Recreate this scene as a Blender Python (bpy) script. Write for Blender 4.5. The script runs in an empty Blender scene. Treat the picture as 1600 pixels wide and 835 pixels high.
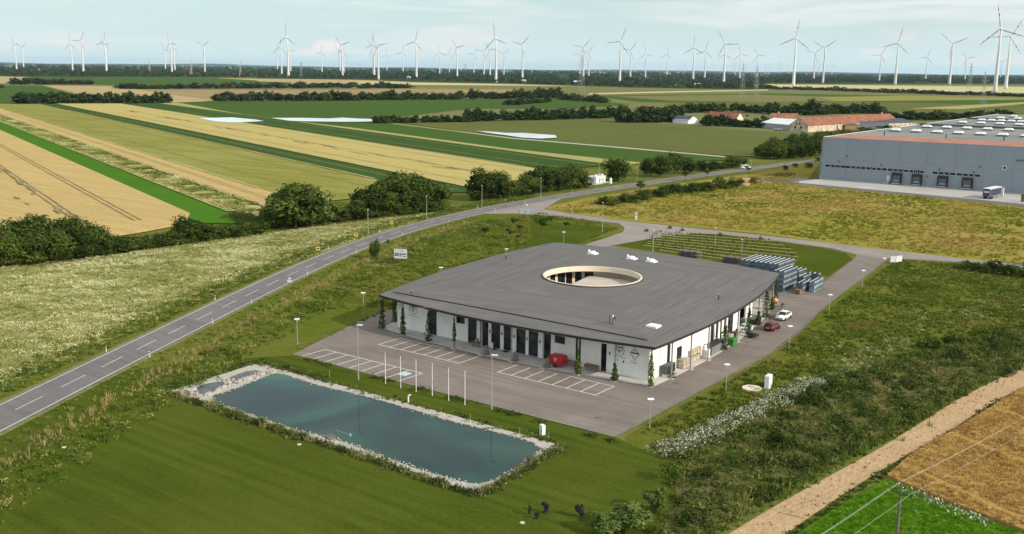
import bpy, bmesh, math, random
import numpy as np
from math import sin, cos, tan, atan, atan2, pi, radians, sqrt, hypot
from mathutils import Vector, Matrix, Euler
from mathutils.geometry import tessellate_polygon

SC = bpy.context.scene
COL = SC.collection
rng = np.random.default_rng(7)
random.seed(7)

# ------------------------------------------------------------------ camera
FPX, CAMH, YAW, PITCH, ROLL = 1578.0, 46.0, radians(36.5), atan(310 / 1578.0), 0.0119
cam_d = bpy.data.cameras.new('camera')
cam = bpy.data.objects.new('camera', cam_d)
COL.objects.link(cam)
cam_d.sensor_width = 36.0
cam_d.lens = FPX / 1600 * 36
cam_d.clip_start = 0.5
cam_d.clip_end = 200000
CAM_R = Matrix.Rotation(YAW, 3, 'Z') @ Matrix.Rotation(pi / 2 - PITCH, 3, 'X') @ Matrix.Rotation(ROLL, 3, 'Z')
cam.matrix_world = Matrix.Translation((0, 0, CAMH)) @ CAM_R.to_4x4()
SC.camera = cam

# ------------------------------------------------------------------ sun, sky, exposure
SUN_EL, SUN_AZ = radians(28), radians(6)          # azimuth counted from +x towards +y
sd = bpy.data.lights.new('sun', 'SUN')
sun = bpy.data.objects.new('sun', sd)
COL.objects.link(sun)
sd.energy = 2.8
sd.angle = radians(0.53)
sd.color = (1.0, 0.9, 0.76)
sun.rotation_euler = Vector((cos(SUN_EL) * cos(SUN_AZ), cos(SUN_EL) * sin(SUN_AZ), sin(SUN_EL))).to_track_quat('Z', 'Y').to_euler()

SC.view_settings.view_transform = 'Standard'
SC.view_settings.look = 'None'
SC.view_settings.gamma = 1
SC.view_settings.use_curve_mapping = False
SC.view_settings.exposure = 0.58
try:
    SC.cycles.use_denoising = True
    SC.cycles.denoiser = 'OPENIMAGEDENOISE'
    SC.cycles.max_bounces = 6
    SC.cycles.diffuse_bounces = 4
    SC.cycles.glossy_bounces = 3
    SC.cycles.transmission_bounces = 4
    SC.cycles.volume_bounces = 0
    SC.cycles.transparent_max_bounces = 8
    SC.cycles.caustics_reflective = False
    SC.cycles.caustics_refractive = False
except Exception:
    pass

W = bpy.data.worlds.new('World')
SC.world = W
W.use_nodes = True
nt = W.node_tree
for n in list(nt.nodes):
    nt.nodes.remove(n)


def nd(tree, kind, **kw):
    n = tree.nodes.new(kind)
    for k, v in kw.items():
        if k == 'inp':
            for a, b in v.items():
                n.inputs[a].default_value = b
        else:
            setattr(n, k, v)
    return n


def math_(tree, op, a, b=None, clamp=False):
    n = tree.nodes.new('ShaderNodeMath')
    n.operation = op
    n.use_clamp = clamp
    for i, x in enumerate((a, b)):
        if x is None:
            continue
        if isinstance(x, (int, float)):
            n.inputs[i].default_value = x
        else:
            tree.links.new(x, n.inputs[i])
    return n.outputs[0]


def mixc(tree, f, a, b, blend='MIX'):
    n = tree.nodes.new('ShaderNodeMix')
    n.data_type = 'RGBA'
    n.blend_type = blend
    for i, x in ((0, f), (6, a), (7, b)):
        if isinstance(x, (int, float)):
            n.inputs[i].default_value = x
        elif isinstance(x, (tuple, list)):
            n.inputs[i].default_value = (*x, 1) if len(x) == 3 else x
        else:
            tree.links.new(x, n.inputs[i])
    return n.outputs[2]


def ramp_(tree, f, lo, hi):
    n = tree.nodes.new('ShaderNodeMapRange')
    n.interpolation_type = 'SMOOTHSTEP'
    tree.links.new(f, n.inputs[0])
    n.inputs[1].default_value = lo
    n.inputs[2].default_value = hi
    return n.outputs[0]


out = nd(nt, 'ShaderNodeOutputWorld')
bg = nd(nt, 'ShaderNodeBackground')
sky = nd(nt, 'ShaderNodeTexSky', sky_type='NISHITA', sun_disc=False)
sky.sun_elevation = SUN_EL
sky.sun_rotation = pi / 2 - SUN_AZ
sky.altitude = 150
sky.air_density = 1.0
sky.dust_density = 2.0
sky.ozone_density = 2.0
tc = nd(nt, 'ShaderNodeTexCoord')
sep = nd(nt, 'ShaderNodeSeparateXYZ')
nt.links.new(tc.outputs['Generated'], sep.inputs[0])
skyc = mixc(nt, 1.0, sky.outputs[0], (0.90, 1.0, 1.02), 'MULTIPLY')
# thin high cloud: long streaks, thicker with height above the horizon
mp = nd(nt, 'ShaderNodeMapping')
mp.inputs['Scale'].default_value = (2.2, 2.2, 26)
nt.links.new(tc.outputs['Generated'], mp.inputs[0])
n1 = nd(nt, 'ShaderNodeTexNoise', inp={'Scale': 1.6, 'Detail': 7, 'Roughness': 0.55, 'Distortion': 0.6})
nt.links.new(mp.outputs[0], n1.inputs['Vector'])
streak = ramp_(nt, n1.outputs[0], 0.44, 0.66)
hi = ramp_(nt, sep.outputs[2], 0.0, 0.10)
cl = math_(nt, 'MULTIPLY', streak, math_(nt, 'MULTIPLY_ADD', hi, 0.75))
nt.nodes[-2].inputs[2].default_value = 0.3
# pale veil of haze thickening towards the horizon, all round
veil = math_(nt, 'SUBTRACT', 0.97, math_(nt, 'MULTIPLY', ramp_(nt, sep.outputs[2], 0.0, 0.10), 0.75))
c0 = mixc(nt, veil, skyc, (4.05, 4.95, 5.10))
c1 = mixc(nt, cl, c0, (5.0, 5.2, 5.15))
# small heaped clouds low over the horizon
mp2 = nd(nt, 'ShaderNodeMapping')
mp2.inputs['Scale'].default_value = (11, 11, 55)
mp2.inputs['Location'].default_value = (0.33, 0.1, 0)
nt.links.new(tc.outputs['Generated'], mp2.inputs[0])
n2 = nd(nt, 'ShaderNodeTexNoise', inp={'Scale': 1.3, 'Detail': 6, 'Roughness': 0.5})
nt.links.new(mp2.outputs[0], n2.inputs['Vector'])
puff = ramp_(nt, n2.outputs[0], 0.57, 0.68)
low = math_(nt, 'MULTIPLY', ramp_(nt, sep.outputs[2], 0.004, 0.014), math_(nt, 'SUBTRACT', 1.0, ramp_(nt, sep.outputs[2], 0.028, 0.05)))
pf = math_(nt, 'MULTIPLY', math_(nt, 'MULTIPLY', puff, low), 0.55)
c2 = mixc(nt, pf, c1, (5.2, 4.75, 4.6))
# three heaped clouds standing low over the plain
for (az_, el_, wx_, wz_, k_) in ((46.8, 1.05, .022, .0075, .8), (47.9, .75, .016, .0045, .6), (40.6, 1.0, .012, .005, .4), (60.5, 1.05, .018, .004, .4), (17.5, 1.0, .02, .006, .4)):
    a_ = radians(az_)
    dv = nd(nt, 'ShaderNodeVectorMath', operation='DOT_PRODUCT')
    nt.links.new(tc.outputs['Generated'], dv.inputs[0])
    dv.inputs[1].default_value = (-cos(a_), -sin(a_), 0)       # sideways from the cloud's own azimuth
    ahead = nd(nt, 'ShaderNodeVectorMath', operation='DOT_PRODUCT')
    nt.links.new(tc.outputs['Generated'], ahead.inputs[0])
    ahead.inputs[1].default_value = (-sin(a_), cos(a_), 0)
    qx = math_(nt, 'DIVIDE', dv.outputs['Value'], wx_)
    qz = math_(nt, 'DIVIDE', math_(nt, 'SUBTRACT', sep.outputs[2], sin(radians(el_))), wz_)
    rr_ = math_(nt, 'SQRT', math_(nt, 'ADD', math_(nt, 'MULTIPLY', qx, qx), math_(nt, 'MULTIPLY', qz, qz)))
    mpc = nd(nt, 'ShaderNodeMapping')
    mpc.inputs['Scale'].default_value = (60, 60, 110)
    nt.links.new(tc.outputs['Generated'], mpc.inputs[0])
    nc = nd(nt, 'ShaderNodeTexNoise', inp={'Scale': 1.0, 'Detail': 5, 'Roughness': 0.6})
    nt.links.new(mpc.outputs[0], nc.inputs['Vector'])
    rn = math_(nt, 'ADD', rr_, math_(nt, 'MULTIPLY', math_(nt, 'SUBTRACT', nc.outputs[0], 0.5), 2.2))
    body = math_(nt, 'SUBTRACT', 1.0, ramp_(nt, rn, 0.35, 1.05))
    body = math_(nt, 'MULTIPLY', math_(nt, 'MULTIPLY', body, k_), math_(nt, 'GREATER_THAN', ahead.outputs['Value'], 0.0))
    c2 = mixc(nt, body, c2, (5.5, 5.1, 4.95))
# smooth bright cloud layer above the view, added for fill light, the same all round
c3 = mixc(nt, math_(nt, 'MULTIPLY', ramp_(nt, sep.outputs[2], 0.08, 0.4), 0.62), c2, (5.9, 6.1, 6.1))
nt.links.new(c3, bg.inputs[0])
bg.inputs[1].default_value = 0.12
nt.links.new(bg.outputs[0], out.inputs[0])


# ------------------------------------------------------------------ photograph pixel -> point on the ground
def ray(u, v):
    return CAM_R @ Vector((u - 800.0, 417.5 - v, -FPX))


def P(u, v, z=0.0):
    d = ray(u, v)
    t = (z - CAMH) / d.z
    return (d.x * t, d.y * t)


def PX(u, v, z):
    p = P(u, v, z)
    return Vector((p[0], p[1], z))


def proj(p):
    q = CAM_R.transposed() @ (Vector(p) - Vector((0, 0, CAMH)))
    return 800 + FPX * q.x / -q.z, 417.5 - FPX * q.y / -q.z


def HT(u, v, v2):
    x, y = P(u, v)
    lo, hi_ = 0.0, 400.0
    for _ in range(40):
        m = (lo + hi_) / 2
        if proj((x, y, m))[1] > v2:
            lo = m
        else:
            hi_ = m
    return lo


def PL(*px):
    return [P(*p) for p in px]


# ------------------------------------------------------------------ materials
def newmat(name):
    m = bpy.data.materials.new(name)
    m.use_nodes = True
    t = m.node_tree
    b = t.nodes['Principled BSDF']
    return m, t, b


def coords(t, kind='Object', rot=0.0, scale=(1, 1, 1)):
    c = nd(t, 'ShaderNodeTexCoord')
    mp = nd(t, 'ShaderNodeMapping')
    mp.inputs['Rotation'].default_value = (0, 0, rot)
    mp.inputs['Scale'].default_value = scale
    t.links.new(c.outputs[kind], mp.inputs[0])
    return mp.outputs[0]


def noise(t, vec, scale, detail=3, rough=0.55, dist=0.0):
    n = nd(t, 'ShaderNodeTexNoise', inp={'Scale': scale, 'Detail': detail, 'Roughness': rough, 'Distortion': dist})
    t.links.new(vec, n.inputs['Vector'])
    return n.outputs[0]


def M(name, c, rough=0.7, var=0.12, scale=1.5, metal=0.0, spec=0.3, bump=0.0, c2=None, emis=None, orand=0.0):
    m, t, b = newmat(name)
    v = coords(t)
    f = ramp_(t, noise(t, v, scale, 4), 0.3, 0.7)
    a = tuple(x * (1 - var) for x in c)
    bb = c2 or tuple(min(1, x * (1 + var)) for x in c)
    col = mixc(t, f, a, bb)
    if orand:
        oi = nd(t, 'ShaderNodeObjectInfo')
        k = math_(t, 'MULTIPLY_ADD', oi.outputs['Random'], 2 * orand)
        t.nodes[-1].inputs[2].default_value = 1 - orand
        cmb = nd(t, 'ShaderNodeCombineColor')
        for i in range(3):
            t.links.new(k, cmb.inputs[i])
        col = mixc(t, 1.0, col, cmb.outputs[0], 'MULTIPLY')
    t.links.new(col, b.inputs['Base Color'])
    b.inputs['Roughness'].default_value = rough
    b.inputs['Metallic'].default_value = metal
    b.inputs['Specular IOR Level'].default_value = spec
    if bump:
        bn = nd(t, 'ShaderNodeBump', inp={'Strength': bump, 'Distance': 0.05})
        t.links.new(noise(t, v, scale * 8, 4), bn.inputs['Height'])
        t.links.new(bn.outputs[0], b.inputs['Normal'])
    return m


def field(name, c1, c2, fine=0.9, ang=radians(20.5), rowf=0.5, big=0.02, c3=None, bump=0.6, c3amt=0.35, rows=0.5, stretch=0.06, mow=0):
    """ground cover: large patches, fine speckle and rows running along the field"""
    m, t, b = newmat(name)
    v = coords(t)
    vr = coords(t, rot=ang, scale=(stretch, 1, 1))
    f_big = ramp_(t, noise(t, v, big, 4, 0.6), 0.3, 0.7)
    f_fine = ramp_(t, noise(t, v, fine, 4, 0.65), 0.28, 0.72)
    f_row = ramp_(t, noise(t, vr, rowf, 3, 0.6), 0.3, 0.7)
    s = math_(t, 'ADD', math_(t, 'MULTIPLY', f_fine, 1 - rows), math_(t, 'MULTIPLY', f_row, rows))
    col = mixc(t, s, c1, c2)
    if c3:
        col = mixc(t, math_(t, 'MULTIPLY', f_big, c3amt), col, c3)
    else:
        col = mixc(t, math_(t, 'MULTIPLY', f_big, 0.35), col, c1)
    if mow:
        # passes of the mower: bent grass lies lighter and darker in turn
        c_ = nd(t, 'ShaderNodeTexCoord')
        sp_ = nd(t, 'ShaderNodeSeparateXYZ')
        t.links.new(c_.outputs['Object'], sp_.inputs[0])
        ph = math_(t, 'ADD', math_(t, 'MULTIPLY', sp_.outputs[1], 2 * pi / mow), math_(t, 'MULTIPLY', noise(t, v, 0.03, 2), 6.0))
        wv = math_(t, 'MULTIPLY_ADD', math_(t, 'SINE', ph), 0.5)
        t.nodes[-1].inputs[2].default_value = 0.5
        wv = math_(t, 'MULTIPLY', wv, ramp_(t, noise(t, v, 0.06, 3), 0.35, 0.65))
        col = mixc(t, math_(t, 'MULTIPLY', wv, 0.26), col, tuple(x * 1.45 for x in c2))
    t.links.new(col, b.inputs['Base Color'])
    b.inputs['Roughness'].default_value = 0.95
    b.inputs['Specular IOR Level'].default_value = 0.0
    if bump:
        bn = nd(t, 'ShaderNodeBump', inp={'Strength': bump, 'Distance': 0.25})
        t.links.new(f_fine, bn.inputs['Height'])
        t.links.new(bn.outputs[0], b.inputs['Normal'])
    return m


def tonemat(name, cols, trans=0.25, orand=0.0, rough=0.9):
    """foliage: colour picked by the 'tone' of each leaf clump"""
    m, t, b = newmat(name)
    at = nd(t, 'ShaderNodeAttribute', attribute_name='tone')
    cr = nd(t, 'ShaderNodeValToRGB')
    e = cr.color_ramp.elements
    while len(e) < len(cols):
        e.new(0.5)
    for i, c in enumerate(cols):
        e[i].position = i / (len(cols) - 1)
        e[i].color = (*c, 1)
    fac = at.outputs['Fac']
    if orand:
        oi = nd(t, 'ShaderNodeObjectInfo')
        fac = math_(t, 'ADD', fac, math_(t, 'MULTIPLY', math_(t, 'SUBTRACT', oi.outputs['Random'], 0.5), orand), True)
    t.links.new(fac, cr.inputs[0])
    t.links.new(cr.outputs[0], b.inputs['Base Color'])
    b.inputs['Roughness'].default_value = rough
    b.inputs['Specular IOR Level'].default_value = 0.1
    if trans:
        o = t.nodes['Material Output']
        tr = nd(t, 'ShaderNodeBsdfTranslucent')
        mx = nd(t, 'ShaderNodeMixShader')
        mx.inputs[0].default_value = trans
        t.links.new(cr.outputs[0], tr.inputs[0])
        t.links.new(b.outputs[0], mx.inputs[1])
        t.links.new(tr.outputs[0], mx.inputs[2])
        t.links.new(mx.outputs[0], o.inputs[0])
    return m


MAT = {}
MAT['white'] = M('white_paint', (0.72, 0.72, 0.68), 0.6, 0.04, 0.8)
MAT['wall'] = M('white_render', (0.80, 0.79, 0.74), 0.85, 0.05, 0.6, bump=0.1)
MAT['cream'] = M('cream_render', (0.70, 0.60, 0.46), 0.85, 0.06, 0.5)
MAT['dark'] = M('dark_metal', (0.03, 0.03, 0.033), 0.5, 0.2, 2)
MAT['frame'] = M('window_frame', (0.05, 0.05, 0.055), 0.5, 0.15, 2)
MAT['steel'] = M('galvanised_steel', (0.38, 0.39, 0.39), 0.45, 0.1, 2, metal=0.3)
MAT['column'] = M('column_paint', (0.27, 0.26, 0.25), 0.6, 0.12, 3)
MAT['concrete'] = M('concrete', (0.47, 0.445, 0.41), 0.9, 0.12, 0.5, bump=0.15)
MAT['wood'] = M('brown_wood', (0.22, 0.13, 0.06), 0.8, 0.3, 3, bump=0.2)
MAT['palewood'] = M('pale_wood', (0.46, 0.40, 0.29), 0.85, 0.25, 2, bump=0.2)
MAT['greywood'] = M('weathered_wood', (0.16, 0.14, 0.12), 0.9, 0.3, 2, bump=0.2)
MAT['red'] = M('red_paint', (0.42, 0.015, 0.02), 0.35, 0.1, 2, spec=0.5)
MAT['carwhite'] = M('white_car_paint', (0.80, 0.80, 0.80), 0.25, 0.02, 1, spec=0.6)
MAT['carred'] = M('dark_red_car_paint', (0.15, 0.009, 0.016), 0.25, 0.05, 1, spec=0.6)
MAT['carblack'] = M('black_cover', (0.02, 0.02, 0.025), 0.4, 0.2, 3, spec=0.5)
MAT['rubber'] = M('rubber', (0.02, 0.02, 0.02), 0.9, 0.2, 5)
MAT['lampglass'] = M('lamp_lens', (0.75, 0.78, 0.78), 0.3, 0.03, 5)
MAT['redlens'] = M('red_lens', (0.5, 0.02, 0.02), 0.3, 0.03, 5)
MAT['crate'] = M('blue_grey_plastic', (0.115, 0.15, 0.18), 0.55, 0.18, 1.0, orand=0.3)
MAT['cratepale'] = M('pale_blue_plastic', (0.20, 0.28, 0.32), 0.55, 0.15, 1.0, orand=0.25)
MAT['rim'] = M('sunlit_rim_plastic', (0.58, 0.60, 0.60), 0.55, 0.15, 3)  # rim whitened in the colour to show sunlight on the upper edges
MAT['lodge'] = M('grey_shed_cladding', (0.10, 0.11, 0.125), 0.6, 0.1, 0.3)
MAT['tileroof'] = M('red_roof_tiles', (0.25, 0.10, 0.062), 0.9, 0.25, 0.25, bump=0.3)
MAT['whitesheet'] = M('white_sheet_roof', (0.72, 0.72, 0.68), 0.6, 0.06, 0.2)
MAT['stonewall'] = M('old_plaster', (0.50, 0.42, 0.30), 0.95, 0.3, 0.35)
MAT['greysheet'] = M('grey_sheet', (0.32, 0.33, 0.34), 0.7, 0.12, 0.2)
MAT['sand'] = M('dark_slate_roof', (0.06, 0.065, 0.085), 0.7, 0.2, 0.5)
MAT['yellow'] = M('yellow_sign', (0.70, 0.50, 0.05), 0.5, 0.05, 3)
MAT['signred'] = M('sign_red', (0.55, 0.04, 0.04), 0.5, 0.05, 3)
MAT['bark'] = M('bark', (0.10, 0.075, 0.05), 0.95, 0.3, 2, bump=0.3)
MAT['wire'] = M('aluminium_wire', (0.42, 0.40, 0.33), 0.5, 0.05, 1, metal=0.2)
MAT['pole'] = M('old_pole', (0.15, 0.125, 0.10), 0.9, 0.25, 2, bump=0.3)
MAT['marking'] = M('road_marking', (0.66, 0.65, 0.60), 0.8, 0.12, 1.5)
MAT['bluesign'] = M('parking_symbol', (0.40, 0.52, 0.56), 0.8, 0.12, 1.0)
MAT['whitebox'] = M('white_box', (0.74, 0.75, 0.76), 0.5, 0.04, 1)
MAT['green'] = M('green_plastic', (0.03, 0.20, 0.03), 0.6, 0.15, 2)
MAT['greybin'] = M('grey_bin', (0.20, 0.205, 0.20), 0.6, 0.12, 2)
MAT['orangeball'] = M('orange_parasol', (0.62, 0.30, 0.12), 0.8, 0.12, 2)
MAT['canopy'] = M('canopy_cloth', (0.46, 0.40, 0.335), 0.9, 0.06, 0.5)
MAT['tarp'] = M('grey_tarp', (0.30, 0.33, 0.36), 0.7, 0.15, 0.5)
MAT['print'] = M('printed_ink', (0.05, 0.06, 0.07), 0.8, 0.4, 3)
MAT['printblue'] = M('printed_blue_grey', (0.22, 0.25, 0.30), 0.8, 0.4, 3)
MAT['ink'] = M('logo_ink', (0.06, 0.065, 0.06), 0.8, 0.2, 3)
MAT['inkgrey'] = M('logo_grey_ink', (0.28, 0.29, 0.27), 0.8, 0.2, 3)
MAT['boardwhite'] = M('board_white', (0.60, 0.62, 0.63), 0.6, 0.08, 1)
MAT['turbine'] = M('turbine_white', (0.62, 0.63, 0.64), 0.5, 0.02, 0.05)
MAT['pylon'] = M('pylon_steel', (0.26, 0.28, 0.29), 0.6, 0.1, 0.05)
MAT['pylonred'] = M('pylon_red', (0.45, 0.16, 0.13), 0.6, 0.1, 0.05)
MAT['pylonpale'] = M('pylon_white', (0.66, 0.64, 0.62), 0.6, 0.1, 0.05)


def glass():
    m, t, b = newmat('dark_glass')
    v = coords(t)
    col = mixc(t, ramp_(t, noise(t, v, 0.6, 2), 0.35, 0.7), (0.008, 0.010, 0.016), (0.03, 0.035, 0.045))
    t.links.new(col, b.inputs['Base Color'])
    b.inputs['Roughness'].default_value = 0.06
    b.inputs['Specular IOR Level'].default_value = 0.5
    return m


MAT['glass'] = glass()


def roofmat():
    """bitumen sheets laid parallel to the eaves; v of the UV map = metres up from the eave"""
    m, t, b = newmat('roof_membrane')
    uv = nd(t, 'ShaderNodeUVMap', uv_map='UVMap')
    s = nd(t, 'ShaderNodeSeparateXYZ')
    t.links.new(uv.outputs[0], s.inputs[0])
    v = coords(t)
    wob = math_(t, 'MULTIPLY', noise(t, v, 0.25, 2), 0.25)
    vv = math_(t, 'ADD', math_(t, 'DIVIDE', s.outputs[1], 1.05), wob)
    fr = math_(t, 'FRACT', vv)
    seam = math_(t, 'LESS_THAN', fr, 0.11)
    row = math_(t, 'FLOOR', vv)
    # sheet ends: every 8 m, shifted from row to row
    uu = math_(t, 'ADD', math_(t, 'DIVIDE', s.outputs[0], 8.0), math_(t, 'MULTIPLY', row, 0.37))
    cell = nd(t, 'ShaderNodeCombineXYZ')
    t.links.new(math_(t, 'FLOOR', uu), cell.inputs[0])
    t.links.new(row, cell.inputs[1])
    wn = nd(t, 'ShaderNodeTexWhiteNoise', noise_dimensions='2D')
    t.links.new(cell.outputs[0], wn.inputs[0])
    base = mixc(t, wn.outputs['Value'], (0.124, 0.116, 0.110), (0.155, 0.145, 0.137))
    vn = nd(t, 'ShaderNodeCombineXYZ')
    t.links.new(math_(t, 'MULTIPLY', s.outputs[0], 0.12), vn.inputs[0])
    t.links.new(s.outputs[1], vn.inputs[1])
    st = ramp_(t, noise(t, vn.outputs[0], 0.9, 4, 0.6), 0.3, 0.75)
    base = mixc(t, math_(t, 'MULTIPLY', st, 0.35), base, (0.172, 0.163, 0.153))
    blot = ramp_(t, noise(t, v, 0.08, 4, 0.6), 0.45, 0.72)
    base = mixc(t, math_(t, 'MULTIPLY', blot, 0.4), base, (0.112, 0.108, 0.106))
    base = mixc(t, math_(t, 'MULTIPLY', seam, math_(t, 'MULTIPLY', st, 0.75)), base, (0.225, 0.215, 0.20))
    t.links.new(base, b.inputs['Base Color'])
    b.inputs['Roughness'].default_value = 0.85
    b.inputs['Specular IOR Level'].default_value = 0.05
    bn = nd(t, 'ShaderNodeBump', inp={'Strength': 0.25, 'Distance': 0.03})
    t.links.new(math_(t, 'ADD', fr, noise(t, v, 6, 3)), bn.inputs['Height'])
    t.links.new(bn.outputs[0], b.inputs['Normal'])
    return m


MAT['roof'] = roofmat()


def asphalt(name, c1, c2, c3, streak_ang):
    m, t, b = newmat(name)
    v = coords(t)
    vs = coords(t, rot=streak_ang, scale=(0.04, 1, 1))
    f = ramp_(t, noise(t, v, 0.09, 5, 0.6), 0.3, 0.72)
    g = ramp_(t, noise(t, v, 5, 3, 0.7), 0.2, 0.8)
    s = ramp_(t, noise(t, vs, 0.8, 3, 0.6), 0.4, 0.7)
    col = mixc(t, f, c1, c2)
    col = mixc(t, math_(t, 'MULTIPLY', s, 0.6), col, c3)
    col = mixc(t, math_(t, 'MULTIPLY', g, 0.16), col, (0.05, 0.05, 0.05))
    cr = nd(t, 'ShaderNodeTexVoronoi', feature='DISTANCE_TO_EDGE', inp={'Scale': 0.09})
    vd = noise(t, v, 0.4, 3)
    t.links.new(v, cr.inputs['Vector'])
    crack = math_(t, 'LESS_THAN', cr.outputs['Distance'], 0.004)
    col = mixc(t, math_(t, 'MULTIPLY', crack, 0.18), col, (0.07, 0.065, 0.06))
    t.links.new(col, b.inputs['Base Color'])
    b.inputs['Roughness'].default_value = 0.9
    b.inputs['Specular IOR Level'].default_value = 0.2
    return m


MAT['asphalt'] = asphalt('road_asphalt', (0.155, 0.145, 0.142), (0.19, 0.178, 0.174), (0.12, 0.112, 0.11), radians(-64))
MAT['lot'] = asphalt('lot_asphalt', (0.178, 0.147, 0.127), (0.25, 0.208, 0.181), (0.145, 0.120, 0.104), radians(0))
MAT['pathway'] = asphalt('service_road_asphalt', (0.26, 0.225, 0.20), (0.32, 0.28, 0.25), (0.2, 0.17, 0.15), radians(0))
MAT['apron'] = M('apron_concrete', (0.40, 0.38, 0.35), 0.9, 0.1, 0.08)
MAT['apronroad'] = M('apron_asphalt', (0.12, 0.112, 0.11), 0.9, 0.1, 0.1)
MAT['dirt'] = field('dirt_track', (0.40, 0.27, 0.145), (0.50, 0.35, 0.20), 1.2, ang=radians(-81), rowf=1.1, big=0.12, c3=(0.36, 0.25, 0.15), rows=0.7, bump=0.5)
MAT['shoulder'] = field('road_shoulder', (0.13, 0.14, 0.04), (0.24, 0.215, 0.13), 0.9, big=0.15, c3=(0.12, 0.14, 0.03), rows=0.2)
MAT['edging'] = M('edging_stone', (0.24, 0.21, 0.19), 0.9, 0.2, 0.4)
MAT['soffit'] = M('pale_soffit', (0.78, 0.76, 0.71), 0.85, 0.05, 0.5)
MAT['vinestrip'] = field('vine_row_soil', (0.23, 0.20, 0.075), (0.32, 0.27, 0.12), 0.9, ang=0, rowf=0.5, big=0.2, rows=0.3)
MAT['gravel'] = field('pale_gravel', (0.40, 0.37, 0.33), (0.55, 0.52, 0.47), 2.5, rowf=2, big=0.3, c3=(0.36, 0.33, 0.27), rows=0.2)

G_OLIVE = (0.105, 0.135, 0.030)
MAT['ground'] = field('rough_grass', (0.068, 0.102, 0.016), (0.125, 0.145, 0.03), 0.5, rowf=0.1, big=0.05, c3=(0.20, 0.165, 0.055), c3amt=0.5, rows=0.3, stretch=0.4)
MAT['meadow'] = field('meadow', (0.062, 0.098, 0.010), (0.115, 0.135, 0.018), 0.45, rowf=0.09, big=0.045, c3=(0.175, 0.14, 0.04), c3amt=0.5, rows=0.4, stretch=0.4)
MAT['goldmeadow'] = field('golden_meadow', (0.15, 0.17, 0.018), (0.235, 0.215, 0.035), 0.35, ang=0, rowf=0.09, big=0.018, c3=(0.31, 0.215, 0.07), c3amt=0.85, rows=0.45, stretch=0.3)
MAT['lawn'] = field('mown_lawn', (0.036, 0.056, 0.006), (0.070, 0.096, 0.013), 1.6, ang=radians(0), rowf=0.75, big=0.055, c3=(0.088, 0.100, 0.016), c3amt=0.6, rows=0.6, stretch=0.05, bump=0.35, mow=2.3)
MAT['wildgrass'] = field('weedy_ground', (0.055, 0.075, 0.014), (0.12, 0.125, 0.03), 0.8, rowf=0.2, big=0.09, c3=(0.19, 0.14, 0.075), c3amt=0.55, rows=0.3, stretch=0.3)
MAT['softtrack'] = M('faint_wheel_track', (0.27, 0.24, 0.085), 0.95, 0.25, 0.1)
MAT['wheat'] = field('ripe_wheat', (0.37, 0.27, 0.11), (0.56, 0.41, 0.175), 1.1, rowf=0.32, big=0.03, c3=(0.42, 0.31, 0.13), rows=0.45, c3amt=0.5)
MAT['wheatpale'] = field('pale_wheat', (0.34, 0.285, 0.105), (0.52, 0.41, 0.175), 0.9, rowf=0.22, big=0.02, c3=(0.40, 0.345, 0.11), rows=0.5, c3amt=0.6)
MAT['oats'] = field('olive_barley', (0.155, 0.165, 0.034), (0.27, 0.255, 0.066), 0.6, rowf=0.16, big=0.02, c3=(0.33, 0.30, 0.11), rows=0.6)
MAT['brightgreen'] = field('bright_green_crop', (0.050, 0.135, 0.014), (0.07, 0.165, 0.02), 0.8, rowf=0.5, big=0.03, c3=(0.075, 0.17, 0.014))
MAT['darkgreen'] = field('dark_green_crop', (0.034, 0.070, 0.018), (0.060, 0.104, 0.028), 0.8, rowf=0.5, big=0.02, c3=(0.060, 0.098, 0.03))
MAT['midgreen'] = field('green_crop', (0.046, 0.088, 0.022), (0.066, 0.112, 0.028), 0.6, rowf=0.3, big=0.012, c3=(0.075, 0.125, 0.022))
MAT['palestrip'] = field('pale_grass_strip', (0.27, 0.27, 0.095), (0.34, 0.32, 0.125), 0.6, rowf=0.3, big=0.03, c3=(0.36, 0.32, 0.13))
MAT['weedstrip'] = field('weedy_fallow', (0.14, 0.16, 0.05), (0.40, 0.37, 0.15), 0.16, rowf=0.1, big=0.05, c3=(0.46, 0.36, 0.18), c3amt=0.55, rows=0.5, stretch=0.2)
MAT['olivefield'] = field('olive_field', (0.085, 0.11, 0.030), (0.115, 0.14, 0.038), 0.4, ang=0, rowf=0.1, big=0.008, c3=(0.14, 0.125, 0.05), rows=0.5, c3amt=0.6)
MAT['farfield'] = field('far_field', (0.135, 0.14, 0.05), (0.17, 0.18, 0.06), 0.15, ang=0, rowf=0.03, big=0.004, c3=(0.19, 0.155, 0.075), rows=0.6, c3amt=0.6, stretch=0.1)
MAT['fartan'] = field('far_stubble', (0.33, 0.25, 0.13), (0.42, 0.32, 0.17), 0.1, ang=0, rowf=0.03, big=0.004, rows=0.6, c3=(0.37, 0.31, 0.14))
MAT['farbrown'] = field('far_brown_field', (0.24, 0.18, 0.10), (0.31, 0.235, 0.125), 0.1, ang=0, rowf=0.03, big=0.004, rows=0.6, c3=(0.30, 0.24, 0.10))
MAT['faryellow'] = field('far_yellow_field', (0.42, 0.40, 0.19), (0.50, 0.47, 0.25), 0.1, ang=0, rowf=0.03, big=0.004, rows=0.6, c3=(0.44, 0.36, 0.19))
MAT['plain'] = field('far_plain', (0.085, 0.115, 0.04), (0.16, 0.16, 0.07), 0.01, ang=0, rowf=0.004, big=0.0012, rows=0.5, c3=(0.26, 0.23, 0.11), c3amt=0.5, bump=0)
MAT['nearwheat'] = field('near_wheat', (0.33, 0.20, 0.06), (0.44, 0.28, 0.095), 1.6, ang=radians(-70), rowf=1.2, big=0.08, c3=(0.36, 0.22, 0.06), rows=0.35)
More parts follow.
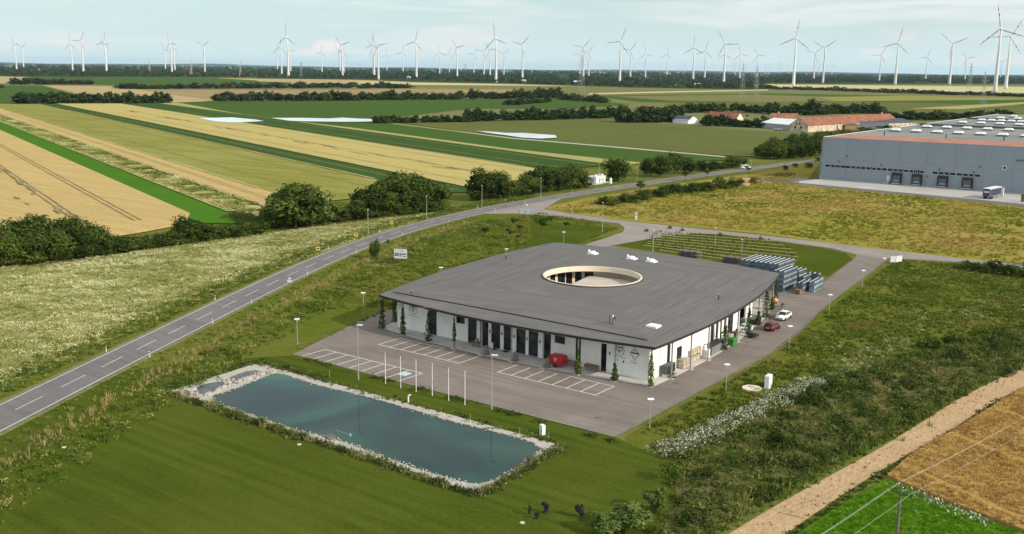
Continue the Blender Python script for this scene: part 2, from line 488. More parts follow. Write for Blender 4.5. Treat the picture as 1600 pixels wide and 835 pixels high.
MAT['neargreen'] = field('near_green_crop', (0.058, 0.145, 0.007), (0.088, 0.19, 0.012), 1.2, ang=radians(-70), rowf=0.9, big=0.1, c3=(0.10, 0.18, 0.015), rows=0.5)
MAT['flowerbed'] = field('flower_field_soil', (0.15, 0.165, 0.05), (0.30, 0.29, 0.12), 0.5, rowf=0.2, big=0.05, c3=(0.34, 0.29, 0.11), rows=0.3, stretch=0.4)
MAT['track'] = M('wheel_track', (0.24, 0.19, 0.08), 0.95, 0.35, 0.15)
MAT['forestfloor'] = field('forest_floor', (0.03, 0.045, 0.018), (0.045, 0.062, 0.022), 0.02, rowf=0.01, big=0.002, bump=0)
MAT['hill'] = field('wooded_hills', (0.035, 0.055, 0.03), (0.05, 0.07, 0.035), 0.003, rowf=0.001, big=0.0003, bump=0)


def water(name, deep, pale, rough=0.02, scale=0.035):
    m, t, b = newmat(name)
    v = coords(t)
    f = ramp_(t, noise(t, v, scale, 4, 0.55, 0.8), 0.36, 0.64)
    col = mixc(t, f, deep, pale)
    t.links.new(col, b.inputs['Base Color'])
    b.inputs['Roughness'].default_value = rough
    b.inputs['IOR'].default_value = 1.33
    b.inputs['Specular IOR Level'].default_value = 0.22
    bn = nd(t, 'ShaderNodeBump', inp={'Strength': 0.12, 'Distance': 0.02})
    t.links.new(noise(t, v, 2.2, 3), bn.inputs['Height'])
    t.links.new(bn.outputs[0], b.inputs['Normal'])
    return m


MAT['water'] = water('pond_water', (0.007, 0.027, 0.025), (0.024, 0.088, 0.052))
MAT['basin'] = water('basin_water', (0.05, 0.06, 0.06), (0.085, 0.09, 0.085), 0.05, 0.5)
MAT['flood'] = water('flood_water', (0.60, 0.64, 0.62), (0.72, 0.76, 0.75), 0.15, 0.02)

MAT['leaf'] = tonemat('tree_leaves', [(0.020, 0.037, 0.008), (0.041, 0.068, 0.012), (0.078, 0.110, 0.018), (0.13, 0.16, 0.03)], 0.22, 0.6)
MAT['leafgrey'] = tonemat('grey_green_leaves', [(0.06, 0.095, 0.022), (0.115, 0.165, 0.036), (0.20, 0.25, 0.07)], 0.22, 0.2)
MAT['leafbright'] = tonemat('bright_leaves', [(0.04, 0.075, 0.008), (0.085, 0.14, 0.014), (0.14, 0.20, 0.022)], 0.25, 0.2)
MAT['leafpurple'] = tonemat('purple_leaves', [(0.03, 0.02, 0.03), (0.06, 0.036, 0.05), (0.10, 0.065, 0.075)], 0.1, 0.2)
MAT['leafclimb'] = tonemat('climber_leaves', [(0.018, 0.035, 0.008), (0.04, 0.075, 0.012), (0.08, 0.125, 0.02)], 0.2, 0.6)
MAT['leaffar'] = tonemat('far_leaves', [(0.018, 0.036, 0.008), (0.034, 0.056, 0.012), (0.060, 0.084, 0.018)], 0.1, 0.55)
MAT['weeds'] = tonemat('weeds', [(0.026, 0.048, 0.010), (0.056, 0.090, 0.016), (0.095, 0.130, 0.024), (0.18, 0.18, 0.05)], 0.22)
MAT['verge'] = tonemat('verge_weeds', [(0.048, 0.086, 0.012), (0.098, 0.145, 0.020), (0.19, 0.205, 0.045), (0.42, 0.35, 0.13)], 0.22)
MAT['drygrass'] = tonemat('dry_grass', [(0.20, 0.17, 0.06), (0.34, 0.27, 0.11), (0.48, 0.38, 0.18)], 0.2)
MAT['meadowgrass'] = tonemat('meadow_grass', [(0.062, 0.102, 0.010), (0.100, 0.145, 0.016), (0.150, 0.175, 0.028), (0.23, 0.185, 0.05)], 0.25)
MAT['goldgrass'] = tonemat('golden_grass', [(0.11, 0.155, 0.014), (0.19, 0.205, 0.024), (0.29, 0.25, 0.05), (0.35, 0.24, 0.085)], 0.25)
MAT['blossom'] = tonemat('white_blossom', [(0.045, 0.07, 0.012), (0.12, 0.15, 0.04), (0.44, 0.43, 0.30), (0.66, 0.64, 0.52)], 0.15)
MAT['chamomile'] = tonemat('white_yellow_flowers', [(0.09, 0.13, 0.025), (0.25, 0.26, 0.065), (0.42, 0.41, 0.15), (0.68, 0.66, 0.42)], 0.2)
MAT['reed'] = tonemat('reeds', [(0.045, 0.062, 0.014), (0.10, 0.125, 0.03), (0.19, 0.20, 0.07), (0.36, 0.31, 0.15)], 0.2)
MAT['wheatear'] = tonemat('wheat_ears', [(0.24, 0.145, 0.04), (0.40, 0.25, 0.08), (0.55, 0.37, 0.14)], 0.2)
MAT['crop'] = tonemat('green_crop_blades', [(0.05, 0.145, 0.003), (0.08, 0.20, 0.006), (0.14, 0.27, 0.014)], 0.25)
MAT['rock'] = M('pond_rocks', (0.36, 0.33, 0.285), 0.9, 0.3, 0.8, bump=0.3)


# ------------------------------------------------------------------ object helpers
def tag(o, label=None, cat=None, group=None, kind=None):
    if label:
        o['label'] = label
    if cat:
        o['category'] = cat
    if group:
        o['group'] = group
    if kind:
        o['kind'] = kind
    return o


def empty(name, loc, rz=0.0, label=None, cat=None, group=None, scale=None):
    o = bpy.data.objects.new(name, None)
    COL.objects.link(o)
    o.empty_display_size = 0.3
    o.location = loc
    o.rotation_euler = (0, 0, rz)
    if scale is not None:
        o.scale = scale if hasattr(scale, '__len__') else (scale,) * 3
    return tag(o, label, cat, group)


def link(name, me, parent=None, loc=(0, 0, 0), rot=(0, 0, 0), scale=(1, 1, 1)):
    o = bpy.data.objects.new(name, me)
    COL.objects.link(o)
    o.location = loc
    o.rotation_euler = rot
    o.scale = scale
    if parent:
        o.parent = parent
    return o


def copy_tree(o, parent=None, **kw):
    c = o.copy()
    COL.objects.link(c)
    if parent:
        c.parent = parent
    for ch in list(o.children):
        copy_tree(ch, c)
    return c


class MB:
    def __init__(s):
        s.v, s.f = [], []

    def add(s, vs, fs):
        k = len(s.v)
        s.v += [tuple(map(float, p)) for p in vs]
        s.f += [tuple(i + k for i in f) for f in fs]
        return s

    def box(s, x0, x1, y0, y1, z0, z1, rz=0.0, piv=(0, 0), tilt=None):
        vs = [(x, y, z) for z in (z0, z1) for (x, y) in ((x0, y0), (x1, y0), (x1, y1), (x0, y1))]
        if rz:
            c, n = cos(rz), sin(rz)
            vs = [(piv[0] + (x - piv[0]) * c - (y - piv[1]) * n, piv[1] + (x - piv[0]) * n + (y - piv[1]) * c, z) for x, y, z in vs]
        return s.add(vs, [(3, 2, 1, 0), (4, 5, 6, 7), (0, 1, 5, 4), (1, 2, 6, 5), (2, 3, 7, 6), (3, 0, 4, 7)])

    def tube(s, p0, p1, r0, r1=None, n=8, cap=True):
        r1 = r0 if r1 is None else r1
        a, b = Vector(p0), Vector(p1)
        d = (b - a).normalized()
        x = d.orthogonal().normalized()
        y = d.cross(x)
        vs = []
        for c, r in ((a, r0), (b, r1)):
            for i in range(n):
                t = 2 * pi * i / n
                vs.append(c + x * (r * cos(t)) + y * (r * sin(t)))
        fs = [(i, (i + 1) % n, n + (i + 1) % n, n + i) for i in range(n)]
        if cap:
            fs += [tuple(range(n - 1, -1, -1)), tuple(range(n, 2 * n))]
        return s.add(vs, fs)

    def bar(s, p0, p1, w, h=None):
        return s.tube(p0, p1, w * 0.7, None, 4)

    def lathe(s, prof, n=12, c=(0, 0, 0)):
        vs, fs = [], []
        for r, z in prof:
            for i in range(n):
                t = 2 * pi * i / n
                vs.append((c[0] + r * cos(t), c[1] + r * sin(t), c[2] + z))
        for k in range(len(prof) - 1):
            for i in range(n):
                fs.append((k * n + i, k * n + (i + 1) % n, (k + 1) * n + (i + 1) % n, (k + 1) * n + i))
        fs += [tuple(range(n - 1, -1, -1)), tuple(range((len(prof) - 1) * n, len(prof) * n))]
        return s.add(vs, fs)

    def prism(s, poly, z0, z1):
        """poly: counter-clockwise xy outline"""
        n = len(poly)
        vs = [(x, y, z0) for x, y in poly] + [(x, y, z1) for x, y in poly]
        tri = tessellate_polygon([[Vector((x, y, 0)) for x, y in poly]])
        fs = []
        for t in tri:
            a, b, c = [poly[i] for i in t]
            cr = (b[0] - a[0]) * (c[1] - a[1]) - (b[1] - a[1]) * (c[0] - a[0])
            t = tuple(t) if cr > 0 else tuple(reversed(t))
            fs.append(tuple(n + i for i in t))
            fs.append(tuple(reversed(t)))
        fs += [(i, (i + 1) % n, n + (i + 1) % n, n + i) for i in range(n)]
        return s.add(vs, fs)

    def side_prism(s, outline, y0, y1):
        """outline in the xz plane, extruded along y"""
        n = len(outline)
        vs = [(x, y0, z) for x, z in outline] + [(x, y1, z) for x, z in outline]
        fs = [tuple(range(n)), tuple(range(2 * n - 1, n - 1, -1))]
        fs += [((i + 1) % n, i, n + i, n + (i + 1) % n) for i in range(n)]
        return s.add(vs, fs)

    def mesh(s, name, mat, smooth=False):
        me = bpy.data.meshes.new(name)
        me.from_pydata(s.v, [], s.f)
        for m in (mat if isinstance(mat, (list, tuple)) else [mat]):
            me.materials.append(m)
        if smooth:
            for p in me.polygons:
                p.use_smooth = True
        me.update()
        return me

    def build(s, name, mat, parent=None, smooth=False, loc=(0, 0, 0), rot=(0, 0, 0), bevel=0.0):
        me = s.mesh(name, mat, smooth)
        o = link(name, me, parent, loc, rot)
        if bevel:
            b = o.modifiers.new('bevel', 'BEVEL')
            b.width = bevel
            b.segments = 2
            b.limit_method = 'ANGLE'
        return o


def fast_mesh(name, V, F, mat, tone=None, smooth=False):
    """V (n,3), F (m,k) with k = 3 or 4, tone (n,)"""
    me = bpy.data.meshes.new(name)
    V = np.ascontiguousarray(V, np.float32)
    F = np.ascontiguousarray(F, np.int32)
    m, k = F.shape
    me.vertices.add(len(V))
    me.vertices.foreach_set('co', V.ravel())
    me.loops.add(m * k)
    me.loops.foreach_set('vertex_index', F.ravel())
    me.polygons.add(m)
    me.polygons.foreach_set('loop_start', np.arange(0, m * k, k, dtype=np.int32))
    if smooth:
        me.polygons.foreach_set('use_smooth', np.ones(m, bool))
    if tone is not None:
        a = me.attributes.new('tone', 'FLOAT', 'POINT')
        a.data.foreach_set('value', np.ascontiguousarray(tone, np.float32))
    me.materials.append(mat)
    me.update(calc_edges=True)
    return me


def ccw(poly):
    a = sum(poly[i][0] * poly[(i + 1) % len(poly)][1] - poly[(i + 1) % len(poly)][0] * poly[i][1] for i in range(len(poly)))
    return list(poly) if a > 0 else list(reversed(poly))


def sheet(name, poly, z, mat, thick=0.0, kind='structure', label=None, cat=None, parent=None):
    poly = ccw(poly)
    mb = MB()
    if thick:
        mb.prism(poly, z, z + thick)
    else:
        tri = tessellate_polygon([[Vector((x, y, 0)) for x, y in poly]])
        fs = []
        for t in tri:
            a, b, c = [poly[i] for i in t]
            cr = (b[0] - a[0]) * (c[1] - a[1]) - (b[1] - a[1]) * (c[0] - a[0])
            fs.append(tuple(t) if cr > 0 else tuple(reversed(t)))
        mb.add([(x, y, z) for x, y in poly], fs)
    o = mb.build(name, mat, parent)
    return tag(o, label, cat, None, kind)


def catmull(pts, step=3.0, smooth=0):
    pts = [np.array(p, float) for p in pts]
    for _ in range(smooth):
        pts = [pts[0]] + [(pts[i - 1] + 2 * pts[i] + pts[i + 1]) / 4 for i in range(1, len(pts) - 1)] + [pts[-1]]
    res = []
    for i in range(len(pts) - 1):
        p0 = pts[max(i - 1, 0)]
        p1, p2 = pts[i], pts[i + 1]
        p3 = pts[min(i + 2, len(pts) - 1)]
        n = max(2, int(np.linalg.norm(p2 - p1) / step))
        for k in range(n):
            t = k / n
            res.append(0.5 * ((2 * p1) + (-p0 + p2) * t + (2 * p0 - 5 * p1 + 4 * p2 - p3) * t * t + (-p0 + 3 * p1 - 3 * p2 + p3) * t ** 3))
    res.append(pts[-1])
    return np.array(res)


def offs(line, d):
    t = np.gradient(line, axis=0)
    t /= np.linalg.norm(t, axis=1)[:, None]
    nrm = np.stack([-t[:, 1], t[:, 0]], 1)
    return line + nrm * d


def ribbon(name, line, d0, d1, z, mat, mb=None):
    a, b = offs(line, d0), offs(line, d1)
    own = mb is None
    mb = mb or MB()
    n = len(line)
    mb.add([(*p, z) for p in a] + [(*p, z) for p in b], [(i, n + i, n + i + 1, i + 1) if d1 < d0 else (i + n, i, i + 1, n + i + 1) for i in range(n - 1)])
    if own:
        return tag(mb.build(name, mat), kind='structure')


ORD = ['first', 'second', 'third', 'fourth', 'fifth', 'sixth', 'seventh', 'eighth', 'ninth', 'tenth', 'eleventh', 'twelfth', 'thirteenth', 'fourteenth', 'fifteenth', 'sixteenth', 'seventeenth', 'eighteenth', 'nineteenth', 'twentieth']
_t = ['twenty', 'thirty', 'forty', 'fifty', 'sixty', 'seventy']
ORDINAL = ORD[:] + [f'{_t[i // 10]}-{ORD[i % 10 - 0]}' if i % 10 < 9 else _t[i // 10 + 1][:-1] + 'ieth' for i in range(0, 59)]

# ------------------------------------------------------------------ ground, fields and roads
# base ground: one sheet to the horizon, finer near the camera
gx = [-40000, -24000, -14000, -8000, -4500, -2500, -1400, -700, -350, -150, 0, 150, 400, 900, 2000, 4000, 8000, 16000, 28000, 40000]
gy = [-3000, -1500, -600, -200, 0, 100, 200, 350, 600, 1000, 1700, 3000, 5000, 8000, 12000, 18000, 26000, 40000]
gv = [(x, y, 0) for y in gy for x in gx]
nx = len(gx)
gf = [(j * nx + i, j * nx + i + 1, (j + 1) * nx + i + 1, (j + 1) * nx + i) for j in range(len(gy) - 1) for i in range(nx - 1)]
near = [f for f in gf if all(-351 <= gv[i][0] <= 401 and gv[i][1] <= 601 for i in f)]
far = [f for f in gf if f not in near]
mb = MB()
mb.v, mb.f = gv, near + far
go = mb.build('ground', [MAT['ground'], MAT['plain']])
for i, p in enumerate(go.data.polygons):
    p.material_index = 0 if i < len(near) else 1
tag(go, kind='structure')

# far hills beyond the plain
mbh = MB()
for k, (dist, hmax, seed) in enumerate(((30000, 75, 1), (24000, 40, 5))):
    nn = 90
    top, bot = [], []
    for i in range(nn + 1):
        az = YAW + radians(50 - 100 * i / nn)
        d = Vector((-sin(az), cos(az), 0))
        h = hmax * (0.55 + 0.25 * sin(i * 0.23 + seed) + 0.2 * sin(i * 0.61 + 2 * seed) + 0.12 * sin(i * 1.3))
        if k == 0:
            h *= 1.25 - 0.6 * i / nn
        bot.append((*(d * dist).xy, 0.0))
        top.append((*(d * (dist + 2500)).xy, max(8, h)))
    n_ = len(bot)
    back = [(p[0] * 1.06, p[1] * 1.06, 0) for p in top]
    mbh.add(bot + top + back, [(i + 1, i, n_ + i, n_ + i + 1) for i in range(nn)] + [(n_ + i + 1, n_ + i, 2 * n_ + i, 2 * n_ + i + 1) for i in range(nn)])
tag(mbh.build('hills', MAT['hill'], smooth=True), kind='structure')

ZF = [0.02]


def fld(name, mat, *px, thick=0.0, dz=0.012):
    ZF[0] += dz
    return sheet(name, PL(*px), ZF[0], MAT[mat], thick)


# far country, left to right
fld('field', 'forestfloor', (-150, 103), (1750, 125), (1750, 133), (1200, 131), (1200, 141), (975, 137), (800, 131), (640, 128), (400, 123), (-150, 119))
fld('field', 'fartan', (-150, 117), (0, 119.5), (56, 121), (36, 127), (0, 131), (-150, 131))
fld('field', 'midgreen', (38, 121), (400, 120), (420, 131), (190, 134), (40, 128))
fld('field', 'fartan', (335, 122), (400, 123), (560, 125), (640, 128), (640, 136), (420, 133), (400, 126))
fld('field', 'midgreen', (400, 127.5), (455, 129), (455, 134), (400, 133))
fld('field', 'farfield', (640, 128), (800, 131), (975, 137), (1200, 141), (1640, 152), (1900, 158), (1900, 190), (1250, 180), (980, 170), (880, 155), (640, 140))
fld('field', 'faryellow', (560, 127.6), (800, 132), (905, 135), (800, 134), (640, 133), (560, 129.8))
fld('field', 'faryellow', (920, 146), (1020, 143.6), (1200, 140), (1200, 141.6), (1020, 145.5), (920, 148))
fld('field', 'midgreen', (920, 150), (1200, 146), (1600, 154), (1900, 160), (1900, 178), (1300, 165), (1000, 160))
fld('field', 'farfield', (960, 151), (1180, 148), (1400, 155), (1300, 161), (1050, 158))
fld('field', 'oats', (1280, 152), (1420, 150), (1600, 154), (1600, 156), (1380, 158), (1300, 158))
fld('field', 'olivefield', (1040, 162), (1300, 158), (1640, 166), (1640, 182), (1300, 174), (1040, 167))
fld('field', 'palestrip', (1420, 170), (1600, 160), (1640, 158.5), (1640, 161), (1600, 163), (1500, 171))
fld('field', 'faryellow', (1160, 131.5), (1600, 136), (1700, 137), (1700, 147.5), (1600, 146), (1400, 142), (1200, 138))
fld('field', 'farbrown', (190, 140), (400, 141), (640, 139), (800, 140), (820, 150), (340, 154), (335, 158), (225, 144))
fld('field', 'midgreen', (0, 134), (66, 134.5), (112, 147), (30, 164), (-80, 164), (-150, 140))
fld('field', 'fartan', (68, 134), (190, 135.5), (230, 143), (337, 158), (265, 162), (130, 149))
fld('field', 'midgreen', (255, 161.5), (335, 158.5), (560, 157), (800, 155.5), (900, 153), (985, 164), (900, 170), (735, 170), (590, 187), (480, 188))

# the long strips: edges all run the same way
EDGES = dict(
    e0=[(0, 210), (297, 337)], e1=[(20, 200), (372, 333)], e2=[(48, 200), (400, 314)], e3=[(88, 200), (400, 293)],
    e4=[(68, 164), (573, 283)], e5=[(96, 163), (730, 300)], e6=[(189, 163), (800, 260)], e7=[(255, 162), (800, 240.5)],
    e8=[(278, 161), (1004, 255)])
DIR = np.array([cos(radians(-20.5)), sin(radians(-20.5))])
NRM = np.array([-DIR[1], DIR[0]])
OFF = {k: float(np.mean([np.dot(P(*p), NRM) for p in v])) for k, v in EDGES.items()}


def strip(lo, hi_, s0a, s1a, s0b, s1b):
    """a strip between two edges; s = distance along the rows at both ends of both edges"""
    return [tuple(DIR * s0a + NRM * lo), tuple(DIR * s1a + NRM * lo), tuple(DIR * s1b + NRM * hi_), tuple(DIR * s0b + NRM * hi_)]


def S(u, v):
    return float(np.dot(P(u, v), DIR))


HEDGE_L = S(60, 166) - 30       # the strips end at the far hedgerow


def stripfield(name, mat, lo, hi_, ulo, uhi, far_lo, far_hi, thick=0.0):
    ZF[0] += 0.012
    sheet(name, strip(OFF[lo] if isinstance(lo, str) else lo, OFF[hi_] if isinstance(hi_, str) else hi_, far_lo, S(*ulo), far_hi, S(*uhi)), ZF[0], MAT[mat], thick)


FL = -1280
ZF[0] += .012
sheet('field', [tuple(DIR * FL + NRM * (OFF['e0'] - 300)), tuple(DIR * FL + NRM * OFF['e0'])] + PL((297, 337), (288, 352), (225, 364), (150, 376), (80, 398), (0, 409), (-150, 424)), ZF[0], MAT['wheat'], 0.55)
stripfield('field', 'brightgreen', 'e0', 'e1', (290, 352), (398, 352), FL, FL, 0.25)
stripfield('field', 'weedstrip', 'e1', 'e2', (396, 347), (425, 326), FL, FL)
stripfield('field', 'wheat', 'e2', 'e3', (425, 326), (440, 312), FL, FL, 0.5)
stripfield('field', 'oats', 'e3', 'e4', (455, 320), (625, 304), FL, S(68, 164), 0.4)
stripfield('field', 'darkgreen', 'e4', 'e5', (635, 306), (735, 303), S(68, 164), S(96, 163), 0.3)
stripfield('field', 'wheatpale', 'e5', 'e6', (735, 302), (845, 268), S(96, 163), S(189, 163), 0.45)
stripfield('field', 'darkgreen', 'e6', 'e7', (850, 267), (960, 259), S(189, 163), S(255, 162), 0.3)
stripfield('field', 'palestrip', 'e7', 'e8', (975, 261), (1004, 255), S(255, 162), S(278, 161))
fld('field', 'midgreen', (278, 161), (340, 166), (480, 188), (595, 191), (613, 194.5), (723, 208), (800, 218), (1132, 246), (1140, 251), (1010, 256), (800, 234), (548, 200), (400, 183.5))
fld('field', 'olivefield', (590, 193), (735, 191), (975, 184), (1010, 192), (1190, 206), (1300, 212), (1290, 226), (1195, 246), (1140, 244.5), (1000, 233), (800, 216.5), (723, 206.5), (640, 195))
fld('track', 'palestrip', (613, 193.4), (723, 206.8), (800, 216.6), (1000, 233.4), (1132, 245.2), (1132, 247), (1000, 235.2), (800, 218), (723, 208), (613, 194.4))
fld('track', 'gravel', (720, 207), (800, 216.6), (1000, 233.5), (1135, 245.8), (1135, 247), (1000, 235), (800, 217.6), (720, 207.6))
sheet('flood_water', PL((310, 187), (330, 186), (362, 185.3), (398, 188.5), (413, 191), (392, 192.5), (360, 193.6), (338, 191.8)), 0.95, MAT['flood'])
sheet('flood_water', PL((424, 186.2), (470, 186), (515, 187), (535, 185.6), (560, 187.2), (590, 188), (591, 191.6), (540, 192.4), (478, 191.6), (450, 190.4)), 0.95, MAT['flood'])
sheet('flood_water', PL((742, 206.5), (775, 208.4), (790, 210), (820, 210), (868, 213.6), (870, 217.4), (845, 219), (815, 217.4), (790, 213.6), (765, 210.4)), 0.95, MAT['flood'])

sm_ = MB()
for k_, (ue, w_) in dict(e1=((372, 333), 1.6), e2=((400, 314), 1.2), e3=((410, 297), .9), e4=((573, 283), .8), e5=((728, 300), .6), e6=((820, 263), .6), e7=((930, 254), .6)).items():
    q = strip(OFF[k_] - w_, OFF[k_] + w_, FL + 200, S(*ue), FL + 200, S(*ue))
    sm_.add([(x, y, 0.93 if k_ in ('e4', 'e5', 'e6', 'e7', 'e3') else .8) for x, y in q], [(0, 1, 2, 3)])
tag(sm_.build('field_margins', MAT['weedstrip']), kind='structure')
# wheel tracks and lodged streaks in the ripe wheat on the left
mt = MB()
for offm, (s_a, s_b) in ((14.0, ((0, 222), (262, 346))), (29.0, ((0, 240), (200, 352))), (50.0, ((0, 280), (120, 352))), (66, ((0, 300), (60, 340)))):
    for dd in (0, 1.9):
        n0 = OFF['e0'] - offm - dd
        q = strip(n0 - 0.2, n0 + 0.2, FL + 30, S(*s_b), FL + 30, S(*s_b))
        mt.add([(x, y, ZF[0] + 0.62) for x, y in q], [(0, 1, 2, 3)])
tag(mt.build('wheel_tracks', MAT['track']), kind='structure')
mt = MB()
for ka, kb, ue in (('e3', 'e4', (540, 310)), ('e5', 'e6', (790, 280)), ('e4', 'e5', (680, 303)), ('e6', 'e7', (900, 263)), ('e2', 'e3', (430, 318))):
    wid_ = OFF[kb] - OFF[ka]
    nn_ = max(1, int(abs(wid_) / 18))
    for i in range(nn_):
        for dd in (-.9, .9):
            n0 = OFF[ka] + wid_ * (i + .5) / nn_ + dd
            q = strip(n0 - .14, n0 + .14, FL + 260, S(*ue), FL + 260, S(*ue))
            mt.add([(x, y, 0.94) for x, y in q], [(0, 1, 2, 3)])
tag(mt.build('wheel_tracks', MAT['softtrack']), kind='structure')
mt = MB()
for i in range(60):
    n0 = OFF['e0'] - 31 + random.gauss(0, 1.0) - (8 if random.random() < 0.15 else 0)
    s0 = random.uniform(S(25, 250), S(225, 352))
    q = strip(n0 - random.uniform(.2, .8), n0 + random.uniform(.2, .8), s0, s0 + random.uniform(3, 12), s0 + 1, s0 + random.uniform(3, 10))
    mt.add([(x, y, ZF[0] + 0.63 + i * 0.001) for x, y in q], [(0, 1, 2, 3)])
for i in range(50):
    n0 = (OFF['e5'] + OFF['e6']) / 2 + random.gauss(0, 2.2) - 2
    s0 = random.uniform(S(150, 175), S(740, 275))
    q = strip(n0 - random.uniform(.3, .7), n0 + random.uniform(.3, .7), s0, s0 + random.uniform(8, 30), s0 + 1, s0 + random.uniform(6, 25))
    mt.add([(x, y, ZF[0] + 0.5 + i * 0.001) for x, y in q], [(0, 1, 2, 3)])
tag(mt.build('lodged_wheat', MAT['track']), kind='stuff')

# near ground covers
sheet('meadow', [(-236, 112), (-226, 170), (-217, 232), (-214, 262), (-205, 262), (-196, 225), (-183, 182), (-150, 112), (-133, 80), (-128, 55), (-180, 30)], 0.02, MAT['meadow'])
sheet('flower_field', PL((-40, 430), (0, 419), (160, 401), (400, 366), (560, 347), (640, 337), (690, 330), (640, 350), (560, 376), (480, 402), (400, 432), (200, 520), (0, 612), (-60, 640)), 0.035, MAT['flowerbed'])
sheet('meadow', [(-190, 270), (-160, 263), (-148, 256), (-142, 222), (-140, 190), (-132, 145), (-128, 118), (-122, 105), (-130, 90), (-138, 84), (-150, 112), (-180, 175), (-200, 240), (-203, 262)], 0.03, MAT['meadow'])
sheet('golden_meadow', PL((850, 325), (905, 312), (1000, 296), (1170, 272), (1285, 250), (1255, 289), (1530, 314), (1640, 330), (1900, 360), (1900, 450), (1600, 411), (1500, 405), (1340, 387), (1200, 367), (1026, 350), (941, 341), (870, 330)), 0.03, MAT['goldmeadow'])
sheet('meadow', [(-61, 107), (-61, 157), (-66, 193), (-71, 250), (-71, 259), (-56, 263), (-20, 266), (20, 270), (-5, 180), (-22, 175), (-30, 150), (-36, 118), (-40, 98), (-50, 96)], 0.025, MAT['meadow'])
sheet('lawn', [(-136, 83), (-128, 55), (-126, 30), (-60, 30), (-44, 78), (-45, 92), (-52, 103), (-61, 106), (-122, 105.6), (-131, 95)], 0.04, MAT['lawn'])
sheet('lawn', [(-180, 252), (-151, 256), (-144, 222), (-141, 200), (-150, 205), (-160, 225)], 0.045, MAT['lawn'])
sheet('weedy_ground', [(-44, 78), (-46, 93), (-53, 104), (-52, 125), (-48, 150), (-40, 185), (-30, 215), (0, 260), (30, 300), (20, 240), (-24, 166), (-31, 145), (-37.5, 108), (-41, 84)], 0.045, MAT['wildgrass'])

# paved areas
LOT = [(-122.6, 106.2), (-62.1, 106.3), (-61.9, 156), (-63.6, 174), (-66.4, 192), (-68.4, 211), (-71.5, 245), (-72.5, 256), (-75, 262), (-90, 265), (-82.5, 261), (-80.2, 256), (-79.2, 250), (-77.3, 234), (-74.9, 217), (-77, 224), (-137, 228), (-142.4, 224.2), (-141, 190), (-133, 150), (-131, 132)]
sheet('parking_lot', LOT, 0.060, MAT['lot'])
SERV = [(-205, 285), (-196, 279), (-190, 275.5), (-180, 272.6), (-164, 270.4), (-145, 270.6), (-111, 272), (-84, 271), (-58, 270.5), (-20, 274), (80, 292), (80, 286), (-20, 268.5), (-57, 264.7), (-72, 259.6), (-74, 257), (-82, 259), (-89, 263.5), (-108, 265.6), (-125, 265.6), (-140, 265), (-160, 264), (-178, 264.5), (-190, 262), (-198, 254), (-205, 255)]
sheet('service_road', SERV, 0.066, MAT['pathway'])
sheet('driveway', [(-142.4, 223), (-136.8, 226), (-133, 252), (-129, 262), (-120, 267), (-158, 267), (-154, 263), (-149.5, 258), (-145.5, 250)], 0.072, MAT['pathway'])
mk = MB()
for q0, q1 in (((-61.95, 106.3), (-61.75, 156)), ((-122.6, 106.05), (-62.1, 106.15))):
    pass
# concrete edge strip along the lot
edge = catmull([(-122.6, 106.1), (-92, 106.1), (-62.0, 106.2)], 4)
ribbon('kerb_edge', edge, 0.10, -0.10, 0.10, MAT['edging'])
edge = catmull([(-61.9, 106.3), (-61.8, 131), (-61.75, 156), (-63.4, 174), (-66.2, 192), (-68.2, 211), (-71.3, 245)], 4)
ribbon('kerb_edge', edge, 0.07, -0.07, 0.10, MAT['edging'])

# main road
RC = PL((0, 653), (86.6, 610), (143.4, 582.8), (239, 534.6), (315.7, 495.6), (400, 455), (464, 424), (513, 401), (561, 383), (606, 366), (652, 353), (705, 339.5), (760, 326.5), (820, 316), (875, 307), (981, 290), (1099, 273))
RC = [(-98, 0), (-115, 33)] + RC + [(-197.5, 480), (-190, 545), (-178, 620), (-160, 720)]
ROAD = catmull(RC, 2.5, smooth=3)
ribbon('road_shoulder', ROAD, 4.5, -4.5, 0.050, MAT['shoulder'])
ribbon('main_road', ROAD, 3.75, -3.75, 0.078, MAT['asphalt'])
lm = MB()
ribbon('', ROAD, 3.40, 3.27, 0.083, None, lm)
ribbon('', ROAD, -3.27, -3.40, 0.083, None, lm)
seg = np.linalg.norm(np.diff(ROAD, axis=0), axis=1)
ARC = np.concatenate([[0], np.cumsum(seg)])


def road_at(s):
    return np.array([np.interp(s, ARC, ROAD[:, 0]), np.interp(s, ARC, ROAD[:, 1])])


s = 1.0
while s < 560:
    ribbon('', np.array([road_at(s + k) for k in (0, 2, 4, 6)]), 0.06, -0.06, 0.084, None, lm)
    s += 10.2
tag(lm.build('road_markings', MAT['marking']), kind='structure')
jm = sheet('junction_paving', PL((800, 322), (850, 311), (880, 309), (862, 320), (850, 327), (862, 337), (830, 331), (812, 328)), 0.074, MAT['pathway'])

# parking stall lines
pm = MB()
LW = 0.075


def pline(x0, y0, x1, y1):
    a, b = Vector((x0, y0, 0)), Vector((x1, y1, 0))
    d = (b - a).normalized()
    n = Vector((-d.y, d.x, 0)) * LW
    e = d * LW
    k = len(pm.f) * 0.00001
    pm.add([(*(p).xy, 0.068 + k) for p in (a - n - e, b - n + e, b + n + e, a + n - e)], [(0, 1, 2, 3)])


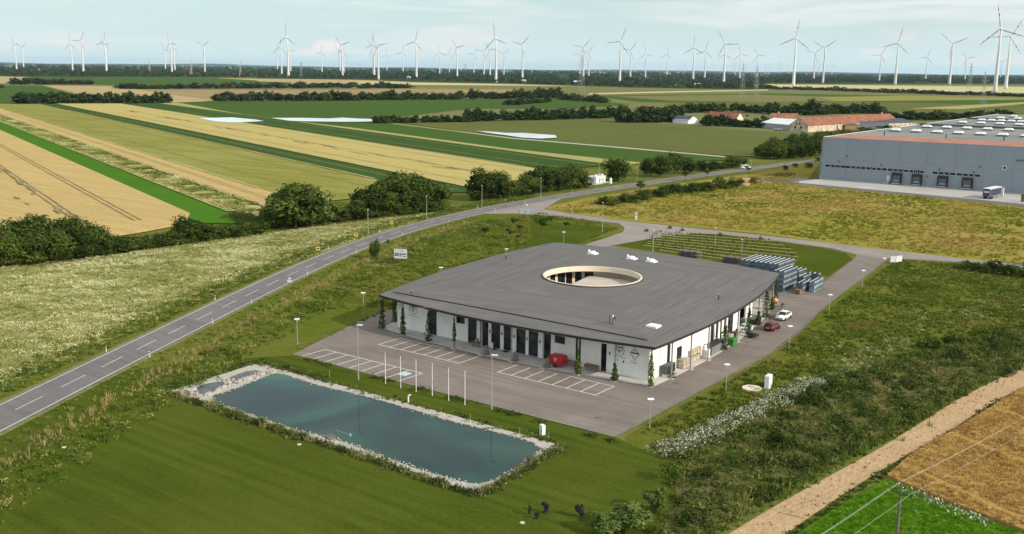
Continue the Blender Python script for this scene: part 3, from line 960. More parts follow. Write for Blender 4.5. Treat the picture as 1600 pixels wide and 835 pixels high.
pline(-115.9, 119.05, -98.3, 119.05)
for i in range(8):
    pline(-115.9 + i * 2.514, 119.12, -115.9 + i * 2.514, 124.2)
pline(-115.9, 124.2, -106, 124.2)
pline(-90.6, 119.05, -72.9, 119.05)
for i in range(8):
    pline(-90.6 + i * 2.528, 119.12, -90.6 + i * 2.528, 124.1 if i < 5 else 124.3)
pline(-80.5, 124.3, -72.9, 124.3)
pline(-120.6, 111.3, -99.3, 111.4)
for i in range(9):
    pline(-120.6 + i * 2.66, 111.25, -120.6 + i * 2.66, 106.5)
tag(pm.build('parking_markings', MAT['marking']), kind='structure')
c = P(632.5, 585)
sheet('disabled_symbol', [(c[0] - .8, c[1] - .8), (c[0] + .8, c[1] - .8), (c[0] + .8, c[1] + .9), (c[0] - .8, c[1] + .9)], 0.0695, MAT['bluesign'])
# lorry apron in front of the warehouse
sheet('apron', [(-160, 415), (-83, 405), (60, 385), (60, 437), (-155, 437)], 0.05, MAT['apron'])
sheet('apron_road', [(-175, 412), (-153, 407.5), (-83, 397), (60, 375), (60, 384.5), (-83, 404.5), (-160, 414.5), (-158, 437), (-175, 430)], 0.055, MAT['apronroad'])

# dirt track, wheat and green plot at the lower right
def dirt_side(l):
    return catmull(l, 4)


DT = [(-40.5, 60), (-39.5, 80), (-37.8, 97.5), (-33.9, 123.8), (-30.9, 150.1), (-26.8, 175), (-20, 215), (-8, 270), (6, 330)]
DB = [(-36, 60), (-35, 80), (-34.1, 93.3), (-32.6, 108.3), (-30.6, 122.9), (-29, 132), (-26.3, 153.7), (-22.5, 170), (-15.5, 212), (-3.5, 268), (10, 328)]
sheet('dirt_track', list(map(tuple, dirt_side(DT))) + list(map(tuple, dirt_side(DB)))[::-1], 0.065, MAT['dirt'])
WH = PL((1419, 718), (1500, 671), (1562, 632), (1600, 610)) + [(-17, 196), (10, 240), (30, 200), (30, 115), (0, 100)] + PL((1640, 855), (1600, 834), (1450, 776), (1386, 748))
sheet('wheat_field', WH, 0.03, MAT['nearwheat'], 0.45)
sheet('green_crop', PL((1386, 750), (1450, 778), (1600, 836), (1640, 858)) + [(0, 98), (0, 70), (-33, 70)] + PL((1240, 840), (1300, 800)), 0.05, MAT['neargreen'], 0.12)

# ------------------------------------------------------------------ pond
WPX = [(329.6, 620), (372, 606), (411, 590), (429, 584), (443.6, 585), (494.5, 602), (560, 617), (572, 620), (640, 639), (700.5, 657), (760, 672), (808, 684), (834, 692.5), (845, 702), (838, 711), (815, 727), (790, 743), (774, 751), (742.5, 757.8), (708, 750), (650.6, 733), (593, 712), (522, 687), (464, 673), (413, 656), (366, 640.6), (337.7, 630)]
WL = [np.array(P(*p)) for p in WPX]
sheet('pond_margin', PL((262, 613), (395, 570), (420, 571.5), (560, 610), (720, 653), (877, 697), (748, 771), (700, 757), (560, 709), (400, 657)), 0.052, MAT['gravel'])
sheet('pond_water', [tuple(p) for p in WL], 0.056, MAT['water'])
z1 = lambda x, y: (240 + x / 4.9125, 550 + y / 4.9125)
B1 = [z1(*q) for q in ((295, 300), (350, 265), (420, 245), (500, 231), (560, 246), (545, 262), (490, 305), (440, 318), (400, 326), (335, 327))]
B2 = [z1(*q) for q in ((555, 212), (620, 185), (700, 155), (785, 143), (822, 156), (790, 170), (740, 192), (680, 210), (620, 226), (585, 222))]
sheet('basin_water', PL(*B1), 0.058, MAT['basin'])
sheet('basin_water', PL(*B2), 0.058, MAT['basin'])


# ------------------------------------------------------------------ scattered ground cover (numpy, one mesh each)
def inside(poly, pts):
    poly = np.array(poly)
    x, y = pts[:, 0], pts[:, 1]
    r = np.zeros(len(pts), bool)
    n = len(poly)
    for i in range(n):
        x1, y1 = poly[i]
        x2, y2 = poly[(i + 1) % n]
        c = ((y1 > y) != (y2 > y)) & (x < (x2 - x1) * (y - y1) / (y2 - y1 + 1e-12) + x1)
        r ^= c
    return r


def vnoise(p, sc, seed=0):
    r = np.random.default_rng(seed)
    v = 0
    for k in range(6):
        a = r.uniform(0, 2 * pi)
        f = r.uniform(0.6, 1.7) / sc
        ph = r.uniform(0, 2 * pi)
        w = np.array([cos(a), sin(a)])
        v = v + np.sin(2 * pi * f * (p @ w) + ph + 1.3 * np.sin(2 * pi * f * 0.6 * (p @ np.array([-w[1], w[0]])) + ph * 2))
    return 0.5 + v / 7.0


def rpts(poly, dens, mask=None):
    poly = np.array(poly)
    lo, hi_ = poly.min(0), poly.max(0)
    n = int((hi_ - lo).prod() * dens)
    p = rng.uniform(lo, hi_, (n, 2))
    p = p[inside(poly, p)]
    if mask is not None:
        p = p[rng.random(len(p)) < mask(p)]
    return p


def tuft(n, spread, h, w, seed, lean=0.5, droop=0.0):
    """blades: thin triangles; base tone darker, tips lighter"""
    r = np.random.default_rng(seed)
    V, F, T = [], [], []
    for i in range(n):
        a = r.uniform(0, 2 * pi)
        q = r.uniform(0, spread) * np.array([cos(a), sin(a)])
        hh = h * r.uniform(.6, 1.1)
        b = r.uniform(0, 2 * pi)
        ww = w * r.uniform(.7, 1.2)
        tip = q + lean * hh * r.uniform(.1, 1) * np.array([cos(a), sin(a)])
        k = len(V)
        V += [(q[0] - ww * cos(b), q[1] - ww * sin(b), -.02), (q[0] + ww * cos(b), q[1] + ww * sin(b), -.02), (tip[0], tip[1], hh)]
        F.append((k, k + 1, k + 2))
        T += [.3, .3, .7]
    return np.array(V), np.array(F), np.array(T)


def leafball(n, r0, h, leaf, seed, flat=0.0, top=None):
    """small leafy mound: tilted leaf quads over a dome (as two triangles); top = tone of the upper leaves"""
    r = np.random.default_rng(seed)
    V, F, T = [], [], []
    for i in range(n):
        a, e = r.uniform(0, 2 * pi), math.asin(r.uniform(0.05, 1))
        rad = r.uniform(.7, 1.05)
        c = np.array([r0 * rad * cos(a) * cos(e), r0 * rad * sin(a) * cos(e), h * rad * sin(e)])
        nrm = np.array([cos(a) * cos(e), sin(a) * cos(e), sin(e)]) + r.normal(0, .5, 3)
        nrm /= np.linalg.norm(nrm)
        t1 = np.cross(nrm, r.normal(0, 1, 3))
        t1 /= np.linalg.norm(t1)
        t2 = np.cross(nrm, t1)
        s_ = leaf * r.uniform(.6, 1.2)
        k = len(V)
        V += [c - t1 * s_, c - t2 * s_ * .6, c + t1 * s_, c + t2 * s_ * .6]
        F += [(k, k + 1, k + 2), (k, k + 2, k + 3)]
        tone = r.uniform(.15, .75) if not (top and e > .45 and r.random() < .8) else r.uniform(top - .2, top)
        T += [tone] * 4
    return np.array(V), np.array(F), np.array(T)


def scatter(name, pts, temps, smin, smax, mat, tshift=None, zs=None, z=0.04, cap=60000, thing=None, parent=None, tmix=0.3, zscale=None):
    pts = np.asarray(pts)[:cap]
    N = len(pts)
    which = rng.integers(0, len(temps), N)
    ang = rng.uniform(0, 2 * pi, N)
    sc = rng.uniform(smin, smax, N) if zscale is None else rng.uniform(smin, smax, N) * zscale
    ts = rng.normal(0, tmix * .5, N) if tshift is None else tshift + rng.normal(0, tmix * .35, N)
    Vs, Fs, Ts, k = [], [], [], 0
    for w, (V, F, T) in enumerate(temps):
        m = np.nonzero(which == w)[0]
        if not len(m):
            continue
        c, s_ = np.cos(ang[m])[:, None], np.sin(ang[m])[:, None]
        sv = sc[m][:, None]
        X = (V[None, :, 0] * c - V[None, :, 1] * s_) * sv + pts[m, 0][:, None]
        Y = (V[None, :, 0] * s_ + V[None, :, 1] * c) * sv + pts[m, 1][:, None]
        zz = z if zs is None else zs[m][:, None]
        Z = V[None, :, 2] * sv * rng.uniform(.8, 1.25, len(m))[:, None] + zz
        Vs.append(np.stack([X, Y, Z], 2).reshape(-1, 3))
        Fs.append((F[None] + (np.arange(len(m)) * len(V))[:, None, None] + k).reshape(-1, F.shape[1]))
        Ts.append(np.clip(T[None] + ts[m][:, None], 0, 1).ravel())
        k += len(m) * len(V)
    me = fast_mesh(name, np.concatenate(Vs), np.concatenate(Fs), mat, np.concatenate(Ts))
    o = link(name, me, parent)
    if thing:
        tag(o, *thing)
    else:
        tag(o, kind='stuff')
    return o


GR = [tuft(9, .22, .5, .06, s) for s in (1, 2, 3)]
GRW = [tuft(10, .45, .42, .13, s, .7) for s in (4, 5, 6)]
TALL = [tuft(11, .35, 1.1, .07, s, .35) for s in (7, 8, 9)]
WEED = [leafball(18, .55, .5, .15, s) for s in (11, 12, 13)]
BUSH = [leafball(38, .8, .85, .17, s) for s in (14, 15, 16)]
FLW = [leafball(12, .45, .4, .125, s, top=.95) for s in (17, 18, 19)]
FLW2 = [leafball(30, .7, .85, .12, s, top=.95) for s in (20, 21)]

lot_np = np.array(LOT)
outlot = lambda p: ~inside(LOT, p)
ROADK = ROAD[::2]


def roaddist(p):
    d = np.full(len(p), 1e9)
    for q in ROADK:
        d = np.minimum(d, (p[:, 0] - q[0]) ** 2 + (p[:, 1] - q[1]) ** 2)
    return np.sqrt(d)


# rough fallow strip between the green and the wheat
ss = rng.uniform(S(0, 185), S(428, 330), 10000)
q = DIR * ss[:, None] + NRM * rng.uniform(OFF['e1'], OFF['e2'], 10000)[:, None]
q = q[(vnoise(q, 22, 95) > .38)]
scatter('fallow_weeds', q, FLW + GRW, 1.0, 2.4, MAT['chamomile'], (vnoise(q, 30, 96) - .5) * .9 - .28, z=.3)
q = np.concatenate([DIR * rng.uniform(S(0, 200), S(375, 335), 900)[:, None] + NRM * (OFF['e1'] + rng.normal(0, .5, 900))[:, None]])
scatter('fallow_weeds', q, WEED, .8, 1.5, MAT['weeds'], z=.3)
# white flowering field left of the road
FF = PL((-40, 431), (0, 420), (160, 402), (400, 367), (560, 348), (640, 338), (680, 333), (640, 348), (560, 372), (480, 397), (400, 424), (200, 508), (0, 600), (-60, 632))
p = rpts(FF, 3.2, lambda p: .35 + .75 * vnoise(p, 14, 3))
p = p[roaddist(p) > 9]
edge_t = np.clip((roaddist(p) - 12) / 25, 0, 1)
ts = (vnoise(p, 7, 5) - .5) * .7 - .04 + (vnoise(p, 30, 6) - .5) * .6 + .10 * edge_t - .12
scatter('flowering_weeds', p, FLW, .6, 1.4, MAT['chamomile'], ts, tmix=.5)
# green weeds between that field and the road, grass verge on both sides
vg = np.concatenate([offs(ROAD[:230], d_)[::1] + rng.normal(0, 1.1, (230, 2)) for d_ in np.repeat((6.4, 7.4, 8.6, 9.8, 11), 7)])
vg = vg[roaddist(vg) > 5]
vg = vg[(vg[:, 1] > 40) & (vg[:, 1] < 300)]
scatter('verge_grass', vg, GRW + WEED[:1], .55, 1.2, MAT['verge'], (vnoise(vg, 8, 8) - .5) * .5 - .1)
vg = np.concatenate([offs(ROAD[:170], -d) + rng.normal(0, .7, (170, 2)) for d in (5.5, 6, 6.5, 7, 7.5, 8, 8.5)])
vg = vg[(vg[:, 1] > 40) & (vg[:, 1] < 245)]
scatter('verge_grass', vg, GRW, .5, 1.0, MAT['verge'], (vnoise(vg, 6, 9) - .5) * .5 + .0)
q = PL((372, 340), (405, 352), (430, 330))
q = np.concatenate([catmull(q, .5) + rng.normal(0, 2.2, (len(catmull(q, .5)), 2)) for _ in range(5)])
scatter('field_end_weeds', q, BUSH + WEED, 1.0, 2.2, MAT['weeds'])
# dry tall grass and dark weeds on the bank between road and lawn
bank_n = np.concatenate([offs(ROAD[:150], -d) + rng.normal(0, .8, (150, 2)) for d in np.repeat((9.5, 10.5, 11.5), 5)])
bank_n = bank_n[(bank_n[:, 1] > 40) & (bank_n[:, 1] < 235) & (rng.random(len(bank_n)) < .2 + .8 * vnoise(bank_n, 10, 4))]
scatter('dry_grass', bank_n, TALL + GR, .5, 1.0, MAT['drygrass'])
bank_g = np.concatenate([offs(ROAD[:160], -d) + rng.normal(0, 1.0, (160, 2)) for d in np.repeat((12.5, 14, 15.5, 17, 18.5), 4)])
bank_g = bank_g[(bank_g[:, 1] > 40) & (bank_g[:, 1] < 245)]
scatter('bank_weeds', bank_g, BUSH[:1] + WEED + GRW, .6, 1.2, MAT['verge'], (vnoise(bank_g, 9, 5) - .5) * .8 - .08)
# rough meadow between road and building, and beyond
MW = [(-192, 268), (-160, 262), (-150, 255), (-143, 215), (-140, 190), (-133, 145), (-124, 108), (-128, 98), (-142, 100), (-165, 148), (-188, 205), (-200, 250)]
p = rpts(MW, 1.5, lambda p: .25 + .9 * vnoise(p, 18, 2))
p = p[roaddist(p) > 16]
mown = inside([(-180, 252), (-151, 256), (-144, 222), (-141, 200), (-150, 205), (-160, 225)], p) | inside([(-142, 106), (-122, 98), (-124, 108), (-133, 140), (-140, 132)], p)
p = p[~mown]
scatter('meadow_plants', p, GRW + GR + WEED[:1], .6, 1.4, MAT['meadowgrass'], (vnoise(p, 16, 12) - .5) * .7 + (vnoise(p, 5, 13) - .5) * .3, tmix=.35)
# meadow to the right of the drive
MR = [(-60.5, 107), (-60.5, 157), (-65, 193), (-70, 250), (-70, 258), (-54, 262), (-18, 265), (10, 262), (-10, 200), (-28, 200), (-40, 170), (-50, 140), (-55, 112)]
p = rpts(MR, 2.4, lambda p: .3 + .8 * vnoise(p, 15, 21))
scatter('meadow_plants', p, GRW + GR + WEED[:1], .55, 1.35, MAT['meadowgrass'], (vnoise(p, 20, 22) - .5) * .7 - .06 + (vnoise(p, 5, 23) - .5) * .35, tmix=.35)
# mown edge darker weeds along the drive
# dark weed thicket along the track
TH = [(-42, 74), (-46, 92), (-53.5, 104), (-52, 125), (-48.5, 148), (-41, 180), (-32, 210), (-5, 255), (20, 290), (12, 262), (-22, 190), (-30.5, 155), (-33.5, 130), (-38.5, 100), (-41, 84)]
p = rpts(TH, 2.6, lambda p: .3 + .8 * vnoise(p, 7, 31))
scatter('weed_thicket', p, BUSH + WEED + GRW[:1], .5, 1.25, MAT['weeds'], (vnoise(p, 8, 32) - .5) * .9 + (vnoise(p, 25, 33) - .5) * .5, tmix=.45)
q = offs(catmull(DT, 1.0), 1.6)
q = np.concatenate([q + rng.normal(0, .8, q.shape) for _ in range(5)])
q = q[(q[:, 1] > 70)]
scatter('track_edge_grass', q, TALL + GRW + WEED[:1], .55, 1.1, MAT['verge'], (vnoise(q, 6, 41) - .5) * .8 - .05)
q = offs(catmull(DB, .8), -0.55)
q = np.concatenate([q + rng.normal(0, .35, q.shape) for _ in range(4)])
q = q[(q[:, 1] > 70)]
scatter('track_edge_grass', q, GRW + WEED[:1], .35, .75, MAT['weeds'], (vnoise(q, 6, 42) - .5) * .5 - .1)
# little tufts on the track
q = (catmull(DT, 1) if False else offs(catmull(DT, .5), -1.5))
q = np.concatenate([q + rng.normal(0, .5, q.shape) for _ in range(2)])
q = q[(q[:, 1] > 70) & (rng.random(len(q)) < vnoise(q, 9, 44) * .45)]
scatter('track_tufts', q, GR, .25, .5, MAT['weeds'], z=.065)
# white flowers in the right meadow
for i, (a, b, wd, n) in enumerate((((1240, 612), (1330, 575), 1.2, 170), ((1330, 575), (1440, 520), 1.8, 170), ((1470, 510), (1590, 455), 3.5, 150), ((1290, 545), (1420, 560), 4, 60))):
    a, b = np.array(P(*a)), np.array(P(*b))
    t = rng.random(n)[:, None]
    q = a + (b - a) * t + rng.normal(0, wd, (n, 2))
    scatter('white_flowers', q, FLW, .5, 1.0, MAT['blossom'], np.full(n, -.1), tmix=.6)
# golden meadow before the warehouse
GM = PL((860, 326), (1000, 299), (1165, 277), (1240, 268), (1250, 291), (1530, 317), (1640, 332), (1640, 415), (1500, 402), (1340, 384), (1200, 364), (1026, 347), (941, 338), (880, 331))
p = rpts(GM, .55, lambda p: .3 + .8 * vnoise(p, 30, 51))
scatter('golden_grass', p, GRW, .8, 1.5, MAT['goldgrass'], (vnoise(p, 45, 52) - .5) * 1.1 + .1 + (vnoise(p, 9, 53) - .5) * .3, tmix=.25)
# reeds and herbs round the pond
def along(px, wd, n):
    l = catmull(PL(*px), .8)
    q = l[rng.integers(0, len(l), n)]
    return q + rng.normal(0, wd, q.shape)


q = np.concatenate([along([(262, 615), (300, 627), (400, 661), (560, 713), (700, 761), (748, 774)], .35, 760), along([(330, 633), (360, 649), (420, 668), (470, 686)], .5, 200), along([(754, 773), (804, 744), (876, 700)], .4, 200)])
scatter('pond_herbs', q, TALL[:1] + WEED + GRW, .5, 1.05, MAT['reed'], (vnoise(q, 5, 61) - .5) * .8 - .12, tmix=.4)
q = np.concatenate([along([(268, 604), (330, 586), (395, 567)], .5, 120), along([(400, 566), (440, 575), (500, 592)], .6, 170), along([(500, 594), (640, 632), (860, 690)], .5, 120)])
scatter('pond_herbs', q, GRW + WEED, .4, .9, MAT['reed'], (vnoise(q, 5, 62) - .5) * .8 - .25)
q = along([(470, 560), (600, 594), (760, 637), (930, 683), (958, 690)], .35, 420)
q = q[vnoise(q, 8, 63) > .42]
scatter('lot_edge_herbs', q, WEED + GRW, .4, .9, MAT['weeds'], (vnoise(q, 5, 64) - .5) * .5)


# boulders
def rock(seed):
    r = np.random.default_rng(seed)
    V = []
    for ring, (z, k) in enumerate(((-.2, .8), (.25, 1.0), (.6, .65))):
        for i in range(6):
            a = 2 * pi * i / 6 + ring * .5
            m = k * r.uniform(.75, 1.15)
            V.append((m * cos(a), m * sin(a) * .8, z * r.uniform(.8, 1.2)))
    V.append((0, 0, .75))
    F = []
    for ring in range(2):
        for i in range(6):
            a, b = ring * 6 + i, ring * 6 + (i + 1) % 6
            F += [(a, b, b + 6), (a, b + 6, a + 6)]
    F += [(12 + i, 12 + (i + 1) % 6, 18) for i in range(6)]
    return np.array(V), np.array(F), np.full(19, .5)


RK = [rock(s) for s in range(4)]
wl = catmull([tuple(x) for x in WL] + [tuple(WL[0])], .35)
q = np.concatenate([wl + rng.normal(0, .22, wl.shape) for _ in range(2)])
scatter('bank_stones', q, RK, .08, .2, MAT['rock'], z=.03)
q = np.concatenate([along([z1(400, 335), z1(470, 318), z1(520, 285), z1(600, 255), z1(680, 222), z1(735, 208), z1(770, 190), z1(830, 170), z1(930, 160)], .28, 230), along([z1(560, 245), z1(590, 232), z1(560, 215)], .35, 50), along([z1(300, 295), z1(280, 310), z1(330, 330)], .3, 40)])
scatter('dam_boulders', q, RK, .18, .42, MAT['rock'], z=.03)
for B in (B1, B2):
    l = catmull(PL(*B) + PL(B[0]), .4)
    scatter('basin_stones', l + rng.normal(0, .10, l.shape), RK, .08, .16, MAT['rock'], z=.03)

# near wheat and green crop: standing blades
q = rpts(WH, 9, lambda p: np.where(np.abs(((p @ np.array([cos(radians(62)), sin(radians(62))])) % 14.0) - 7) < .45, .08, .95))
q = q[(q[:, 1] < 190) & (q[:, 0] < 5)]
scatter('wheat_stalks', q, [tuft(6, .2, .42, .05, s, .5) for s in (71, 72)], .8, 1.3, MAT['wheatear'], (vnoise(q, 7, 72) - .5) * .6, z=.38, cap=26000)
GC = PL((1386, 752), (1450, 780), (1590, 834), (1620, 850)) + [(-6, 97), (-8, 82), (-33, 82)] + PL((1245, 842), (1300, 803))
q = rpts(GC, 8)
scatter('crop_blades', q, [tuft(6, .2, .4, .05, s, .6) for s in (74, 75)], .6, 1.1, MAT['crop'], (vnoise(q, 5, 75) - .5) * .5, z=.12, cap=12000)
q = np.concatenate([rpts(GC, .18), along([(1405, 760), (1450, 782), (1540, 818)], .6, 150)])
scatter('white_umbels', q, [leafball(9, .4, .45, .14, s, top=1.0) for s in (76, 77)], .5, 1.0, MAT['blossom'], np.full(len(q), .1))
# flowering hedge
HL = catmull(PL((1043, 708), (1100, 683), (1165, 652), (1225, 624), (1262, 606), (1285, 598)), .25)
hq = np.concatenate([HL + rng.normal(0, .85, HL.shape) for _ in range(4)])
he = empty('flowering_hedge', (*P(1043, 708), 0), 0, 'long low hedge thick with small white blossoms beside the lawn', 'hedge')
o = scatter('foliage', hq - np.array(P(1043, 708)), BUSH, .5, .95, MAT['blossom'], np.full(len(hq), -.28), parent=he, thing=(None,))
o = scatter('blossom', hq[:1100] - np.array(P(1043, 708)) + rng.normal(0, .3, (min(1100, len(hq)), 2)), FLW2, .75, 1.1, MAT['blossom'], np.full(min(1100, len(hq)), .06), parent=he, thing=(None,))

# ------------------------------------------------------------------ trees
def crown(seed, n, H=10.0, R=3.6, base=.16, lobes=12, leaf=.42, core=True, droop=0.0, shape=1.0, up=0.0):
    """foliage: leaf clumps spread through a cluster of lobes; tone differs from lobe to lobe"""
    r = np.random.default_rng(seed)
    L = []
    for i in range(lobes):
        for _ in range(30):
            q = r.uniform(-1, 1, 3)
            if (q ** 2).sum() < 1:
                break
        zz = (q[2] * .5 + .5)
        wid = (1 - abs(q[2]) ** 2.2 * .55) * shape
        c = np.array([q[0] * R * .82 * wid, q[1] * R * .82 * wid, H * (base + .12) + zz * H * (1 - base - .27)])
        L.append((c, R * r.uniform(.2, .58), r.uniform(.0, 1.0)))
    per = n // lobes
    C, Nn, T = [], [], []
    for c, rad, tone in L:
        d = r.normal(0, 1, (per, 3))
        d /= np.linalg.norm(d, axis=1)[:, None]
        rr = rad * r.uniform(.5, 1.22, (per, 1)) * (1 + .18 * np.sin(d[:, :1] * 7 + d[:, 1:2] * 5 + d[:, 2:] * 6)) * np.array([1.0, 1.0, .85])
        pts = c + d * rr
        if droop:
            pts[:, 2] -= droop * r.random(per) * np.linalg.norm(pts[:, :2], axis=1)
        keep = np.ones(per, bool)
        for c2, r2, _ in L:
            if c2 is not c:
                keep &= (((pts - c2) / np.array([1, 1, .85])) ** 2).sum(1) > (r2 * .62) ** 2
        keep &= pts[:, 2] > H * base * .55
        C.append(pts[keep])
        Nn.append(d[keep])
        T.append(np.clip(tone * .6 + .18 + r.normal(0, .16, per)[keep], 0, 1))
    C, Nn, T = np.concatenate(C), np.concatenate(Nn), np.concatenate(T)
    k = len(C)
    nr = Nn + r.normal(0, .55, (k, 3)) + np.array([0, 0, .25])
    nr /= np.linalg.norm(nr, axis=1)[:, None]
    t1 = np.cross(nr, r.normal(0, 1, (k, 3)))
    t1 /= np.linalg.norm(t1, axis=1)[:, None]
    t2 = np.cross(nr, t1)
    s_ = (leaf * r.uniform(.6, 1.3, k))[:, None]
    V = np.stack([C - t1 * s_, C - t2 * s_ * .62, C + t1 * s_, C + t2 * s_ * .62], 1)
    V[:, 2, 2] -= leaf * .25
    V[..., 2] *= H / V[..., 2].max()
    V[..., :2] *= R / np.percentile(np.abs(V[..., :2]), 98.5)
    F = np.arange(4 * k).reshape(k, 4)
    return V.reshape(-1, 3), F, np.repeat(T, 4)


def trunkmesh(seed, H=10.0, r0=.22, top=.55, limbs=4):
    r = random.Random(seed)
    mb = MB()
    pts = [Vector((0, 0, -.1)), Vector((r.uniform(-.1, .1), r.uniform(-.1, .1), H * .2)), Vector((r.uniform(-.3, .3), r.uniform(-.3, .3), H * top))]
    mb.tube(pts[0], pts[1], r0, r0 * .75, 7)
    mb.tube(pts[1], pts[2], r0 * .75, r0 * .35, 7)
    for i in range(limbs):
        a = 2 * pi * i / limbs + r.uniform(-.4, .4)
        b = pts[1].lerp(pts[2], r.uniform(.1, .8))
        mb.tube(b, b + Vector((cos(a) * H * .2, sin(a) * H * .2, H * r.uniform(.14, .25))), r0 * .4, r0 * .12, 5)
    return mb.mesh('trunk', MAT['bark'])


def crown_me(name, mat, *a, **k):
    V, F, T = crown(*a, **k)
    me = fast_mesh(name, V, F, MAT[mat], T)
    me['R'] = k.get('R', 3.6)
    return me


CROWN = [crown_me('crown', 'leaf', s, 6500, lobes=20, base=.04, leaf=.31) for s in (101, 102, 103, 104)]
CROWN_B = [crown_me('crown', 'leaf', s, 6500, R=4.4, lobes=22, base=.05, H=10, leaf=.33) for s in (111, 112)]
CROWN_G = [crown_me('crown', 'leafgrey', s, 2000, R=3.0, lobes=10, base=.1, leaf=.36) for s in (121, 122)]
CROWN_W = crown_me('crown', 'leaf', 131, 3600, R=4.6, base=.05, lobes=14, droop=.55)
CROWN_S = [crown_me('crown', 'leaf', s, 420, R=2.3, base=.38, lobes=6, leaf=.42) for s in (141, 142, 143)]
CROWN_BR = [crown_me('crown', 'leafbright', s, 900, R=4.2, base=.02, lobes=9, leaf=.42) for s in (151, 152)]
BUSHM = [crown_me('foliage', 'leaf', s, 900, R=5.0, base=.0, lobes=9, leaf=.55) for s in (161, 162, 163)]
FARM = [crown_me('tree', 'leaffar', s, 520, R=4.6, base=.0, lobes=9, leaf=.8) for s in (171, 172, 173, 174)]
TRUNK = [trunkmesh(s) for s in (1, 2, 3)]
TRUNK_S = [trunkmesh(s, 10, .16, .6, 3) for s in (4, 5)]


def tree(u, v, vtop, wpx=None, kind=None, label='', cat='tree', group=None, crowns=CROWN, name='tree', trunks=TRUNK, xy=None, h=None, w=None, R=3.9):
    x, y = xy or P(u, v)
    h = h or HT(u, v, vtop)
    dist = sqrt(x * x + y * y + 2100)
    cm = random.choice(crowns)
    sw = (w or (wpx * dist / FPX if wpx else h * .8)) / (2 * cm['R']) * 1.05
    o = empty(name, (x, y, 0), random.uniform(0, 6.28), label, cat, group, (sw, sw, h / 10.0))
    link('crown', cm, o)
    link('trunk', random.choice(trunks), o)
    return o


def bush(u, v, vtop, wpx=None, label='', cat='shrub', group=None, meshes=BUSHM, name='bush', xy=None, h=None, w=None):
    x, y = xy or P(u, v)
    h = h or HT(u, v, vtop)
    dist = sqrt(x * x + y * y + 2100)
    cm = random.choice(meshes)
    sw = (w or (wpx * dist / FPX if wpx else h * 1.3)) / (2 * cm['R'])
    o = link(name, cm, None, (x, y, -.08 * h), (0, 0, random.uniform(0, 6.28)), (sw, sw, h / 9.8))
    return tag(o, label, cat, group)


# left copse beside the flower field
for (u, v, vt, w_) in ((6, 414, 343, 52), (40, 411, 340, 50), (76, 407, 331, 56), (106, 405, 333, 50), (132, 401, 339, 44), (152, 398, 352, 36), (22, 416, 362, 40), (60, 413, 356, 46), (95, 410, 352, 46), (125, 406, 356, 44)):
    tree(u, v, vt, w_, label='dark tree of the dense copse at the left edge', group='trees of the left copse', crowns=CROWN + CROWN_B)
for (u, v, vt, w_) in ((176, 394, 363, 34), (196, 391, 366, 30), (216, 389, 368, 30), (236, 386, 368, 30), (256, 384, 364, 30), (275, 381, 358, 32), (318, 377, 345, 40), (340, 374, 348, 36), (360, 371, 352, 32), (382, 368, 352, 34), (402, 365, 353, 30)):
    bush(u, v, vt, w_, label='low dark bush of the hedge below the wheat', group='bushes of the low left hedge')
for i in range(20):
    u = 162 + 255 * (i + .5) / 20
    bush(u, 397.5 - (u - 162) * .128, 0, None, label='undergrowth bush closing the low left hedge', group='undergrowth of the low left hedge', h=random.uniform(3.0, 4.6), w=random.uniform(5, 7.5))
tree(298, 379, 334, 46, label='tree with feathery crown standing up out of the low hedge by the wheat corner', crowns=CROWN_B)
tree(462, 355, 283, 96, label='large round dark tree at the left end of the roadside tree row', crowns=CROWN_B[:1], R=4.6)
tree(432, 356, 302, 52, label='tree leaning out on the left flank of the large round roadside tree', crowns=CROWN[:1])
tree(508, 351, 301, 44, label='grey-green tree just right of the large round roadside tree', crowns=CROWN_G)
for (u, v, vt, w_) in ((488, 354, 312, 44), (530, 347, 316, 40), (550, 344, 310, 44), (566, 342, 320, 36)):
    tree(u, v, vt, w_, label='lower dark tree in the middle roadside row', group='low trees of the roadside row', crowns=CROWN)
tree(578, 339, 283, 52, label='dark tree left of the tallest roadside trees', crowns=CROWN[1:2])
tree(619, 333, 265, 62, label='tallest tree of the roadside row, top above the dark crop strip', crowns=CROWN[2:3])
tree(664, 327, 269, 66, label='broad leafy tree at the right end of the first roadside row', crowns=CROWN_B[1:])
for (u, v, vt, w_) in ((600, 337, 298, 46), (640, 332, 288, 48), (680, 325, 290, 36)):
    tree(u, v, vt, w_, label='half-height tree before the tall roadside trees', group='front trees of the roadside row', crowns=CROWN)
for i in range(22):
    u = 420 + 275 * (i + .5) / 22
    bush(u, 357 - (u - 420) * .105, 0, None, label='undergrowth bush below the first roadside tree row', group='undergrowth of the roadside row', h=random.uniform(2.5, 4.2), w=random.uniform(4.5, 7))
for i in range(13):
    u = 735 + 185 * (i + .5) / 13
    bush(u, 314 - (u - 735) * .12, 0, None, label='undergrowth bush below the trees left of the cabin', group='undergrowth of the second row', h=random.uniform(2.5, 4.0), w=random.uniform(5, 7.5))
for (u, v, vt, w_) in ((748, 313, 258, 44), (772, 311, 263, 42), (792, 308, 270, 36), (816, 305, 270, 36), (846, 301, 256, 46), (872, 298, 259, 42), (893, 294, 254, 40), (908, 291, 264, 30), (760, 313, 278, 34), (830, 304, 276, 34)):
    tree(u, v, vt, w_, label='tree of the leafy row left of the white cabin', group='trees left of the white cabin', crowns=CROWN)
tree(963, 283, 247, 40, label='round drooping tree right of the white roadside cabin', crowns=[CROWN_W])
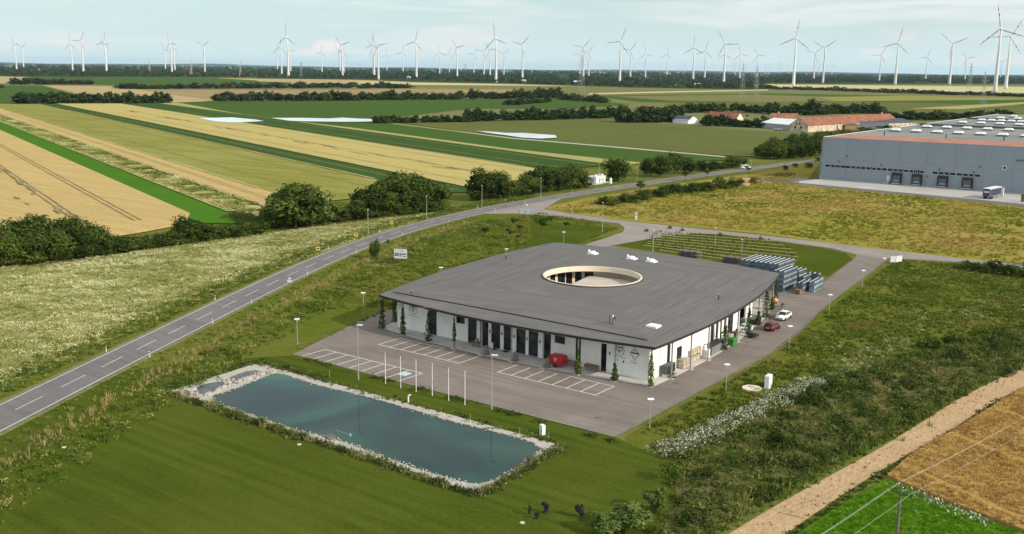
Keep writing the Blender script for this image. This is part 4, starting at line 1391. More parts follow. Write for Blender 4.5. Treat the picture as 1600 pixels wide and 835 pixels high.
for (u, v, vt, w_) in ((1016, 277, 245, 28), (1031, 276, 241, 30), (1053, 273, 237, 32), (1076, 271, 245, 28), (1096, 268, 250, 22), (1112, 266, 251, 22), (1128, 264, 253, 20), (1144, 262, 242, 28), (1158, 260, 246, 20)):
    tree(u, v, vt, w_, label='roadside tree of the row right of the white cabin', group='trees right of the white cabin', crowns=CROWN)
for i in range(34):
    t = i / 33
    u = 938 + 216 * t + random.uniform(-4, 4)
    v = 323 - 33 * t + random.uniform(-5, 3)
    hh = random.uniform(2.2, 3.4) + 1.2 * t
    bush(u, v, 0, None, label='dark bush on the bank beside the golden meadow', group='bushes on the bank', h=hh, w=hh * 1.5)
bush(1178, 288, 0, label='lone bush beside the bare earth heap at the end of the bank', h=3.4, w=4.4)
sheet('earth_heap', PL((1150, 291), (1160, 281), (1172, 280), (1176, 287), (1165, 292)), 0.06, MAT['dirt'], 0.5)
for (u, v, vt, w_) in ((1190, 248, 224, 24), (1203, 249, 221, 28), (1218, 249, 216, 30), (1234, 248, 214, 32), (1250, 247, 211, 32), (1266, 245, 207, 32), (1280, 243, 205, 32), (1294, 240, 204, 32), (1210, 244, 212, 30), (1240, 241, 208, 34), (1262, 238, 206, 30), (1285, 236, 206, 30)):
    tree(u, v, vt, w_, label='dark tree of the grove left of the warehouse', group='trees of the grove by the warehouse', crowns=CROWN_B)
# young trees
for u, v, vt, lb in ((803.5, 358, 341, 'thin young tree with reddish tinge left of the other saplings behind the building'), (813, 363.5, 351, 'small round-headed sapling in the lawn behind the building'), (798, 375, 357, 'slim sapling near the lawn edge behind the building'), (810, 379.5, 366, 'sapling nearest the roof ridge in the lawn behind the building'),
                     (846.6, 367.5, 341, 'tallest sapling in the middle of the lawn behind the building'), (859.5, 352, 337, 'sapling beside the grey board in the lawn behind the building'), (885.4, 358.5, 346.6, 'low sapling by the long weeds in the lawn behind the building'), (837.4, 375, 369, 'tiny sapling in the lawn behind the building'), (758.4, 371, 355, 'lone bushy sapling in the rough meadow left of the building roof')):
    tree(u, v, vt, None, label=lb, crowns=CROWN_S, trunks=TRUNK_S, name='young_tree', cat='sapling', R=2.6)
tree(585, 405, 372, 17, label='narrow dark green tree on the road bank by the billboard', crowns=CROWN_B, name='tree', R=4.4)
bush(607, 381, 373, 7, label='small bush on the road verge right of the narrow bank tree')
for u, v, vt, lb in ((1000, 303, 283, 'bare-stemmed young roadside tree left of the bank bushes'), (1071, 283, 266, 'second young roadside tree, above the bank bushes'), (1104, 279, 264, 'third young roadside tree, near the white van'), (1169, 272, 260, 'young roadside tree just right of the white van')):
    tree(u, v, vt, None, label=lb, crowns=CROWN_S, trunks=TRUNK_S, name='young_tree', cat='sapling', R=2.6)
for u, v, vt, lb in ((1226, 266, 257, 'small dark conifer left of the warehouse corner, leftmost of three'), (1243, 262, 254, 'small dark conifer in the middle of three by the warehouse'), (1263, 263, 253, 'small dark conifer nearest the warehouse corner'), (1277, 252, 245, 'bush just above the road beside the warehouse corner')):
    bush(u, v, vt, None, label=lb, name='bush')
for (u, v, vt, w_) in ((1503, 421, 407, 20), (1520, 424, 408, 20), (1536, 426, 409, 20), (1556, 428, 403, 24), (1572, 430, 410, 20), (1586, 432, 411, 22), (1602, 434, 408, 24), (1546, 421, 406, 16), (1512, 416, 405, 14), (1528, 417, 408, 14)):
    bush(u, v, vt, w_, label='dark bush of the lane hedge at the right edge', group='bushes along the right lane')
for u, v, lb in ((1010, 362, 'weed bush at the inner corner of the drive'), (1046, 358, 'small roadside bush on the lane bend'), (1066, 361, 'small bush beside the vine rows and the lane'), (1125, 368, 'low bush at the far edge of the vine rows'), (1188, 374, 'small bush at the lane near the vine rows end')):
    bush(u, v, v - 6, None, label=lb)
# foreground shrubs
bush(1046, 752, 718, 34, label='bright green spreading shrub at the edge of the mown lawn', meshes=CROWN_BR, name='shrub')
bush(985, 832, 782, 60, label='large willowy shrub at the bottom edge, left of the thicket', meshes=CROWN_G, name='shrub')
bush(945, 836, 800, 50, label='willowy shrub at the bottom edge beside the purple bushes', meshes=CROWN_G, name='shrub')
bush(1025, 800, 758, 36, label='pale green shrub with tall shoots right of the willowy shrubs', meshes=CROWN_G, name='shrub')
bush(1140, 728, 700, 24, label='bright bush standing out in the dark thicket near the blossom hedge', meshes=CROWN_BR, name='shrub')
bush(1075, 822, 786, 34, label='dark rounded bush near the bottom of the thicket', name='shrub')
bush(1210, 700, 668, 34, label='dark bush in the thicket above the dirt track', name='shrub')
bush(1265, 632, 600, 40, label='broad dark bush at the top end of the white blossom hedge', name='shrub')
bush(1300, 612, 584, 34, label='dark bush right of the white blossom hedge', name='shrub')
bush(1450, 545, 520, 36, label='dark bush in the weeds above the dirt track on the right', name='shrub')
bush(1490, 540, 518, 30, label='dark bush further along the weeds on the right', name='shrub')
PURP = [crown_me('foliage', 'leafpurple', s, 420, R=3.6, base=.0, lobes=6, leaf=.7) for s in (181, 182)]
for u, v, vt, w_, lb in ((827, 806, 788, 6, 'small purple shrub, leftmost on the lawn at the bottom'), (852, 803, 783, 13, 'larger purple shrub in the trio on the lawn'), (838, 812, 799, 8, 'lowest purple shrub of the trio on the lawn'), (906, 809, 786, 14, 'purple-black shrub beside the willowy shrubs')):
    bush(u, v, vt, w_, label=lb, meshes=PURP, name='purple_shrub')
bush(406, 664, 649, 11, label='green bush growing among the reeds on the pond bank', meshes=CROWN_BR)
bush(1166, 588, 581, 14, label='clump of bright weeds beside the lot near the round cover', meshes=CROWN_BR)
bush(962, 692, 684, 12, label='weed clump at the front corner of the parking lot', meshes=CROWN_BR)
bush(1051, 592, 580, 13, label='leafy clump at the platform edge beside the dark heat pump', meshes=CROWN_BR)


# hedgerows far away
def hedgerow(pts, n, hpx, label, group, jit=1.2):
    l = catmull([(*p, 0) for p in pts], 4)
    for i in range(n):
        q = l[int((i + .5) / n * (len(l) - 1))]
        u = q[0] + random.uniform(-1, 1) * (pts[-1][0] - pts[0][0]) / n * .45
        v = q[1] + random.uniform(-jit, jit) * .5
        x, y = P(u, v)
        h = HT(u, v, v - hpx * random.uniform(.6, 1.2))
        dist = hypot(x, y)
        w = (pts[-1][0] - pts[0][0]) / n * dist / FPX * random.uniform(1.6, 2.5)
        w = max(w, h * .9)
        o = link('tree', random.choice(FARM), None, (x, y, -.5), (0, 0, random.uniform(0, 6.28)), (w / 9.5, w / 9.5, h / 9.5))
        tag(o, label, 'tree', group)
    k = int(n * 3.5)
    t_ = rng.random(k)
    for a in t_:
        q = l[int(a * (len(l) - 1))]
        UNDER.append((*P(q[0] + rng.normal(0, 1), q[1] + rng.uniform(-.6, .3)), hpx))


UNDER = []
hedgerow([(30, 162), (140, 162), (262, 161)], 34, 17, 'tree of the dark hedgerow above the striped fields', 'trees of the left hedgerow')
hedgerow([(18, 132.5), (66, 132.5)], 8, 10, 'tree of the short far hedge at the far left', 'trees of the short far left hedge')
hedgerow([(72, 132.5), (142, 132.5)], 10, 9, 'tree of the far hedge beside the leftmost one', 'trees of the second far left hedge')
hedgerow([(-10, 138), (6, 138)], 3, 6, 'tree clump cut by the left edge below the far plain', 'trees at the left edge')
hedgerow([(192, 139.5), (400, 138.5), (640, 138)], 46, 9, 'tree of the far hedge behind the brown field', 'trees of the long far hedge')
hedgerow([(466, 138.5), (474, 138.5)], 2, 13, 'taller tree standing up from the long far hedge', 'taller trees of the long far hedge')
hedgerow([(338, 158.5), (520, 157.5), (700, 156), (876, 153)], 58, 15, 'tree of the middle hedgerow crossing the plain', 'trees of the middle hedgerow')
hedgerow([(590, 193), (680, 192), (740, 191)], 22, 13, 'tree of the low hedge left of the olive field', 'trees of the low olive field hedge')
hedgerow([(735, 190), (850, 188), (975, 184)], 30, 20, 'tree of the tall hedge behind the olive field', 'trees of the tall olive field hedge')
hedgerow([(795, 165), (860, 160)], 7, 10, 'tree of the thin row behind the olive field hedge', 'trees of the thin row')
hedgerow([(880, 156), (945, 161)], 6, 12, 'tree of the loose group in the middle distance', 'trees of the loose group')
hedgerow([(975, 192), (1010, 192), (1060, 190)], 12, 24, 'tree beside the white gabled farmhouse', 'trees beside the white farmhouse')
hedgerow([(1000, 180), (1100, 176), (1200, 176)], 16, 14, 'tree behind the farm houses', 'trees behind the farm')
hedgerow([(1102, 197), (1140, 198), (1192, 200)], 11, 17, 'tree hiding the cream farmhouse', 'trees before the cream farmhouse')
hedgerow([(1200, 178), (1250, 180), (1300, 178), (1380, 178)], 14, 17, 'tree behind the long red farm roof', 'trees behind the red barn')
hedgerow([(1262, 180), (1272, 180)], 2, 27, 'tallest tree behind the long red farm roof', 'tallest trees behind the red barn')
hedgerow([(1380, 186), (1450, 188), (1580, 184)], 16, 15, 'tree of the hedge behind the warehouse roof', 'trees behind the warehouse')
hedgerow([(1200, 139.5), (1330, 143), (1450, 147), (1610, 152)], 34, 7, 'tree of the hedge below the right-hand turbines', 'trees of the right turbine hedge')
# low scrub on the farm side
for (u, v, w_) in ((1290, 212, 30), (1320, 209, 34), (1350, 206, 36), (1385, 203, 34), (1420, 199, 30)):
    bush(u, v, v - 8, w_, label='scrub in front of the farm sheds, above the warehouse roof edge', group='scrub before the sheds')

# undergrowth closing the hedgerows
un = np.array(UNDER)
du = np.hypot(un[:, 0], un[:, 1])
V_, F_, T_ = crown(77, 110, R=4, base=0, lobes=5, leaf=.9)
V_[:, 2] *= .5
UT = [(V_, np.concatenate([F_[:, [0, 1, 2]], F_[:, [0, 2, 3]]]), T_)]
scatter('hedge_undergrowth', un[:, :2], UT, .8, 1.3, MAT['leaffar'], np.full(len(un), -.05), z=-.3, zscale=np.clip(un[:, 2] * du / FPX / 8.5, .6, 2.2))
# far woods: one mass
n = 9000
us = rng.uniform(-60, 1660, n)
front = np.interp(us, [-60, 0, 400, 640, 800, 975, 1190, 1200, 1600, 1660], [118.5, 118.5, 121.5, 124.5, 130.5, 136, 139.5, 129.5, 130.5, 131])
hz = 97.96 + (116.99 - 97.96) * us / 1600
t = rng.random(n) ** 1.15
vs = hz + 3.2 + (front - hz - 3.2) * t
keep = (vnoise(np.stack([us, vs * 14], 1), 90, 91) > .34) | (front - vs < 1.2) | (vs - hz < 5)
us, vs = us[keep], vs[keep]
PW = np.array([P(a, b) for a, b in zip(us, vs)])
dd = np.hypot(PW[:, 0], PW[:, 1])
WT = []
for s_ in (1, 2, 3):
    V, F, T = crown(200 + s_, 60, R=7, base=0, lobes=5, leaf=2.4)
    F = np.concatenate([F[:, [0, 1, 2]], F[:, [0, 2, 3]]])
    WT.append((V, F, T))
scatter('far_woods', PW, WT, .8, 1.5, MAT['leaffar'], np.full(len(PW), -.05), z=-1.0, zscale=np.clip(dd / 4200, .95, 2.2))

# ------------------------------------------------------------------ wind turbines
def bladeMesh(L, name='blade'):
    """tapered, twisted blade pointing up +z; red bands towards the tip are a second material"""
    secs = [(0.0, 1.15, 1.15, 0), (.06, 1.1, 1.0, .05), (.2, 2.2, .55, .3), (.38, 1.75, .4, .22), (.52, 1.45, .33, .16), (.62, 1.25, .28, .12), (.74, 1.05, .24, .09), (.84, .85, .2, .06), (.93, .62, .15, .04), (1.0, .2, .06, .02)]
    V, F, mi = [], [], []
    for z, cx_, th, tw in secs:
        for a in range(6):
            t = 2 * pi * a / 6
            x, y = cx_ * cos(t) + (.35 * cx_ if z > .1 else 0), th * sin(t)
            V.append((x * cos(tw) - y * sin(tw), x * sin(tw) + y * cos(tw), z * L))
    for k in range(len(secs) - 1):
        for a in range(6):
            F.append((k * 6 + a, k * 6 + (a + 1) % 6, k * 6 + 6 + (a + 1) % 6, k * 6 + 6 + a))
            mi.append(1 if k in (4, 6, 8) else 0)
    F.append(tuple((len(secs) - 1) * 6 + a for a in range(6)))
    mi.append(1)
    me = bpy.data.meshes.new(name)
    me.from_pydata(V, [], F)
    me.materials.append(MAT['turbine'])
    me.materials.append(MAT['redband'])
    for p_, m_ in zip(me.polygons, mi):
        p_.material_index = m_
        p_.use_smooth = True
    return me


MAT['redband'] = M('red_band_paint', (0.42, 0.05, 0.045), 0.5, 0.05, 0.05)
TH_ = 150.0
tw = MB().lathe([(5.6, -2), (4.9, 8), (3.6, 60), (2.6, 110), (1.9, TH_ - 2)], 20)
TOWER = tw.mesh('tower', MAT['turbine'], True)
NAC = MB().lathe([(.5, -3.4), (1.9, -2.6), (2.6, 0), (2.9, 3), (2.6, 6.5), (1.2, 9)], 14).mesh('nacelle', MAT['turbine'], True)
HUB = MB().lathe([(.3, -2.6), (1.5, -1.9), (2.2, -.4), (2.3, 1.4)], 12).mesh('hub', MAT['turbine'], True)
BLD = bladeMesh(58)
YAWT = YAW - radians(30)          # rotor axis: towards the viewer, turned a little by the wind


def turbine_proto():
    o = empty('wind_turbine', (0, 0, 0))
    link('tower', TOWER, o)
    link('nacelle', NAC, o, (0, 0, TH_), (pi / 2, 0, pi))
    h = link('rotor_hub', HUB, o, (0, -6.6, TH_), (0, 0, 0))
    for k in range(3):
        link('blade', BLD, h, (0, 0, 0), (0, 2 * pi * k / 3, 0))
    h.data = HUBY
    return o


HUBY = bpy.data.meshes.new('hub')
_b = MB().lathe([(.3, -2.6), (1.5, -1.9), (2.2, -.4), (2.3, 1.4), (2.1, 4.0)], 12)
HUBY.from_pydata([(x, z, y) for x, y, z in _b.v], [], [tuple(reversed(f)) for f in _b.f])
HUBY.materials.append(MAT['turbine'])

z_1 = lambda x, y: (x / 3.995, y / 3.995)
TB = []   # (u hub, v hub, u base, v base, phase)
for zx, lst in ((0, [(-30, 258, -20, 424, -75), (93, 275, 103, 420, -25), (137, 292, 147, 412, 62), (440, 278, 453, 430, 0), (512, 250, 520, 430, 33), (655, 262, 664, 435, 15), (659, 290, 667, 434, -50), (1030, 312, 1033, 433, -28), (1062, 262, 1073, 440, -20), (1080, 300, 1092, 438, 0), (1270, 283, 1279, 440, 58)]),
                (400, [(195, 232, 203, 485, 0), (152, 278, 160, 437, 8), (128, 315, 133, 430, 20), (212, 300, 216, 435, -20), (408, 325, 412, 445, 12), (530, 268, 540, 455, -43), (522, 315, 525, 445, -50), (545, 312, 548, 445, 20), (738, 270, 738, 465, 7), (757, 285, 765, 498, 80), (730, 298, 733, 460, -35), (818, 340, 817, 448, 0), (917, 322, 918, 453, 12), (998, 262, 1002, 483, 16), (1143, 325, 1146, 460, -10), (1207, 340, 1207, 457, 20), (1252, 295, 1256, 472, -40), (1280, 370, 1279, 453, 0), (1358, 342, 1360, 466, 28), (1423, 328, 1423, 472, 45), (1460, 312, 1461, 472, -35), (1497, 240, 1498, 515, -9), (1547, 338, 1547, 465, 50)]),
                (800, [(65, 280, 65, 487, 45), (425, 348, 422, 475, 30), (447, 298, 445, 487, 42), (480, 328, 478, 478, 38), (678, 260, 672, 515, 24), (738, 318, 738, 487, 40), (833, 345, 832, 487, -10), (967, 350, 966, 487, 8), (1138, 300, 1130, 497, 0), (1207, 322, 1202, 490, 12), (1328, 275, 1322, 505, -30), (1328, 330, 1325, 470, 0), (1427, 338, 1421, 487, -15), (1530, 348, 1527, 483, -28)]),
                (1200, [(178, 240, 158, 540, 8), (290, 340, 285, 497, 45), (355, 302, 343, 505, 56), (317, 400, 315, 478, 0), (400, 415, 398, 478, 0), (703, 350, 695, 495, 30), (815, 270, 793, 530, 14), (993, 360, 983, 493, 20), (1157, 272, 1132, 528, -52), (1242, 372, 1229, 497, -40), (1460, 182, 1415, 580, -11), (1458, 405, 1448, 503, 60), (1520, 230, 1483, 557, 28)])):
    for a, b, c_, d_, ph in lst:
        TB.append((zx + a / 3.995, b / 3.995, zx + c_ / 3.995, d_ / 3.995, ph))
TB.sort(key=lambda t: t[2])
PROTO = turbine_proto()


def place_turbine(o, ub, vb, vh, phase, label, group, s=None):
    hzv = 97.96 + 0.0119 * ub
    # ground distance from the apparent tower height (hub about 150 m)
    hpx = vb - vh
    dist = FPX * TH_ / hpx
    d = ray(ub, vb)
    k = dist / hypot(d.x, d.y)
    big = vb - hzv > 16
    if big:
        x, y = P(ub, vb)
        s = HT(ub, vb, vh) / TH_
    else:
        x, y = d.x * k, d.y * k
        s = 1.0
    o.location = (x, y, 0)
    o.rotation_euler = (0, 0, YAWT + random.uniform(-.15, .15))
    o.scale = (s,) * 3
    for ch in o.children:
        if ch.name.startswith('rotor_hub'):
            ch.rotation_euler = (0, radians(phase), 0)
    tag(o, label, 'wind turbine', group)


big_names = {}
for i, (uh, vh, ub, vb, ph) in enumerate(TB):
    o = PROTO if i == 0 else copy_tree(PROTO)
    size = 'tall near' if vb - vh > 60 else ('mid-distance' if vb - vh > 38 else 'smaller distant')
    place_turbine(o, ub, vb, vh, ph, f'{size} white wind turbine, {ORDINAL[i]} from the left of the red-banded ones', 'wind turbines on the plain')
# tiny turbines near the horizon: one mesh each
SM = MB()
SM.lathe([(4.5, -2), (2.6, TH_)], 6)
TINY = []
for ph in (0, 25, 50, 80):
    mb = MB()
    mb.lathe([(4.6, -2), (2.8, TH_)], 6)
    mb.box(-2.4, 2.4, -6, 5, TH_ - 2, TH_ + 3)
    for k in range(3):
        a = radians(ph + 120 * k)
        mb.tube((0, -5, TH_), (55 * sin(a), -5, TH_ + 55 * cos(a)), 1.7, .6, 4)
    TINY.append(mb.mesh('wind_turbine', MAT['turbine']))
tiny_px = [(800 + q / 3.995, h) for q, h in ((35, 5), (122, 5), (158, 6), (182, 6), (195, 5), (228, 7), (242, 7), (262, 4), (290, 4), (318, 5), (400, 7), (520, 5), (548, 14), (602, 14), (615, 5), (770, 14), (822, 13), (880, 5), (905, 6), (930, 5), (1040, 15), (1055, 6), (1078, 17), (1180, 13), (1248, 12), (1300, 5), (1382, 15), (1392, 16), (1460, 16), (1490, 6), (1512, 14), (1580, 16), (1595, 5))]
tiny_px += [(1200 + q / 3.995, h) for q, h in ((10, 17), (63, 17), (78, 17), (127, 15), (237, 5), (590, 4))]
tiny_px += [(400 + q / 3.995, h) for q, h in ((1395, 6), (1565, 8), (1590, 6), (1245, 5))] + [(q / 3.995, h) for q, h in ((422, 11), (545, 5), (1140, 4), (590, 4))]
for i, (u, h) in enumerate(tiny_px):
    hzv = 97.96 + 0.0119 * u
    dist = FPX * TH_ / h if h > 9 else FPX * TH_ / 13
    sc = 1.0 if h > 9 else h / 13 * 1.2
    d = ray(u, hzv + 3)
    k = dist / hypot(d.x, d.y)
    o = link('wind_turbine', random.choice(TINY), None, (d.x * k, d.y * k, 0), (0, 0, YAWT + random.uniform(-.2, .2)), (sc,) * 3)
    tag(o, 'tiny far-off wind turbine standing at the hazy horizon', 'wind turbine', 'far wind turbines at the horizon')


# ------------------------------------------------------------------ lattice pylons
def pylon(u, v, vt, label, banded=False):
    x, y = P(u, v)
    h = HT(u, v, vt)
    w = h * .075
    dist = hypot(x, y)
    r = max(.13, dist / 9000)
    o = empty('lattice_pylon', (x, y, 0), YAW + .5, label, 'pylon', 'lattice pylons across the plain')
    legs, brace, arm = MB(), MB(), MB()
    lev = [0, .25, .45, .62, .78, .9, 1.0]
    wd = [1, .72, .52, .38, .27, .2, .05]
    for i in range(6):
        z0, z1_, a, b = lev[i] * h, lev[i + 1] * h, w * wd[i], w * wd[i + 1]
        for sx, sy in ((1, 1), (1, -1), (-1, -1), (-1, 1)):
            legs.bar((sx * a, sy * a, z0), (sx * b, sy * b, z1_), r)
        for (p, q) in (((1, 1), (1, -1)), ((1, -1), (-1, -1)), ((-1, -1), (-1, 1)), ((-1, 1), (1, 1))):
            brace.bar((p[0] * a, p[1] * a, z0), (q[0] * b, q[1] * b, z1_), r * .6)
            brace.bar((q[0] * a, q[1] * a, z0), (p[0] * b, p[1] * b, z1_), r * .6)
    for f, l in ((.72, .2), (.86, .14)):
        for s_ in (-1, 1):
            arm.bar((0, 0, f * h), (s_ * h * l, 0, f * h + h * .01), r)
            arm.bar((0, 0, f * h + h * .05), (s_ * h * l, 0, f * h + h * .012), r * .7)
    m1, m2 = (MAT['pylonred'], MAT['pylonpale']) if banded else (MAT['pylon'], MAT['pylon'])
    legs.build('legs', m1, o)
    brace.build('bracing', m2, o)
    arm.build('crossarms', m2, o)


pylon(234, 113, 93, 'red and white lattice pylon in the far woods on the left', True)
pylon(299, 117, 94, 'pale red lattice pylon left of the single turbine by the woods', True)
pylon(376, 120, 95, 'faint red and white lattice pylon in the left middle distance', True)
pylon(471, 122, 96, 'thin grey lattice pylon right of the big left turbine')
pylon(727, 112.5, 99, 'small grey lattice pylon between turbines in the middle')
pylon(908, 145, 86, 'grey lattice pylon in front of the olive fields in the centre')
pylon(1159, 154, 99, 'grey lattice pylon beyond the farm, left of a pair')
pylon(1181, 153, 104, 'fainter grey lattice pylon right of the one beyond the farm')
pylon(1514.5, 140, 99, 'dark lattice pylon left of the nearest turbine on the right')
pylon(1535, 165, 112, 'lattice pylon standing in the green field before the nearest turbine')

# ------------------------------------------------------------------ main building with the round roof opening
B = empty('courtyard_building', (-99.5, 160, 0), 0, 'flat white single-storey building under a wide grey roof with a round courtyard opening', 'building')
BO = Vector((-99.5, 160, 0))


def bb(mb, name, mat, parent=B, **k):
    """build with vertices given in world coordinates, parented to the building"""
    mb.v = [(x - BO.x, y - BO.y, z) for x, y, z in mb.v]
    return mb.build(name, mat, parent, **k)


def quadside(a, m, b, n):
    a, m, b = map(np.array, (a, m, b))
    c = 2 * m - (a + b) / 2
    t = np.linspace(0, 1, n, endpoint=False)[:, None]
    return (1 - t) ** 2 * a + 2 * t * (1 - t) * c + t * t * b


CN = [(-123.4, 127.0), (-68.0, 127.35), (-75.3, 192.4), (-130.8, 193.2)]
MD = [(-95.7, 124.55), (-68.9, 160.5), (-103, 196.4), (-130.1, 161)]
NS = 40
OUT = np.concatenate([quadside(CN[i], MD[i], CN[(i + 1) % 4], NS) for i in range(4)])
RC_ = np.array((-99.5, 160.2))
RR = 9.3
dirs = OUT - RC_
dl = np.linalg.norm(dirs, axis=1)[:, None]
RING = RC_ + dirs / dl * RR
NT = 10
ZE, ZR = 6.2, 7.35
NP = len(OUT)
V, UV, F = [], [], []
al = np.concatenate([[0], np.cumsum(np.linalg.norm(np.diff(OUT, axis=0), axis=1))])
for j in range(NT + 1):
    t = j / NT
    for i in range(NP):
        p = OUT[i] * (1 - t) + RING[i] * t
        V.append((p[0] - BO.x, p[1] - BO.y, ZE + (ZR - ZE) * t))
        # distance from the eave line, measured at right angles to it
        UV.append((al[i], t * (29.5 - 9.3 + 3)))
for j in range(NT):
    for i in range(NP):
        F.append((j * NP + i, j * NP + (i + 1) % NP, (j + 1) * NP + (i + 1) % NP, (j + 1) * NP + i))
k0 = len(V)
# underside and edges
for r_, z_ in ((OUT, ZE - .34), (RING, ZR - .34)):
    for p in r_:
        V.append((p[0] - BO.x, p[1] - BO.y, z_))
        UV.append((0, 0))
for i in range(NP):
    a, b = k0 + i, k0 + (i + 1) % NP
    c_, d_ = k0 + NP + i, k0 + NP + (i + 1) % NP
    F.append((b, a, c_, d_))
me = bpy.data.meshes.new('roof')
me.from_pydata(V, [], F)
uvl = me.uv_layers.new(name='UVMap')
for p_ in me.polygons:
    # sheets run parallel to the eave of the slope the face belongs to
    sd_ = (p_.index % NP) // NS
    ca, cb = np.array(CN[sd_]), np.array(CN[(sd_ + 1) % 4])
    ax_ = (cb - ca) / np.linalg.norm(cb - ca)
    for li in p_.loop_indices:
        co = me.vertices[me.loops[li].vertex_index].co
        q_ = np.array((co.x + BO.x, co.y + BO.y)) - ca
        uvl.data[li].uv = (float(q_ @ ax_) + 200 * sd_, float(-q_[0] * ax_[1] + q_[1] * ax_[0]))
me.materials.append(MAT['roof'])
me.materials.append(MAT['soffit'])
for p_ in me.polygons:
    if p_.index >= NT * NP:
        p_.material_index = 1
ROOF = link('roof', me, B)
fa = MB()
for i in range(NP):
    a, b = OUT[i], OUT[(i + 1) % NP]
    n_ = np.array([(b - a)[1], -(b - a)[0]])
    n_ = n_ / np.linalg.norm(n_) * .05
    vs = [(*(a + n_), ZE - .36), (*(b + n_), ZE - .36), (*(b + n_), ZE + .03), (*(a + n_), ZE + .03), (*a, ZE - .36), (*b, ZE - .36), (*b, ZE + .03), (*a, ZE + .03)]
    fa.add(vs, [(0, 1, 2, 3), (3, 2, 6, 7), (1, 0, 4, 5), (5, 4, 7, 6)])
bb(fa, 'fascia', MAT['dark'], ROOF)


def roof_z(x, y):
    d = np.array((x, y)) - RC_
    r = np.linalg.norm(d)
    i = int(np.argmin(np.linalg.norm(dirs / dl - d / r, axis=1)))
    return ZE + (ZR - ZE) * (1 - (r - RR) / (dl[i, 0] - RR))


# dark gutter strip along the front wall line, and a short flashing line on each side
gm = MB()
xs = np.linspace(-122.2, -70.6, 40)
for a, b in zip(xs[:-1], xs[1:]):
    za, zb = roof_z(a, 129.6), roof_z(b, 129.6)
    gm.add([(a, 129.5, za - .05), (b, 129.5, zb - .05), (b, 129.72, zb - .05), (a, 129.72, za - .05), (a, 129.5, za + .16), (b, 129.5, zb + .16), (b, 129.72, zb + .16), (a, 129.72, za + .16)],
           [(0, 1, 5, 4), (4, 5, 6, 7), (1, 2, 6, 5), (2, 3, 7, 6), (3, 0, 4, 7)])
bb(gm, 'gutter', MAT['dark'], ROOF)
fl = MB()
for (a, b) in ((P(1130, 471, 6.5), P(1168, 470, 6.5)), (P(645, 483, 6.3), P(700, 472, 6.5))):
    za, zb = roof_z(*a) + .03, roof_z(*b) + .03
    fl.bar((*a, za - .02), (*b, zb - .02), .04)
bb(fl, 'flashing', MAT['edging'], ROOF)
# roof ring
rg, ri = MB(), MB()
n = 64
ring_in = [(RC_[0] + (RR - .18) * cos(2 * pi * i / n), RC_[1] + (RR - .18) * sin(2 * pi * i / n)) for i in range(n)]
ring_ou = [(RC_[0] + (RR + .12) * cos(2 * pi * i / n), RC_[1] + (RR + .12) * sin(2 * pi * i / n)) for i in range(n)]
vs = [(*p, 6.6) for p in ring_in] + [(*p, 7.62) for p in ring_in] + [(*p, 7.62) for p in ring_ou] + [(*p, 6.6) for p in ring_ou]
fs = []
for i in range(n):
    j = (i + 1) % n
    fs += [(j, i, n + i, n + j), (n + j, n + i, 2 * n + i, 2 * n + j), (2 * n + j, 2 * n + i, 3 * n + i, 3 * n + j), (3 * n + j, 3 * n + i, i, j)]
rg.add(vs, fs)
bb(rg, 'roof_ring', MAT['cream'], ROOF, smooth=False)
mbk = MB()
vs = [(RC_[0] + (RR + .14 + .1 * k) * cos(2 * pi * i / n), RC_[1] + (RR + .14 + .1 * k) * sin(2 * pi * i / n), z) for k, z in ((0, 7.5), (1, 7.5), (1, 7.3), (0, 7.3)) for i in range(n)]
mbk.add(vs, [(a * n + i, a * n + (i + 1) % n, ((a + 1) % 4) * n + (i + 1) % n, ((a + 1) % 4) * n + i) for a in range(4) for i in range(n)])
bb(mbk, 'ring_flashing', MAT['dark'], ROOF)

# floor slab
sl = MB()
sc_ = np.array([OUT[i] + (RC_ - OUT[i]) / dl[i] * .45 for i in range(NP)])
sl.prism([tuple(p) for p in sc_], 0.0, .14)
bb(sl, 'platform', MAT['concrete'])
cf = MB()
cf.prism([(RC_[0] + 11.2 * cos(2 * pi * i / 40), RC_[1] + 11.2 * sin(2 * pi * i / 40)) for i in range(40)], .14, .17)
bb(cf, 'courtyard_floor', MAT['canopy'])


